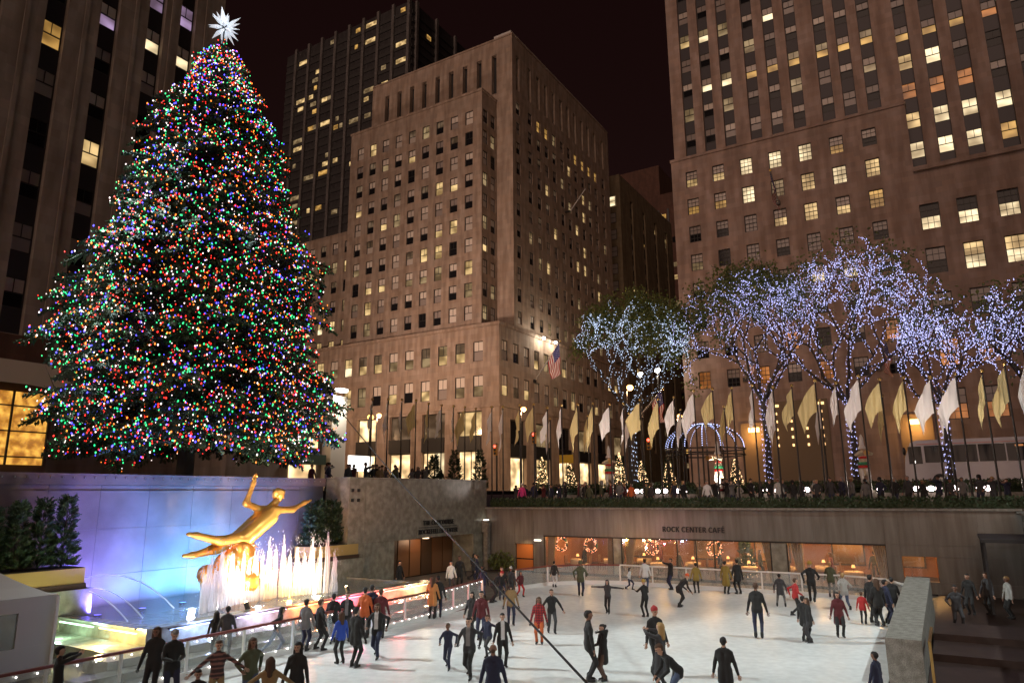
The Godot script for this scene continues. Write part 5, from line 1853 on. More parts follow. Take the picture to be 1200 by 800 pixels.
func build_flags() -> void:
	rng.seed = 31
	var L := [[-37.4, -40.8, "w"], [-36.4, -41.5, "w"], [-35.7, -42.3, "w"], [-35.1, -43.3, "g"], [-35.5, -45.4, "g"], [-35.3, -46.9, "w"], [-34.8, -47.9, "w"], [-34.4, -49.0, "g"], [-34.3, -50.5, "g"], [-28.0, -43.3, "w"], [-27.3, -43.7, "w"], [-25.8, -43.6, "g"], [-24.7, -43.7, "g"], [-24.9, -46.1, "w"], [-23.3, -45.3, "w"], [-22.1, -45.5, "g"], [-21.0, -45.7, "g"], [-20.2, -46.8, "w"], [-19.2, -46.9, "w"], [-17.5, -45.8, "g"], [-16.3, -46.1, "g"], [-15.1, -45.8, "w"], [-13.0, -43.4, "w"], [-11.8, -43.3, "g"], [-10.7, -43.6, "g"], [-9.4, -43.2, "w"], [-8.5, -44.7, "w"], [-7.4, -44.6, "g"], [-5.9, -43.3, "g"], [-5.0, -45.0, "w"], [-3.6, -43.0, "w"], [-2.7, -45.0, "g"], [-1.5, -45.1, "g"], [-0.2, -45.6, "w"], [1.0, -45.3, "w"], [2.2, -44.8, "g"], [3.1, -43.0, "g"], [3.9, -40.5, "w"]]
	var st: SurfaceTool
	for i in L.size():
		var x: float = L[i][0]
		var z: float = L[i][1]
		var base := STREET
		var top := 12.4
		if i >= 9:
			var f := 46.3 / absf(z) if i < 37 else 1.0
			x *= f
			z *= f
			top = 5.2 + 6.2 * f
			base = WALK
		var gold: bool = L[i][2] == "g"
		var side := "" if i < 9 else ""
		var t := thing("flagpole", "%s flag on the %s pole of the row counted from the fir tree%s" % ["golden" if gold else "white", ordinal(i), side], "flag", Vector3(x, base, z), "flags round the plaza")
		st = begin()
		tube(st, [Vector3.ZERO, Vector3(0, top - base, 0)], [0.06, 0.04], 8)
		commit(st, "pole", M.pole_metal, t)
		st = begin()
		ball(st, Vector3(0, top - base + 0.08, 0), Vector3.ONE * 0.11, 8, 6)
		commit(st, "finial", M.finial, t)
		st = begin()
		# light wind from the right: cloth streams to the left (west) and hangs
		var left := Vector3(-0.86, 0, -0.5 + rng.randf_range(-0.5, 0.9)).normalized()
		var reach := rng.randf_range(0.4, 1.15)
		cloth(st, Vector3(0, top - base - 0.12, 0) + left * 0.05, Vector3(0, -rng.randf_range(1.6, 1.9), 0), left * reach, rng.randf_range(1.1, 2.0), rng.randf_range(0.12, 0.2), rng.randf() * 6.0)
		commit(st, "flag_cloth", M.silk_gold if gold else M.silk_white, t)
	# a second rank of poles behind, seen lower between the first
	for i in 9:
		var x := -27.6 + i * 3.5 + rng.randf_range(-0.4, 0.4)
		var gold := i % 3 == 1
		var t := thing("flagpole", "%s flag hanging limp on the %s pole of the rear rank" % ["golden" if gold else "white", ordinal(i)], "flag", Vector3(x, WALK, -52.2), "flags of the rear rank")
		st = begin()
		tube(st, [Vector3.ZERO, Vector3(0, 7.0, 0)], [0.07, 0.05], 8)
		commit(st, "pole", M.pole_metal, t)
		st = begin()
		ball(st, Vector3(0, 7.08, 0), Vector3.ONE * 0.1, 8, 6)
		commit(st, "finial", M.finial, t)
		st = begin()
		cloth(st, Vector3(-0.05, 6.9, 0), Vector3(0, -1.7, 0), Vector3(-0.4, 0, 0.1), 1.6, 0.16, rng.randf() * 6.0)
		commit(st, "flag_cloth", M.silk_gold if gold else M.silk_white, t)
	# striped flags on slanting poles
	var im := Image.create(260, 130, false, Image.FORMAT_RGB8)
	for s in 13:
		im.fill_rect(Rect2i(0, s * 10, 260, 10), lin(0.36, 0.02, 0.025) if s % 2 == 0 else lin(0.68, 0.66, 0.66))
	im.fill_rect(Rect2i(0, 0, 110, 70), lin(0.025, 0.035, 0.20))
	for r in 9:
		for c in (6 if r % 2 == 0 else 5):
			im.fill_rect(Rect2i(6 + c * 18 + (9 if r % 2 else 0), 4 + r * 7, 4, 4), Color(0.85, 0.85, 0.88))
	var fm := mat("striped_flag", Color.WHITE, 0.6)
	fm.albedo_texture = ImageTexture.create_from_image(im)
	fm.backlight_enabled = true
	fm.backlight = Color(0.5, 0.5, 0.5)
	for f in [
		["striped red and white flag with starry blue corner hanging under the ledge floodlights", Vector3(-53.7, 22.4, -95.2), Vector3(-49.4, 28.4, -96.0), 3.3, 4.6],
		["striped flag hanging beside the lit leafy tree across the side street", Vector3(-32.4, 14.8, -84.6), Vector3(-28.6, 17.6, -82.6), 2.4, 3.6],
		["small striped flag hanging high on the pink tower", Vector3(-13.7, 39.3, -85.0), Vector3(-13.7, 42.2, -81.6), 2.6, 4.0],
		["striped flag half hidden by the lit branches in front of the tower", Vector3(-19.2, 18.2, -85.0), Vector3(-17.6, 21.2, -81.8), 2.4, 3.8],
		["striped flag beside the tallest lit tree", Vector3(-5.0, 18.2, -85.0), Vector3(-3.8, 20.6, -81.8), 2.2, 3.4]]:
		var t := thing("hanging_flag", f[0], "flag", f[1], "striped flags on slanting poles")
		var d: Vector3 = f[2] - f[1]
		st = begin()
		tube(st, [Vector3.ZERO, d], [0.13, 0.08], 8)
		commit(st, "pole", M.pale_metal if M.has("pale_metal") else M.pole_metal, t)
		st = begin()
		ball(st, d * 1.02, Vector3.ONE * 0.16, 8, 6)
		commit(st, "finial", M.finial, t)
		bx("bracket", t, d.normalized() * 0.1, Vector3(0.5, 0.5, 0.5), M.pole_metal)
		st = begin()
		var dn := d.normalized()
		# hoist along the pole from the tip inwards, fly hanging down
		cloth(st, d * 0.97, -dn * f[3], Vector3.DOWN * f[4] + Vector3(0.2, 0, 0.1), 0.3, 0.35, 1.3, 16, 10)
		commit(st, "flag_cloth", fm, t)

# ---------------------------------------------------------------- things on the plaza and in the street
func build_plaza_things() -> void:
	rng.seed = 41
	var st: SurfaceTool
	# row of ground floodlights on the bed behind the crowd
	var gx := [-27.6, -21.7, -20.8, -20.3, -19.1, -18.5, -17.5, -17.0, -11.4, -10.9, -10.4, -8.4, -3.9, -1.8, -1.4, -1.0, -0.6, 0.3, 1.6, 2.0]
	for i in gx.size():
		var o := thing("ground_floodlight", "small bright floodlight behind the crowd, %s from the fir side" % ordinal(i), "floodlight", Vector3(gx[i], 5.14, -52.95), "floodlights behind the crowd")
		bx("stand", o, Vector3(0, 0.04, 0), Vector3(0.12, 0.1, 0.1), M.frame_dark)
		st = begin()
		ball(st, Vector3(0, 0.24, 0.06), Vector3(0.2, 0.17, 0.1), 8, 6)
		commit(st, "lamp_lens", glow_mat("ground_glow", lin(1.0, 0.80, 0.78), 9.0), o)
		if i % 3 == 1:
			spot(o, Vector3(0, 0.4, 0.3), Vector3(0, 6.0, 6.0), lin(1.0, 0.86, 0.76), 48.0, 58.0, 0.15)
	# domed trellis outlined in bulbs
	var d := thing("domed_trellis", "domed metal trellis pavilion outlined in white bulbs", "pavilion", Vector3(-17.9, STREET, -62.0))
	st = begin()
	var places := []
	var ribs := 14
	for k in ribs:
		var a := TAU * k / ribs
		var pts := []
		var rad := []
		for i in 9:
			var b := PI / 2 * i / 8
			pts.append(Vector3(cos(a) * 3.3 * cos(b), 3.6 + 2.0 * sin(b), sin(a) * 3.3 * cos(b)))
			rad.append(0.035)
		var rs := begin()
		tube(rs, pts, rad, 5, false)
		commit(rs, "dome_rib", M.pole_metal, d)
		for i in 17:
			var b := PI / 2 * i / 17
			places.append(Transform3D(Basis.from_scale(Vector3.ONE * 0.045), Vector3(cos(a) * 3.36 * cos(b), 3.6 + 2.06 * sin(b), sin(a) * 3.36 * cos(b))))
		bx("post", d, Vector3(cos(a) * 3.3, 1.8, sin(a) * 3.3), Vector3(0.12, 3.6, 0.12), M.pole_metal)
	copies("bulb_string", bulb_mesh(), glow_mat("bulb_dome", lin(0.5, 0.58, 1.0), 2.6), places, d, "white bulbs along the dome ribs")
	for y in [3.4, 2.9]:
		var rs := begin()
		var pts := []
		var rad := []
		for i in 29:
			var a := TAU * i / 28
			pts.append(Vector3(cos(a) * 3.38, y, sin(a) * 3.38))
			rad.append(0.06)
		tube(rs, pts, rad, 5, false)
		commit(rs, "ring_beam", M.pole_metal, d)
	# small lit conifers in the street
	for i in 6:
		var p: Vector3 = [Vector3(-34.2, STREET, -62), Vector3(-31.1, STREET, -62), Vector3(-26.4, STREET, -63), Vector3(-24.6, STREET, -64), Vector3(-22.3, STREET, -65), Vector3(-16.4, STREET, -66)][i]
		var h: float = [3.2, 2.4, 3.4, 2.6, 2.9, 2.6][i]
		var c := conifer_thing("lit_conifer", "little conifer glowing with warm bulbs in the street, %s from the fir side" % ordinal(i), p, h, 0.75, 40, "little lit conifers", "needle")
		bulbs_on_cone(c, h, 0.75, 170, "bulb_warm", 0.035)
	for i in 3:
		conifer_thing("potted_conifer", ["dark potted conifer on the plaza left of the crowd's pink jacket, first", "dark potted conifer on the plaza, middle of three", "dark potted conifer on the plaza, third and tallest"][i], [Vector3(-33.0, STREET, -43.0), Vector3(-33.0, STREET, -45.6), Vector3(-32.6, STREET, -48.6)][i], [2.6, 3.1, 3.3][i], 0.85, 60, "potted conifers on the plaza")
	# coach behind the right-hand trees
	coach()
	# traffic signals and a lamp post
	for i in 3:
		var p: Vector3 = [Vector3(-39.5, STREET, -62), Vector3(-34.9, STREET, -62), Vector3(-24.4, STREET, -66)][i]
		var hh: float = [4.2, 5.2, 4.4][i]
		var t := thing("traffic_signal", "red traffic signal on a pole, " + ["nearest the fir tree", "second from the fir tree", "beside the leafy lit tree"][i], "traffic light", p, "traffic signals at the crossing")
		st = begin()
		tube(st, [Vector3.ZERO, Vector3(0, hh + 0.7, 0)], [0.1, 0.08], 8)
		commit(st, "pole", M.pole_metal, t)
		bx("signal_box", t, Vector3(0, hh, 0.25), Vector3(0.36, 1.1, 0.3), mat("signal_yellow", lin(0.45, 0.22, 0.02), 0.5))
		for k in 3:
			st = begin()
			ball(st, Vector3(0, hh + 0.36 - 0.36 * k, 0.4), Vector3(0.14, 0.14, 0.06), 8, 5)
			commit(st, "signal_lens", glow_mat("signal_red", lin(1.0, 0.05, 0.03), 9.0) if k == 0 else M.black, t)
	var sgn := thing("street_sign", "yellow street sign on a post at the crossing", "sign", Vector3(-31.2, STREET, -61.5))
	st = begin()
	tube(st, [Vector3.ZERO, Vector3(0, 3.6, 0)], [0.05, 0.05], 6)
	commit(st, "pole", M.pole_metal, sgn)
	bx("sign_plate", sgn, Vector3(0, 3.0, 0.08), Vector3(1.5, 0.8, 0.05), mat("sign_yellow", lin(0.65, 0.42, 0.03), 0.5))
	# orange street lamps; all but the first placed to light the office block
	for i in 5:
		var p: Vector3 = [Vector3(-27.4, STREET, -68), Vector3(-32.0, STREET, -98), Vector3(-46.0, STREET, -78), Vector3(-66.0, STREET, -73), Vector3(-86.0, STREET, -73)][i]
		var t := thing("street_lamp", "orange street lamp on a tall post, " + ["behind the leafy lit tree", "placed far down the side street to light the office block", "placed at the corner to light the office block", "placed to light the office block above its shops", "placed behind the fir to light the office block"][i], "street lamp", p, "street lamps")
		st = begin()
		tube(st, [Vector3.ZERO, Vector3(0, 10.0, 0), Vector3(0.4, 10.5, 0)], [0.12, 0.08, 0.06], 8)
		commit(st, "post", M.pole_metal, t)
		st = begin()
		ball(st, Vector3(0.4, 10.4, 0), Vector3(0.36, 0.28, 0.36), 10, 6)
		commit(st, "lamp_globe", glow_mat("street_globe", lin(1.0, 0.45, 0.12), 9.0), t)
		omni(t, Vector3(0.4, 9.9, 0), lin(1.0, 0.58, 0.30), [30.0, 60.0, 60.0, 50.0, 50.0][i], 0.3)
	for i in 2:
		var t := thing("wall_floodlight", "white floodlight on a tall post beyond the leafy tree, " + ["left one", "right one"][i], "floodlight", Vector3([-32.6, -29.6][i], STREET, [-86.0, -84.0][i]), "floodlights beyond the leafy tree")
		st = begin()
		tube(st, [Vector3.ZERO, Vector3(0, 14.6, 0)], [0.14, 0.1], 8)
		commit(st, "post", M.pole_metal, t)
		st = begin()
		ball(st, Vector3(0, 14.8, 0), Vector3(0.36, 0.3, 0.36), 10, 6)
		commit(st, "lamp_globe", glow_mat("flood_globe", lin(1.0, 0.95, 0.86), 30.0), t)
		omni(t, Vector3(0, 14.3, 0.4), lin(1.0, 0.88, 0.7), 20.0, 0.3)
	# three tall painted herald figures
	for i in 3:
		var p: Vector3 = [Vector3(-23.5, 5.06, -53.9), Vector3(-14.6, 5.06, -53.9), Vector3(-4.8, 5.06, -53.9)][i]
		herald(p, ["white and green herald figure blowing a horn, nearest the leafy lit tree", "white and green herald figure blowing a horn in front of the domed trellis", "white and green herald figure blowing a horn near the white coach"][i], i)

func herald(p: Vector3, label: String, i: int) -> void:
	var t := thing("herald_figure", label, "figure", p, "herald figures on the planting bed", [0.5, -0.4, 0.3][i])
	bx("pedestal", t, Vector3(0, 0.12, 0), Vector3(0.9, 0.24, 0.9), M.concrete)
	var d := body_arrays("horn", 0.3)
	var cols := [lin(0.66, 0.58, 0.42), lin(0.75, 0.74, 0.70), lin(0.62, 0.42, 0.30), lin(0.4, 0.03, 0.03), lin(0.62, 0.42, 0.30)]
	var b := person_mesh(d, cols, 0)
	inst(b, "body", t, Transform3D(Basis.from_scale(Vector3.ONE * 1.75), Vector3(0, 0.24, 0)))
	var st := begin()
	lathe(st, [Vector2(0.3, 2.35), Vector2(0.33, 2.42), Vector2(0.26, 2.5)], 12)
	commit(st, "collar", mat("herald_red", lin(0.55, 0.02, 0.02), 0.5), t)
	st = begin()
	lathe(st, [Vector2(0.36, 1.72), Vector2(0.37, 1.85), Vector2(0.34, 1.9)], 12)
	commit(st, "belt", M.herald_red, t)
	st = begin()
	lathe(st, [Vector2(0.36, 1.92), Vector2(0.38, 2.02), Vector2(0.36, 2.12)], 12)
	commit(st, "sash", mat("herald_green", lin(0.03, 0.24, 0.1), 0.5), t)
	st = begin()
	lathe(st, [Vector2(0.28, 3.0), Vector2(0.24, 3.1), Vector2(0.15, 3.25), Vector2(0.14, 3.7), Vector2(0.05, 3.95), Vector2(0.001, 4.0)], 12)
	commit(st, "tall_hat", M.white_paint, t, Vector3(0, 0, 0.05))
	st = begin()
	tube(st, [Vector3(0, 2.75, 0.3), Vector3(0, 2.7, 0.9), Vector3(0, 2.68, 1.25)], [0.035, 0.05, 0.18], 10)
	commit(st, "horn", M.finial, t)
	# unseen spotlight at the foot, placed to light the figure
	st = begin()
	ball(st, Vector3(0.5, 0.12, 1.0), Vector3.ONE * 0.1, 8, 5)
	commit(st, "spot_lamp_lens", glow_mat("herald_lamp", lin(1, 0.9, 0.75), 8.0), t)
	spot(t, Vector3(0.5, 0.3, 1.0), Vector3(0, 2.2, 0), lin(1.0, 0.88, 0.72), 24.0, 40.0)

func coach() -> void:
	var t := thing("coach", "white long-distance coach with dark windows parked behind the trees", "bus", Vector3(3.4, STREET, -63.6))
	var st := begin()
	# body as an extruded outline in x (length 12) and y, front end at -x
	var prof := [Vector2(-6.0, 0.45), Vector2(-6.15, 1.0), Vector2(-6.05, 2.2), Vector2(-5.6, 3.35), Vector2(-5.2, 3.5), Vector2(5.9, 3.5), Vector2(6.0, 3.3), Vector2(6.0, 0.45)]
	for i in prof.size():
		var a: Vector2 = prof[i]
		var b: Vector2 = prof[(i + 1) % prof.size()]
		quad(st, Vector3(a.x, a.y, -1.25), Vector3(b.x, b.y, -1.25), Vector3(b.x, b.y, 1.25), Vector3(a.x, a.y, 1.25))
	for s in [-1.25, 1.25]:
		var pv := PackedVector2Array(prof)
		var idx := Geometry2D.triangulate_polygon(pv)
		for i in idx:
			st.set_smooth_group(-1)
			st.add_vertex(Vector3(pv[i].x, pv[i].y, s))
	commit(st, "body", mat("coach_white", lin(0.55, 0.53, 0.53), 0.3), t)
	for k in 6:
		bx("side_window", t, Vector3(-3.9 + k * 1.72, 2.45, 1.26), Vector3(1.64, 1.25, 0.04), M.glass_dark)
	bx("windscreen", t, Vector3(-5.35, 2.4, 1.255), Vector3(0.9, 1.3, 0.04), M.glass_dark)
	bx("stripe", t, Vector3(0.3, 3.2, 1.265), Vector3(11.0, 0.06, 0.03), mat("coach_stripe", lin(0.6, 0.25, 0.2), 0.4))
	for wx in [-3.9, 3.2]:
		st = begin()
		tube(st, [Vector3(wx, 0.5, 0.95), Vector3(wx, 0.5, 1.3)], [0.5, 0.5], 16)
		var w := commit(st, "wheel", M.black, t)
		st = begin()
		tube(st, [Vector3(wx, 0.5, 1.28), Vector3(wx, 0.5, 1.33)], [0.26, 0.24], 12)
		commit(st, "rim", mat("rim_metal", lin(0.4, 0.4, 0.4), 0.35, 0.9), w)
	st = begin()
	ball(st, Vector3(-6.05, 2.7, 1.45), Vector3(0.12, 0.3, 0.16), 8, 6)
	commit(st, "mirror", M.black, t)
	bx("marker_light", t, Vector3(-5.45, 1.9, 1.28), Vector3(0.16, 0.16, 0.05), M.bulb_white)
	bx("cabin_light", t, Vector3(1.2, 2.9, 1.285), Vector3(0.5, 0.12, 0.02), M.lit_orange)

func build_tent_and_cable() -> void:
	var t := thing("white_tent", "white marquee tent with a peaked roof at the lower left edge", "tent", Vector3(-26.2, 0, -10.0))
	var cm := mat("tent_cloth", lin(0.60, 0.60, 0.60), 0.6)
	cm.backlight_enabled = true
	cm.backlight = Color(0.5, 0.5, 0.5)
	var st := begin()
	var apex := Vector3(0, 4.1, 0)
	var c := [Vector3(-2.3, 2.25, 2.3), Vector3(2.3, 2.25, 2.3), Vector3(2.3, 2.25, -2.3), Vector3(-2.3, 2.25, -2.3)]
	for i in 4:
		var a: Vector3 = c[i]
		var b: Vector3 = c[(i + 1) % 4]
		var n := 8
		for r in n:
			var q0 := float(r) / n
			var q1 := float(r + 1) / n
			var sag := func(q: float) -> float: return -0.22 * sin(q * PI)
			quad(st, a.lerp(apex, q0) + Vector3.UP * sag.call(q0), a.lerp(apex, q1) + Vector3.UP * sag.call(q1), b.lerp(apex, q1) + Vector3.UP * sag.call(q1), b.lerp(apex, q0) + Vector3.UP * sag.call(q0))
	commit(st, "roof_cloth", cm, t)
	for i in 4:
		var a: Vector3 = c[i]
		var b: Vector3 = c[(i + 1) % 4]
		var m := (a + b) / 2
		bx("leg", t, Vector3(a.x, 1.12, a.z), Vector3(0.09, 2.24, 0.09), M.white_paint)
		var al := absf(a.x - b.x) > 1.0
		bx("valance", t, Vector3(m.x, 2.1, m.z), Vector3(4.58 if al else 0.03, 0.42, 0.03 if al else 4.58), cm)
		if i != 3:
			bx("side_cloth", t, Vector3(m.x, 0.45, m.z) if i == 1 else Vector3(m.x, 1.0, m.z), Vector3(4.4 if al else 0.02, 0.9 if i == 1 else 2.0, 0.02 if al else 4.4), cm)
	bx("corner_cloth", t, Vector3(2.28, 1.05, -1.75), Vector3(0.03, 2.1, 1.0), cm)
	var cw := mat("tent_window", Color(0.6, 0.62, 0.62, 0.35), 0.1)
	cw.transparency = BaseMaterial3D.TRANSPARENCY_ALPHA
	bx("clear_window", t, Vector3(2.29, 1.4, 0.5), Vector3(0.015, 1.0, 3.4), cw)
	# dark cable slanting from the pavilion side down past the viewer
	st = begin()
	var a := Vector3(-36.8, 12.1, -35.8)
	var b := Vector3(-4.2, 2.8, -8.8)
	var e := Vector3(-1.2, 1.95, -6.4)
	tube(st, [a, a.lerp(b, 0.33) + Vector3(0, -0.25, 0), a.lerp(b, 0.66) + Vector3(0, -0.25, 0), b, e], [0.022, 0.022, 0.02, 0.018, 0.018], 6)
	var o := commit(st, "guy_cable", M.black, self)
	tag(o, "taut dark cable slanting across the view over the ice", "cable")

# ---------------------------------------------------------------- people
# smooth union of tapered capsules, meshed as surface nets. bones: [a, b, ra, rb, region]
func sdf_mesh(bones: Array, cell: float, k: float) -> Dictionary:
	var lo := Vector3.ONE * 1e9
	var hi := -lo
	for b in bones:
		var r: float = maxf(b[2], b[3]) + cell * 2.5
		lo = lo.min(b[0] - Vector3.ONE * r).min(b[1] - Vector3.ONE * r)
		hi = hi.max(b[0] + Vector3.ONE * r).max(b[1] + Vector3.ONE * r)
	var n := Vector3i(((hi - lo) / cell).ceil()) + Vector3i.ONE
	var nx := n.x
	var nxy := n.x * n.y
	var field := PackedFloat32Array()
	field.resize(nxy * n.z)
	field.fill(9.0)
	for b in bones:
		var a: Vector3 = b[0]
		var ba: Vector3 = b[1] - a
		var inv := 1.0 / maxf(ba.length_squared(), 1e-9)
		var r: float = maxf(b[2], b[3]) + cell * 2.0 + k
		var ra: float = b[2]
		var rd: float = b[3] - b[2]
		var i0 := Vector3i(((a.min(b[1]) - Vector3.ONE * r - lo) / cell).floor()).clamp(Vector3i.ZERO, n - Vector3i.ONE)
		var i1 := Vector3i(((a.max(b[1]) + Vector3.ONE * r - lo) / cell).ceil()).clamp(Vector3i.ZERO, n - Vector3i.ONE)
		for z in range(i0.z, i1.z + 1):
			for y in range(i0.y, i1.y + 1):
				var at := z * nxy + y * nx
				for x in range(i0.x, i1.x + 1):
					var pa := lo + Vector3(x, y, z) * cell - a
					var h := clampf(pa.dot(ba) * inv, 0.0, 1.0)
					var d := (pa - ba * h).length() - ra - rd * h
					var f := field[at + x]
					var m := k - absf(f - d)
					if m > 0.0:
						field[at + x] = minf(f, d) - m * m * 0.25 / k
					elif d < f:
						field[at + x] = d
	var verts := PackedVector3Array()
	var index := {}
	var quads := PackedInt32Array()
	for z in n.z - 1:
		for y in n.y - 1:
			var at := z * nxy + y * nx
			for x in n.x - 1:
				var c := at + x
				var f0 := field[c]
				if f0 > cell * 2.0 or f0 < -cell * 2.0:
					continue
				var f := [f0, field[c + 1], field[c + nx], field[c + nx + 1], field[c + nxy], field[c + nxy + 1], field[c + nxy + nx], field[c + nxy + nx + 1]]
				var neg := 0
				for v in f:
					if v < 0.0:
						neg += 1
				if neg == 0 or neg == 8:
					continue
				var s := Vector3.ZERO
				var cnt := 0
				for e in [[0, 1], [2, 3], [4, 5], [6, 7], [0, 2], [1, 3], [4, 6], [5, 7], [0, 4], [1, 5], [2, 6], [3, 7]]:
					var fa: float = f[e[0]]
					var fb: float = f[e[1]]
					if (fa < 0.0) != (fb < 0.0):
						var q := fa / (fa - fb)
						var pa := Vector3(e[0] & 1, (e[0] >> 1) & 1, e[0] >> 2)
						var pb := Vector3(e[1] & 1, (e[1] >> 1) & 1, e[1] >> 2)
						s += pa.lerp(pb, q)
						cnt += 1
				index[c] = verts.size()
				verts.append(lo + (Vector3(x, y, z) + s / cnt) * cell)
				if (f[0] < 0.0) != (f[1] < 0.0):
					quads.append_array([c, c - nx, c - nx - nxy, c - nxy, 1 if f[0] < 0.0 else 0])
				if (f[0] < 0.0) != (f[2] < 0.0):
					quads.append_array([c, c - nxy, c - nxy - 1, c - 1, 1 if f[0] < 0.0 else 0])
				if (f[0] < 0.0) != (f[4] < 0.0):
					quads.append_array([c, c - 1, c - 1 - nx, c - nx, 1 if f[0] < 0.0 else 0])
	var idx := PackedInt32Array()
	for i in range(0, quads.size(), 5):
		var q := []
		for j in 4:
			if index.has(quads[i + j]):
				q.append(index[quads[i + j]])
		if q.size() < 4:
			continue
		if quads[i + 4] == 1:
			idx.append_array([q[0], q[2], q[1], q[0], q[3], q[2]])
		else:
			idx.append_array([q[0], q[1], q[2], q[0], q[2], q[3]])
	var normals := PackedVector3Array()
	normals.resize(verts.size())
	for i in range(0, idx.size(), 3):
		var a := verts[idx[i]]
		var nn := (verts[idx[i + 2]] - a).cross(verts[idx[i + 1]] - a)
		for j in 3:
			normals[idx[i + j]] += nn
	var regions := PackedInt32Array()
	regions.resize(verts.size())
	for i in verts.size():
		normals[i] = normals[i].normalized()
		var best := 1e9
		for b in bones:
			var ba: Vector3 = b[1] - b[0]
			var pa: Vector3 = verts[i] - b[0]
			var h := clampf(pa.dot(ba) / maxf(ba.length_squared(), 1e-9), 0.0, 1.0)
			var d: float = (pa - ba * h).length() - lerpf(b[2], b[3], h)
			if d < best:
				best = d
				regions[i] = b[4]
	return {"v": verts, "n": normals, "i": idx, "r": regions}

func add_arrays(st: SurfaceTool, d: Dictionary, t := Transform3D.IDENTITY) -> void:
	for i in d.i:
		st.set_normal((t.basis * d.n[i]).normalized())
		st.add_vertex(t * d.v[i])

# head with cranium, jaw, nose, ears, brows; chin at y -0.12, crown at 0.12, facing +z
func head_arrays() -> Dictionary:
	if head_cache.is_empty():
		var b := []
		b.append([Vector3(0, 0.025, -0.02), Vector3(0, 0.03, 0.015), 0.082, 0.078, 2])
		b.append([Vector3(0, -0.03, 0.02), Vector3(0, -0.075, 0.035), 0.06, 0.04, 2])
		b.append([Vector3(0, -0.06, -0.01), Vector3(0, -0.15, -0.02), 0.05, 0.05, 2])
		b.append([Vector3(0, 0.015, 0.085), Vector3(0, -0.02, 0.105), 0.011, 0.016, 2])
		for s in [-1, 1]:
			b.append([Vector3(s * 0.083, 0.015, -0.01), Vector3(s * 0.086, -0.02, -0.005), 0.014, 0.01, 2])
			b.append([Vector3(s * 0.015, 0.03, 0.085), Vector3(s * 0.045, 0.03, 0.075), 0.011, 0.009, 2])
			b.append([Vector3(s * 0.04, -0.02, 0.05), Vector3(s * 0.03, -0.03, 0.06), 0.03, 0.025, 2])
		b.append([Vector3(-0.018, -0.055, 0.072), Vector3(0.018, -0.055, 0.072), 0.009, 0.009, 5])
		for s in [-1, 1]:
			b.append([Vector3(s * 0.03, 0.012, 0.083), Vector3(s * 0.034, 0.012, 0.082), 0.009, 0.009, 6])
		head_cache = sdf_mesh(b, 0.0155, 0.018)
	return head_cache

func hair_mesh(kind: String) -> ArrayMesh:
	if hair_cache.has(kind):
		return hair_cache[kind]
	var b := []
	match kind:
		"short", "bun", "long", "hood":
			b.append([Vector3(0, 0.045, -0.035), Vector3(0, 0.06, 0.02), 0.088, 0.07, 0])
			b.append([Vector3(0, 0.0, -0.055), Vector3(0, -0.03, -0.05), 0.075, 0.06, 0])
			if kind == "bun":
				b.append([Vector3(0, 0.05, -0.12), Vector3(0, 0.06, -0.13), 0.045, 0.045, 0])
			if kind == "long":
				for s in [-1, 1]:
					b.append([Vector3(s * 0.06, 0.03, -0.03), Vector3(s * 0.085, -0.2, -0.03), 0.05, 0.04, 0])
				b.append([Vector3(0, 0.0, -0.06), Vector3(0, -0.28, -0.09), 0.075, 0.06, 0])
			if kind == "hood":
				b.append([Vector3(0, 0.05, -0.04), Vector3(0, 0.03, 0.03), 0.115, 0.1, 0])
				b.append([Vector3(0, -0.05, -0.06), Vector3(0, -0.16, -0.06), 0.1, 0.11, 0])
		"beanie":
			b.append([Vector3(0, 0.06, -0.015), Vector3(0, 0.07, 0.005), 0.098, 0.095, 0])
			b.append([Vector3(0, 0.12, -0.02), Vector3(0, 0.15, -0.03), 0.06, 0.03, 0])
		"bald":
			b.append([Vector3(0, -0.02, -0.07), Vector3(0, -0.03, -0.065), 0.055, 0.05, 0])
	var d := sdf_mesh(b, 0.022, 0.03)
	var arr := []
	arr.resize(Mesh.ARRAY_MAX)
	arr[Mesh.ARRAY_VERTEX] = d.v
	arr[Mesh.ARRAY_NORMAL] = d.n
	arr[Mesh.ARRAY_INDEX] = d.i
	var m := ArrayMesh.new()
	m.add_surface_from_arrays(Mesh.PRIMITIVE_TRIANGLES, arr)
	hair_cache[kind] = m
	return m

func hand_fingers(st: SurfaceTool, at: Vector3, dir: Vector3, across: Vector3, k: float) -> void:
	var w := across.cross(dir).normalized()
	var palm := dir.cross(w).normalized()
	for f in 5:
		var root: Vector3
		var d := dir
		var l := 0.0
		if f == 4:
			root = at + w * 0.035 * k - dir * 0.03 * k
			d = (dir * 0.5 + w * 0.8 + palm * 0.3).normalized()
			l = 0.055
		else:
			root = at + w * (-0.033 + 0.022 * f) * k + dir * 0.005 * k
			l = [0.06, 0.078, 0.085, 0.074][f]
		var mid := root + d * l * 0.55 * k + palm * 0.008 * k
		var tip := mid + (d + palm * 0.7).normalized() * l * 0.5 * k
		var s2 := begin()
		tube(s2, [root, mid, tip], [0.0105 * k, 0.0095 * k, 0.007 * k], 5, true)
		s2.generate_normals()
		st.append_from(s2.commit(), 0, Transform3D.IDENTITY)

func ik(a: Vector3, c: Vector3, l1: float, l2: float, hint: Vector3) -> Array:
	var d := c - a
	var l := clampf(d.length(), 0.05, (l1 + l2) * 0.999)
	d = d.normalized()
	var x := (l * l + l1 * l1 - l2 * l2) / (2 * l)
	var h := sqrt(maxf(l1 * l1 - x * x, 0.0))
	var side := (hint - d * hint.dot(d)).normalized()
	return [a + d * x + side * h, a + d * l]

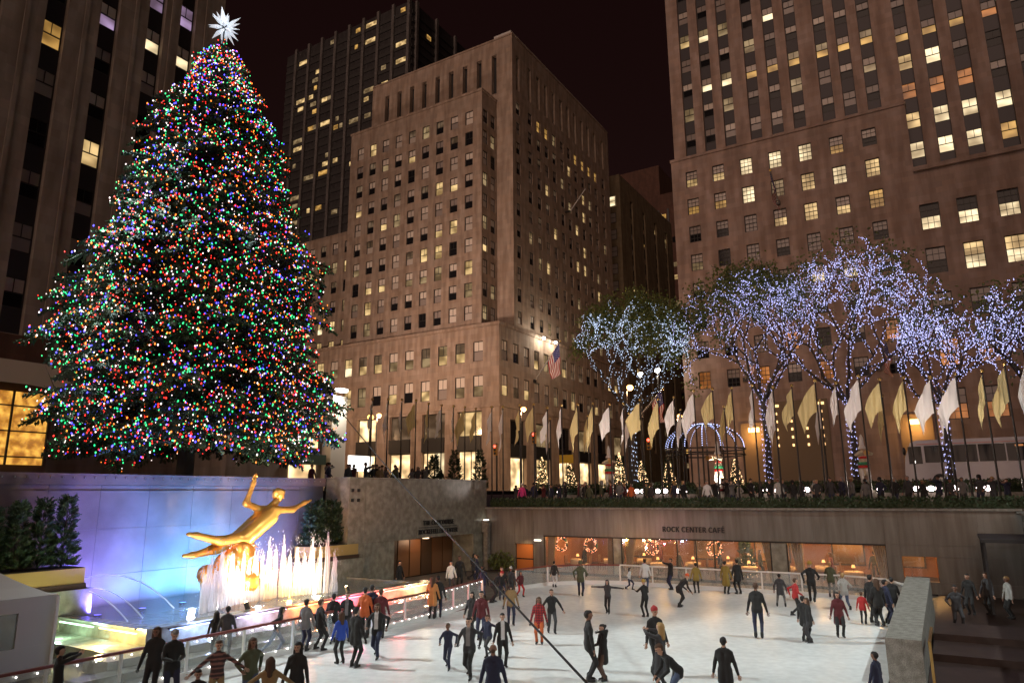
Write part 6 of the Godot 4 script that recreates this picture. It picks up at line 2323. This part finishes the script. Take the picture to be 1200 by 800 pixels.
# poses for a figure 1.75 m tall facing +z, feet on y = 0.03 (blades below)
func body_arrays(pose: String, coat: float) -> Dictionary:
	var key := "%s_%.2f" % [pose, coat]
	if body_cache.has(key):
		return body_cache[key]
	var P := {
		"stand": {}, "stand_wide": {"fl": Vector3(0.2, 0, 0), "fr": Vector3(-0.2, 0, 0.05), "drop": 0.03},
		"walk": {"fl": Vector3(0.1, 0, 0.22), "fr": Vector3(-0.1, 0.05, -0.28), "lean": 0.1, "hl": Vector3(0.28, 0.98, -0.12), "hr": Vector3(-0.28, 1.0, 0.2), "drop": 0.05},
		"glide": {"fl": Vector3(0.05, 0, 0.05), "fr": Vector3(-0.14, 0.06, -0.5), "lean": 0.25, "hl": Vector3(0.25, 1.1, 0.3), "hr": Vector3(-0.3, 1.0, 0.05), "drop": 0.05},
		"arms_out": {"hl": Vector3(0.62, 1.08, 0.1), "hr": Vector3(-0.62, 1.05, 0.12), "fl": Vector3(0.13, 0, 0.1), "fr": Vector3(-0.13, 0, -0.1)},
		"arms_down": {"hl": Vector3(0.46, 0.92, 0.05), "hr": Vector3(-0.46, 0.92, 0.08), "fl": Vector3(0.1, 0, 0.15), "fr": Vector3(-0.12, 0, -0.14), "lean": 0.06, "drop": 0.03},
		"tpose": {"hl": Vector3(0.76, 1.33, 0.0), "hr": Vector3(-0.76, 1.36, 0.0), "fl": Vector3(0.06, 0, 0.12), "fr": Vector3(-0.1, 0.0, -0.16), "lean": 0.05, "drop": 0.03},
		"phone": {"hl": Vector3(0.1, 1.55, 0.4), "hr": Vector3(-0.1, 1.55, 0.4), "lean": -0.05},
		"phone_low": {"hl": Vector3(0.1, 1.12, 0.34), "hr": Vector3(-0.1, 1.12, 0.34), "head": 0.5},
		"hand_face": {"hl": Vector3(0.14, 1.58, 0.2), "hr": Vector3(-0.1, 1.12, 0.28)},
		"reach": {"hl": Vector3(0.2, 1.2, 0.5), "hr": Vector3(-0.2, 1.15, 0.45), "lean": 0.12},
		"lean": {"lean": 0.75, "hl": Vector3(0.24, 0.78, 0.55), "hr": Vector3(-0.24, 0.75, 0.5), "fl": Vector3(0.13, 0, 0.1), "fr": Vector3(-0.12, 0, -0.1), "drop": 0.05, "head": 0.2},
		"horn": {"hl": Vector3(0.08, 1.45, 0.45), "hr": Vector3(-0.06, 1.45, 0.25), "fl": Vector3(0.12, 0, 0.08), "fr": Vector3(-0.12, 0, -0.06)},
		"pockets": {"hl": Vector3(0.2, 1.0, 0.1), "hr": Vector3(-0.2, 1.0, 0.1)}}
	var o: Dictionary = P[pose]
	var drop: float = o.get("drop", 0.0)
	var lean: float = o.get("lean", 0.02)
	var hip := Vector3(0, 0.95 - drop, 0)
	var up := Vector3(0, cos(lean), sin(lean))
	var chest := hip + up * 0.34
	var sho := hip + up * 0.50
	var neck := hip + up * 0.56
	var headc := neck + (up + Vector3(0, 0.35, 0.1)).normalized() * 0.155
	var bones := []
	var R := Vector3.RIGHT
	# torso
	for s in [-1, 1]:
		bones.append([hip + R * s * 0.062, hip + up * 0.17 + R * s * 0.05, 0.115, 0.1, 0])
		bones.append([hip + up * 0.17 + R * s * 0.05, chest + R * s * 0.078, 0.1, 0.108, 0])
		bones.append([chest + R * s * 0.08, sho + R * s * 0.09, 0.1, 0.066, 0])
	bones.append([sho + R * 0.115 + Vector3(0, -0.012, 0), sho - R * 0.115 + Vector3(0, -0.012, 0), 0.058, 0.058, 0])
	bones.append([sho, neck + Vector3(0, 0.03, 0.005), 0.075, 0.055, 0])
	bones.append([neck, headc + Vector3(0, -0.1, 0), 0.05, 0.05, 2])
	# legs
	var feet := [o.get("fl", Vector3(0.1, 0, 0.02)), o.get("fr", Vector3(-0.1, 0, -0.02))]
	for i in 2:
		var s := 1.0 - 2.0 * i
		var hj := hip + R * s * 0.09 + Vector3(0, -0.04, 0)
		var ank: Vector3 = feet[i] + Vector3(0, 0.12, -0.02)
		var kk := ik(hj, ank, 0.44, 0.43, Vector3(s * 0.1, 0, 1))
		bones.append([hj, kk[0], 0.092, 0.066, 1])
		bones.append([kk[0], kk[1], 0.064, 0.048, 1])
		bones.append([kk[1] + Vector3(0, 0.06, 0), kk[1] + Vector3(0, -0.02, 0), 0.056, 0.05, 3])
		bones.append([kk[1] + Vector3(0, -0.045, -0.03), kk[1] + Vector3(s * 0.02, -0.055, 0.15), 0.046, 0.036, 3])
	# arms
	var hands := [o.get("hl", Vector3(0.31, 0.87, 0.09)), o.get("hr", Vector3(-0.31, 0.87, 0.07))]
	var finger_at := []
	for i in 2:
		var s := 1.0 - 2.0 * i
		var sj := sho + R * s * 0.17 + Vector3(0, -0.045, 0)
		var kk := ik(sj, hands[i], 0.29, 0.26, Vector3(s * 0.7, -0.3, -1))
		bones.append([sj, kk[0], 0.06, 0.049, 0])
		bones.append([kk[0], kk[1], 0.052, 0.04, 0])
		var hd: Vector3 = (kk[1] - kk[0]).normalized()
		bones.append([kk[1] + hd * 0.02, kk[1] + hd * 0.075, 0.031, 0.034, 4])
		finger_at.append([kk[1] + hd * 0.09, hd, s])
	# coat or skirt flaring below the hip
	if coat > 0.0:
		for s in [-1, 1]:
			bones.append([hip + R * s * 0.07 + Vector3(0, 0.02, 0), hip + R * s * (0.072 + coat * 0.05) + Vector3(0, -coat, 0.01), 0.112, 0.105 + coat * 0.06, 0])
	var d := sdf_mesh(bones, 0.031, 0.022)
	# head and fingers join the same mesh
	var hb := Basis(Vector3.RIGHT, lean * 0.35 + o.get("head", 0.0))
	var ht := Transform3D(hb, headc)
	var ha := head_arrays()
	var v: PackedVector3Array = d.v
	var nrm: PackedVector3Array = d.n
	var idx: PackedInt32Array = d.i
	var reg: PackedInt32Array = d.r
	var base := v.size()
	for i in ha.v.size():
		v.append(ht * ha.v[i])
		nrm.append(hb * ha.n[i])
		reg.append(ha.r[i])
	for i in ha.i:
		idx.append(base + i)
	var st := begin()
	for f in finger_at:
		hand_fingers(st, f[0], f[1], Vector3.FORWARD if absf(f[1].z) < 0.8 else Vector3.UP, 1.0)
	var fa := st.commit().surface_get_arrays(0)
	base = v.size()
	var fv: PackedVector3Array = fa[Mesh.ARRAY_VERTEX]
	for i in fv.size():
		v.append(fv[i])
		nrm.append(fa[Mesh.ARRAY_NORMAL][i])
		reg.append(4)
	if fa[Mesh.ARRAY_INDEX] != null and fa[Mesh.ARRAY_INDEX].size():
		for i in fa[Mesh.ARRAY_INDEX]:
			idx.append(base + i)
	else:
		for i in fv.size():
			idx.append(base + i)
	var out := {"v": v, "n": nrm, "i": idx, "r": reg, "head": ht, "feet": [feet[0], feet[1]]}
	body_cache[key] = out
	return out

# colours (linear) by region: 0 top, 1 trousers, 2 skin, 3 shoes, 4 hands; 5 lips, 6 eyes. trim 1: stripes, 2: open front
func person_mesh(d: Dictionary, cols: Array, trim: int, front := Color.WHITE) -> ArrayMesh:
	var c := PackedColorArray()
	c.resize(d.v.size())
	var lc := []
	for k in cols:
		lc.append(k.srgb_to_linear())
	lc.append(Color(0.30, 0.12, 0.10))
	lc.append(Color(0.02, 0.015, 0.012))
	var fr := front.srgb_to_linear()
	for i in d.v.size():
		var r: int = d.r[i]
		c[i] = lc[r]
		var p: Vector3 = d.v[i]
		if r == 0:
			if trim == 1 and fmod(p.y * 9.0, 1.0) < 0.35:
				c[i] = fr
			elif trim == 2 and absf(p.x) < 0.06 and p.z > 0.05 and p.y > 0.92:
				c[i] = fr
			elif trim == 3 and (fmod(p.y * 11.0, 1.0) < 0.3 or fmod((p.x + 5.0) * 11.0, 1.0) < 0.3):
				c[i] = fr
	var arr := []
	arr.resize(Mesh.ARRAY_MAX)
	arr[Mesh.ARRAY_VERTEX] = d.v
	arr[Mesh.ARRAY_NORMAL] = d.n
	arr[Mesh.ARRAY_COLOR] = c
	arr[Mesh.ARRAY_INDEX] = d.i
	var m := ArrayMesh.new()
	m.add_surface_from_arrays(Mesh.PRIMITIVE_TRIANGLES, arr)
	var mt := mat("clothes", Color.WHITE, 0.85)
	mt.vertex_color_use_as_albedo = true
	mt.rim_enabled = true
	mt.rim = 0.15
	m.surface_set_material(0, mt)
	return m

const TOP_WORDS := {"k": "black", "d": "charcoal", "n": "navy", "g": "olive", "m": "maroon", "e": "grey", "t": "tan", "w2": "pale grey"}
var PALETTE := {}

func cloth_color(k: String) -> Color:
	if PALETTE.is_empty():
		PALETTE = {"k": [0.016, 0.016, 0.018], "d": [0.045, 0.045, 0.05], "n": [0.02, 0.026, 0.055], "g": [0.075, 0.085, 0.045], "t": [0.28, 0.19, 0.09], "r": [0.42, 0.03, 0.03], "m": [0.10, 0.018, 0.02], "w": [0.62, 0.62, 0.62], "w2": [0.36, 0.36, 0.34], "b": [0.03, 0.075, 0.42], "y": [0.26, 0.19, 0.04], "o": [0.50, 0.11, 0.03], "o2": [0.46, 0.20, 0.06], "e": [0.15, 0.15, 0.15], "j": [0.06, 0.085, 0.15], "s": [0.05, 0.03, 0.03], "s2": [0.10, 0.06, 0.045], "v": [0.03, 0.03, 0.035], "p": [0.6, 0.05, 0.22]}
	var c: Array = PALETTE[k]
	return lin(c[0], c[1], c[2])

func person(at: Vector3, h: float, yaw: float, pose: String, top: String, pants: String, hair: String, haircol: String, coat: float, label: String, group: String, skates := true, trim := 0, front := Color.WHITE) -> MeshInstance3D:
	var d := body_arrays(pose, coat)
	var skin: Color = [lin(0.48, 0.29, 0.20), lin(0.42, 0.25, 0.17), lin(0.52, 0.33, 0.24), lin(0.22, 0.12, 0.08)][rng.randi_range(0, 3) if hair != "bald" else 3]
	var glove := skin if rng.randf() < 0.6 else lin(0.02, 0.02, 0.02)
	var o := MeshInstance3D.new()
	o.mesh = person_mesh(d, [cloth_color(top), cloth_color(pants), skin, lin(0.02, 0.02, 0.022), glove], trim, front)
	var sc := h / 1.78
	o.transform = Transform3D(Basis(Vector3.UP, yaw).scaled(Vector3(sc * (1.04 if coat > 0.05 else 1.0), sc, sc * 1.04)), at + Vector3(0, -0.01 if skates else -0.035, 0))
	put(o, "person", self)
	tag(o, label, "person", group)
	var hc := {"brown": lin(0.07, 0.035, 0.018), "black": lin(0.012, 0.01, 0.009), "grey": lin(0.2, 0.19, 0.18), "blond": lin(0.36, 0.23, 0.09), "red": lin(0.35, 0.02, 0.02), "mustard": lin(0.36, 0.24, 0.04), "orange": lin(0.6, 0.09, 0.02), "olive": lin(0.08, 0.09, 0.04), "white": lin(0.55, 0.55, 0.55)}
	inst(hair_mesh(hair), "hat" if hair == "beanie" else ("hood" if hair == "hood" else "hair"), o, d.head, mat("hair_" + haircol, hc[haircol], 0.7))
	if skates:
		if shoe_blade == null:
			var st := begin()
			box(st, Vector3(0, 0.0, 0), Vector3(0.012, 0.045, 0.3))
			shoe_blade = mesh_of(st, mat("blade_steel", lin(0.5, 0.5, 0.52), 0.25, 1.0))
		for f in d.feet:
			inst(shoe_blade, "skate_blade", o, Transform3D(Basis.IDENTITY, f + Vector3(0.01, 0.03, 0.04)))
	return o

func build_people() -> void:
	rng.seed = 909
	for p in PEOPLE:
		var trim := 0
		var front := lin(0.6, 0.6, 0.6)
		if p[5] == "s":
			trim = 1
			front = lin(0.25, 0.12, 0.1)
		elif "white shirt" in p[10] and p[4] == "stand" and "open" in p[10]:
			trim = 2
		elif "white scarf" in p[10]:
			trim = 2
		elif "striped scarf" in p[10] or "grey shirt" in p[10]:
			trim = 2
			front = lin(0.2, 0.2, 0.2)
		elif "plaid" in p[10]:
			trim = 3
			front = lin(0.08, 0.02, 0.03)
		person(Vector3(p[0], 0.0, p[1]), p[2], deg_to_rad(p[3]), p[4], p[5], p[6], p[7], p[8], p[9], p[10], "people on the ice", true, trim, front)
	# off the ice
	for p in [
		[Vector3(-24.2, -0.05, -33.2), 1.7, 60.0, "stand", "w", "d", "short", "black", 0.1, "person in white top behind the rail in front of the dark opening"],
		[Vector3(-24.6, -0.05, -34.6), 1.85, 40.0, "stand", "k", "k", "short", "brown", 0.2, "tall person in black behind the rail in front of the dark opening"],
		[Vector3(-25.0, -0.05, -37.0), 1.72, -60.0, "stand", "n", "n", "short", "brown", 0.15, "person in navy walking past the dark opening"],
		[Vector3(-26.8, -0.05, -31.9), 1.7, 90.0, "stand", "k", "k", "short", "black", 0.15, "person in black standing at the corner of the opening by the basin"],
		[Vector3(-26.4, -0.05, -38.6), 1.7, 120.0, "walk", "d", "k", "long", "black", 0.2, "person in charcoal inside the edge of the dark opening"],
		[Vector3(0.2, 0.03, -37.6), 1.7, -20.0, "stand", "k", "k", "short", "black", 0.1, "person in black in the dark corner, first beyond the parapet"],
		[Vector3(0.9, 0.03, -38.0), 1.75, -40.0, "stand", "d", "k", "long", "brown", 0.1, "person in charcoal in the dark corner, second beyond the parapet"],
		[Vector3(1.6, 0.03, -37.2), 1.7, -60.0, "stand", "w2", "k", "short", "blond", 0.1, "person in a pale top in the dark corner"],
		[Vector3(-0.3, 0.03, -33.5), 1.7, 10.0, "walk", "d", "d", "short", "black", 0.1, "person walking along the dark side of the parapet"]]:
		person(p[0], p[1], deg_to_rad(p[2]), p[3], p[4], p[5], p[6], p[7], p[8], p[9], "people beside the rink", false)
	# guests in the café
	for i in 9:
		person(Vector3(-21.9 + i * 2.2, 0, -45.6 - (i % 3) * 1.4), rng.randf_range(1.6, 1.8), rng.randf() * TAU, "stand", ["k", "d", "m", "k", "n"][i % 5], "k", ["short", "long"][i % 2], ["black", "brown"][i % 2], 0.15, "guest in dark clothes standing inside the café, %s from the orange door" % ordinal(i), "guests in the café", false)
	# crowd along the hedge; nobody in it stands out, apart from a few
	var tops := ["k", "k", "k", "d", "n", "d", "k", "g", "m", "e", "n", "t", "w2"]
	var x := -28.4
	var i := 0
	while x < 8.0:
		var zz := -46.9 - rng.randf() * 1.2 - (rng.randf() * 3.5 if i % 3 == 0 else 0.0)
		var pink := absf(x + 27.2) < 0.3
		var tk: String = tops[rng.randi_range(0, 12)]
		var label := "bystander in %s in the crowd behind the hedge, %s from the green block" % [TOP_WORDS[tk], ordinal(i)]
		person(Vector3(x, WALK, zz), rng.randf_range(1.55, 1.85), deg_to_rad(rng.randf_range(-60, 60)), ["stand", "pockets", "phone", "stand", "pockets"][rng.randi_range(0, 4)], tk, ["k", "n", "d"][rng.randi_range(0, 2)], ["short", "long", "beanie", "short", "hood"][rng.randi_range(0, 4)], ["black", "brown", "black", "blond", "grey"][rng.randi_range(0, 4)], 0.15, label, "crowd behind the hedge", false)
		x += rng.randf_range(0.28, 0.6) if x < -20.0 else rng.randf_range(0.4, 0.85)
		i += 1
	person(Vector3(-27.2, WALK, -46.2), 1.72, 0.3, "stand", "p", "k", "beanie", "white", 0.12, "person in a hot pink jacket in the crowd above the green block's corner", "crowd behind the hedge", false)
	person(Vector3(-13.4, WALK, -46.3), 1.7, 0.4, "stand", "w", "d", "short", "grey", 0.15, "person in a white jacket in the crowd above the café sign", "crowd behind the hedge", false)
	person(Vector3(-9.0, WALK, -46.3), 1.78, 0.5, "stand", "w2", "d", "short", "grey", 0.3, "person in a long pale coat in the crowd right of the café sign", "crowd behind the hedge", false)
	person(Vector3(-18.6, WALK, -46.3), 1.6, 0.2, "stand", "o", "k", "short", "brown", 0.12, "person in an orange jacket in the crowd behind the hedge", "crowd behind the hedge", false)
	# onlookers on the upper plaza behind the green block and behind the fountain wall
	for k in 20:
		var tk: String = tops[rng.randi_range(0, 12)]
		var zz := -31.0 - k * 0.66 + rng.randf_range(-0.25, 0.25)
		person(Vector3(-32.2 - rng.randf() * 2.0, STREET, zz), rng.randf_range(1.6, 1.85), deg_to_rad(60 + rng.randf_range(-60, 60)), ["stand", "pockets", "phone"][rng.randi_range(0, 2)], tk, ["k", "n", "d"][rng.randi_range(0, 2)], ["short", "long", "beanie"][rng.randi_range(0, 2)], ["black", "brown", "black"][rng.randi_range(0, 2)], 0.15, "onlooker in %s on the upper plaza above the green block, %s from the fir" % [TOP_WORDS[tk], ordinal(k)], "onlookers above the green block", false)

# x, z, height, turn, pose, top, trousers, hair, hair colour, coat length, label
const PEOPLE := [
	[-18.44, -12.12, 1.85, 37, "stand", "k", "k", "long", "brown", 0.15, "woman in black coat beside a bulky man, near the lit steps of the fountain"],
	[-17.74, -12.17, 1.83, 66, "phone_low", "k", "n", "short", "grey", 0.2, "bulky man in black jacket looking down, nearest the lit fountain steps"],
	[-18.91, -9.97, 1.69, 162, "phone", "k", "k", "short", "black", 0, "person in black holding up a phone beside the white tent"],
	[-14.57, -10.65, 1.51, 59, "stand", "k", "k", "short", "black", 0.1, "dark haired person at the bottom edge below the man in the striped sweater"],
	[-15.97, -12.20, 1.72, 58, "arms_out", "s", "t", "short", "brown", 0, "skater in striped dark sweater and tan trousers with arms spread"],
	[-21.53, -16.27, 1.45, 223, "stand", "k", "k", "long", "black", 0.2, "long haired woman in black leaning on the rail at the fountain, half of a couple"],
	[-20.98, -16.28, 1.65, 227, "stand", "d", "k", "short", "black", 0.1, "man in charcoal jacket at the rail in front of the glowing fountain"],
	[-15.59, -12.89, 1.77, 70, "walk", "g", "j", "long", "brown", 0.1, "long haired woman in olive jacket at the bottom edge near the rail"],
	[-19.93, -17.45, 1.61, 129, "glide", "k", "j", "long", "black", 0, "woman in black top and jeans leaning on the rail below the orange glow"],
	[-19.59, -18.40, 1.70, 197, "stand", "e", "n", "short", "black", 0.1, "man in grey jacket standing at the rail beside a pair in black"],
	[-19.25, -18.74, 1.70, 166, "stand_wide", "k", "k", "short", "brown", 0.1, "person all in black at the rail, right beside the man in grey jacket"],
	[-19.79, -19.91, 1.70, 215, "stand", "k", "e", "short", "black", 0.15, "person in black jacket and grey trousers behind the woman in bright blue"],
	[-19.68, -20.50, 1.70, 34, "stand", "k", "d", "short", "brown", 0.1, "man in open black jacket with grey shirt by the rail"],
	[-17.14, -17.63, 1.58, -106, "stand", "b", "k", "long", "brown", 0.05, "woman in bright royal blue jacket seen from behind on the ice"],
	[-16.42, -17.52, 1.78, 183, "stand", "k", "k", "short", "black", 0.2, "man in dark jacket next to the woman in royal blue"],
	[-16.69, -18.83, 1.77, 22, "walk", "k", "n", "long", "brown", 0.1, "woman in dark jacket with long white scarf on the ice"],
	[-19.32, -21.06, 1.82, 203, "stand", "o", "k", "short", "black", 0.1, "person with an orange patch in the cluster at the rail"],
	[-19.32, -21.43, 1.87, 212, "stand", "n", "d", "short", "black", 0.15, "tallest man in navy in the cluster at the rail"],
	[-18.79, -21.35, 1.76, 216, "stand", "m", "k", "short", "brown", 0.1, "person in dark maroon behind the woman with the white scarf"],
	[-13.99, -12.95, 1.74, 27, "stand", "k", "d", "long", "black", 0.15, "dark haired woman in black jacket at the bottom edge beside the tan coat"],
	[-13.63, -11.82, 1.64, 224, "arms_out", "t", "k", "long", "brown", 0.1, "person in tan coat seen from behind at the bottom edge"],
	[-13.75, -18.77, 1.38, 21, "walk", "n", "n", "short", "brown", 0, "boy in navy sweater skating with arms held out"],
	[-12.54, -18.17, 1.75, 15, "walk", "v", "k", "short", "black", 0.1, "skater in black and grey vest with striped scarf"],
	[-13.63, -20.84, 1.35, -7, "walk", "n", "d", "short", "brown", 0.1, "skater in dark blue jacket behind the man in the white shirt"],
	[-12.41, -19.78, 1.59, 42, "stand", "k", "k", "short", "black", 0.15, "man in open black jacket over a white shirt"],
	[-9.70, -15.04, 1.74, 208, "stand", "n", "n", "bald", "brown", 0.1, "bald man in dark coat seen from behind at the bottom edge"],
	[-16.06, -23.43, 1.59, 4, "stand", "k", "k", "long", "black", 0.25, "long haired woman in black beside the one in maroon"],
	[-15.30, -22.93, 1.72, 24, "stand", "m", "n", "short", "black", 0.1, "person in dark maroon jacket left of the hooded beige top"],
	[-15.87, -25.96, 1.65, 36, "stand", "t", "n", "hood", "black", 0.1, "woman in beige top with a black hood and dark jeans"],
	[-13.08, -23.31, 1.61, 24, "stand", "r", "o", "long", "brown", 0.25, "girl in red plaid coat and orange tights"],
	[-13.65, -25.33, 1.65, 38, "arms_down", "k", "d", "short", "brown", 0.05, "man in dark sweater holding hands with the girl in orange tights"],
	[-9.35, -19.54, 1.92, 126, "stand", "k", "k", "short", "black", 0.1, "tall man all in black facing a woman in a short dress"],
	[-9.03, -19.83, 1.53, -36, "hand_face", "k", "s2", "bun", "black", 0.3, "woman in short black dress with her hand raised to her face"],
	[-19.70, -25.69, 1.75, 202, "stand", "o2", "k", "long", "brown", 0.3, "woman in long orange coat beside the rail with bulbs"],
	[-19.61, -25.99, 1.76, 217, "stand", "k", "n", "short", "black", 0.1, "dark companion of the woman in the orange coat"],
	[-20.99, -31.60, 1.62, -126, "stand", "n", "j", "short", "black", 0.1, "person in navy jacket and jeans at the gap in the rail"],
	[-19.93, -30.85, 1.69, 133, "lean", "k", "k", "beanie", "red", 0.1, "person in black with a red hat at the gap in the rail"],
	[-19.98, -31.80, 1.61, 42, "stand", "k", "n", "short", "brown", 0.1, "dark clothed person in the middle of the group at the rail gap"],
	[-19.72, -32.28, 1.58, 11, "stand", "d", "k", "beanie", "white", 0.1, "person in charcoal with a white hat at the rail gap"],
	[-19.77, -33.30, 1.32, 61, "walk", "m", "r", "long", "black", 0.05, "skater in bright red trousers at the rail gap"],
	[-19.98, -37.48, 1.45, 188, "stand", "k", "w", "short", "black", 0.05, "skater in black top and white trousers by the far rail"],
	[-17.00, -34.78, 1.82, 201, "walk", "g", "n", "beanie", "olive", 0.1, "man in olive green jacket and cap skating away near the far rail"],
	[-13.60, -30.53, 1.48, 14, "tpose", "d", "k", "long", "black", 0, "girl in dark clothes with both arms stretched out sideways"],
	[-15.79, -38.45, 1.22, 92, "walk", "w", "n", "long", "black", 0, "slim skater in white top and navy trousers near the far rail"],
	[-14.88, -38.53, 1.66, 196, "stand", "w", "j", "short", "black", 0.1, "person in white jacket and jeans by the café glass"],
	[-11.83, -30.49, 1.54, -129, "reach", "k", "k", "beanie", "mustard", 0.05, "skater in black with a mustard hat reaching forward"],
	[-13.77, -39.52, 1.67, -41, "phone", "k", "n", "short", "black", 0.1, "person in dark jacket taking a picture by the far rail"],
	[-11.45, -33.91, 1.68, 139, "lean", "k", "k", "beanie", "orange", 0.15, "skater in black with bright orange hat leaning forward"],
	[-12.13, -38.84, 1.56, -153, "stand", "y", "k", "short", "black", 0.12, "skater in short mustard jacket by the far rail"],
	[-10.67, -39.25, 1.68, 175, "stand", "y", "k", "short", "black", 0.4, "skater in long mustard coat facing the café"],
	[-10.12, -39.54, 1.76, -136, "stand", "k", "k", "short", "black", 0.2, "person in black beside the long mustard coat"],
	[-6.58, -28.14, 1.95, 191, "stand", "k", "n", "short", "brown", 0.05, "man in black short sleeved shirt seen from behind, alone on open ice"],
	[-8.00, -21.30, 1.88, 51, "stand", "k", "k", "beanie", "red", 0.1, "person in black with a red hat behind the woman taking a picture"],
	[-7.27, -19.70, 1.74, -100, "phone", "d", "k", "long", "blond", 0.45, "woman in long grey coat holding up a phone"],
	[-6.38, -18.49, 1.71, -51, "lean", "k", "j", "short", "brown", 0.1, "man in black jacket and blue jeans bending forward"],
	[-5.32, -18.93, 1.66, 186, "stand", "k", "k", "short", "black", 0.25, "woman in black dress seen from behind at the bottom edge"],
	[-7.33, -36.14, 1.52, 186, "stand_wide", "d", "e", "short", "black", 0.2, "skater in grey skirt and dark tights"],
	[-6.25, -33.78, 1.62, 130, "walk", "r", "k", "short", "brown", 0.05, "skater in bright red shirt"],
	[-6.28, -38.22, 1.95, 184, "walk", "k", "k", "beanie", "mustard", 0.1, "tall skater in black with a yellow hat"],
	[-5.00, -28.32, 1.56, 160, "stand", "k", "k", "short", "black", 0.25, "skater in black hugging another in front of the red shirt"],
	[-4.85, -28.24, 1.52, -50, "stand", "k", "d", "long", "brown", 0.2, "person held by the skater in black"],
	[-4.03, -29.74, 1.60, 18, "stand", "m", "k", "long", "black", 0.35, "woman in dark red coat and white socks"],
	[-4.62, -36.49, 1.65, -153, "walk", "w2", "j", "short", "blond", 0.1, "person in pale hooded top and jeans"],
	[-5.70, -40.49, 1.74, 178, "stand", "g", "k", "short", "blond", 0.1, "person in olive top near the far right rail"],
	[-3.58, -33.16, 1.24, 176, "stand", "r", "k", "short", "brown", 0.1, "child in red jacket beside the group at the concrete parapet"],
	[-3.24, -33.56, 1.89, 156, "stand", "k", "k", "short", "black", 0.15, "leftmost of the dark group standing at the concrete parapet"],
	[-2.95, -32.86, 1.81, -145, "stand", "k", "k", "long", "brown", 0.15, "long haired person in the dark group at the concrete parapet"],
	[-2.73, -33.63, 1.71, 125, "stand", "n", "n", "short", "black", 0.15, "person in navy in the dark group at the concrete parapet"],
	[-2.54, -34.63, 1.72, -166, "stand", "k", "k", "short", "black", 0.15, "rightmost of the dark group pressed against the concrete parapet"],
	[-2.04, -20.41, 1.38, -114, "stand", "n", "k", "short", "black", 0.1, "child in navy jacket at the bottom edge beside the parapet"],
]
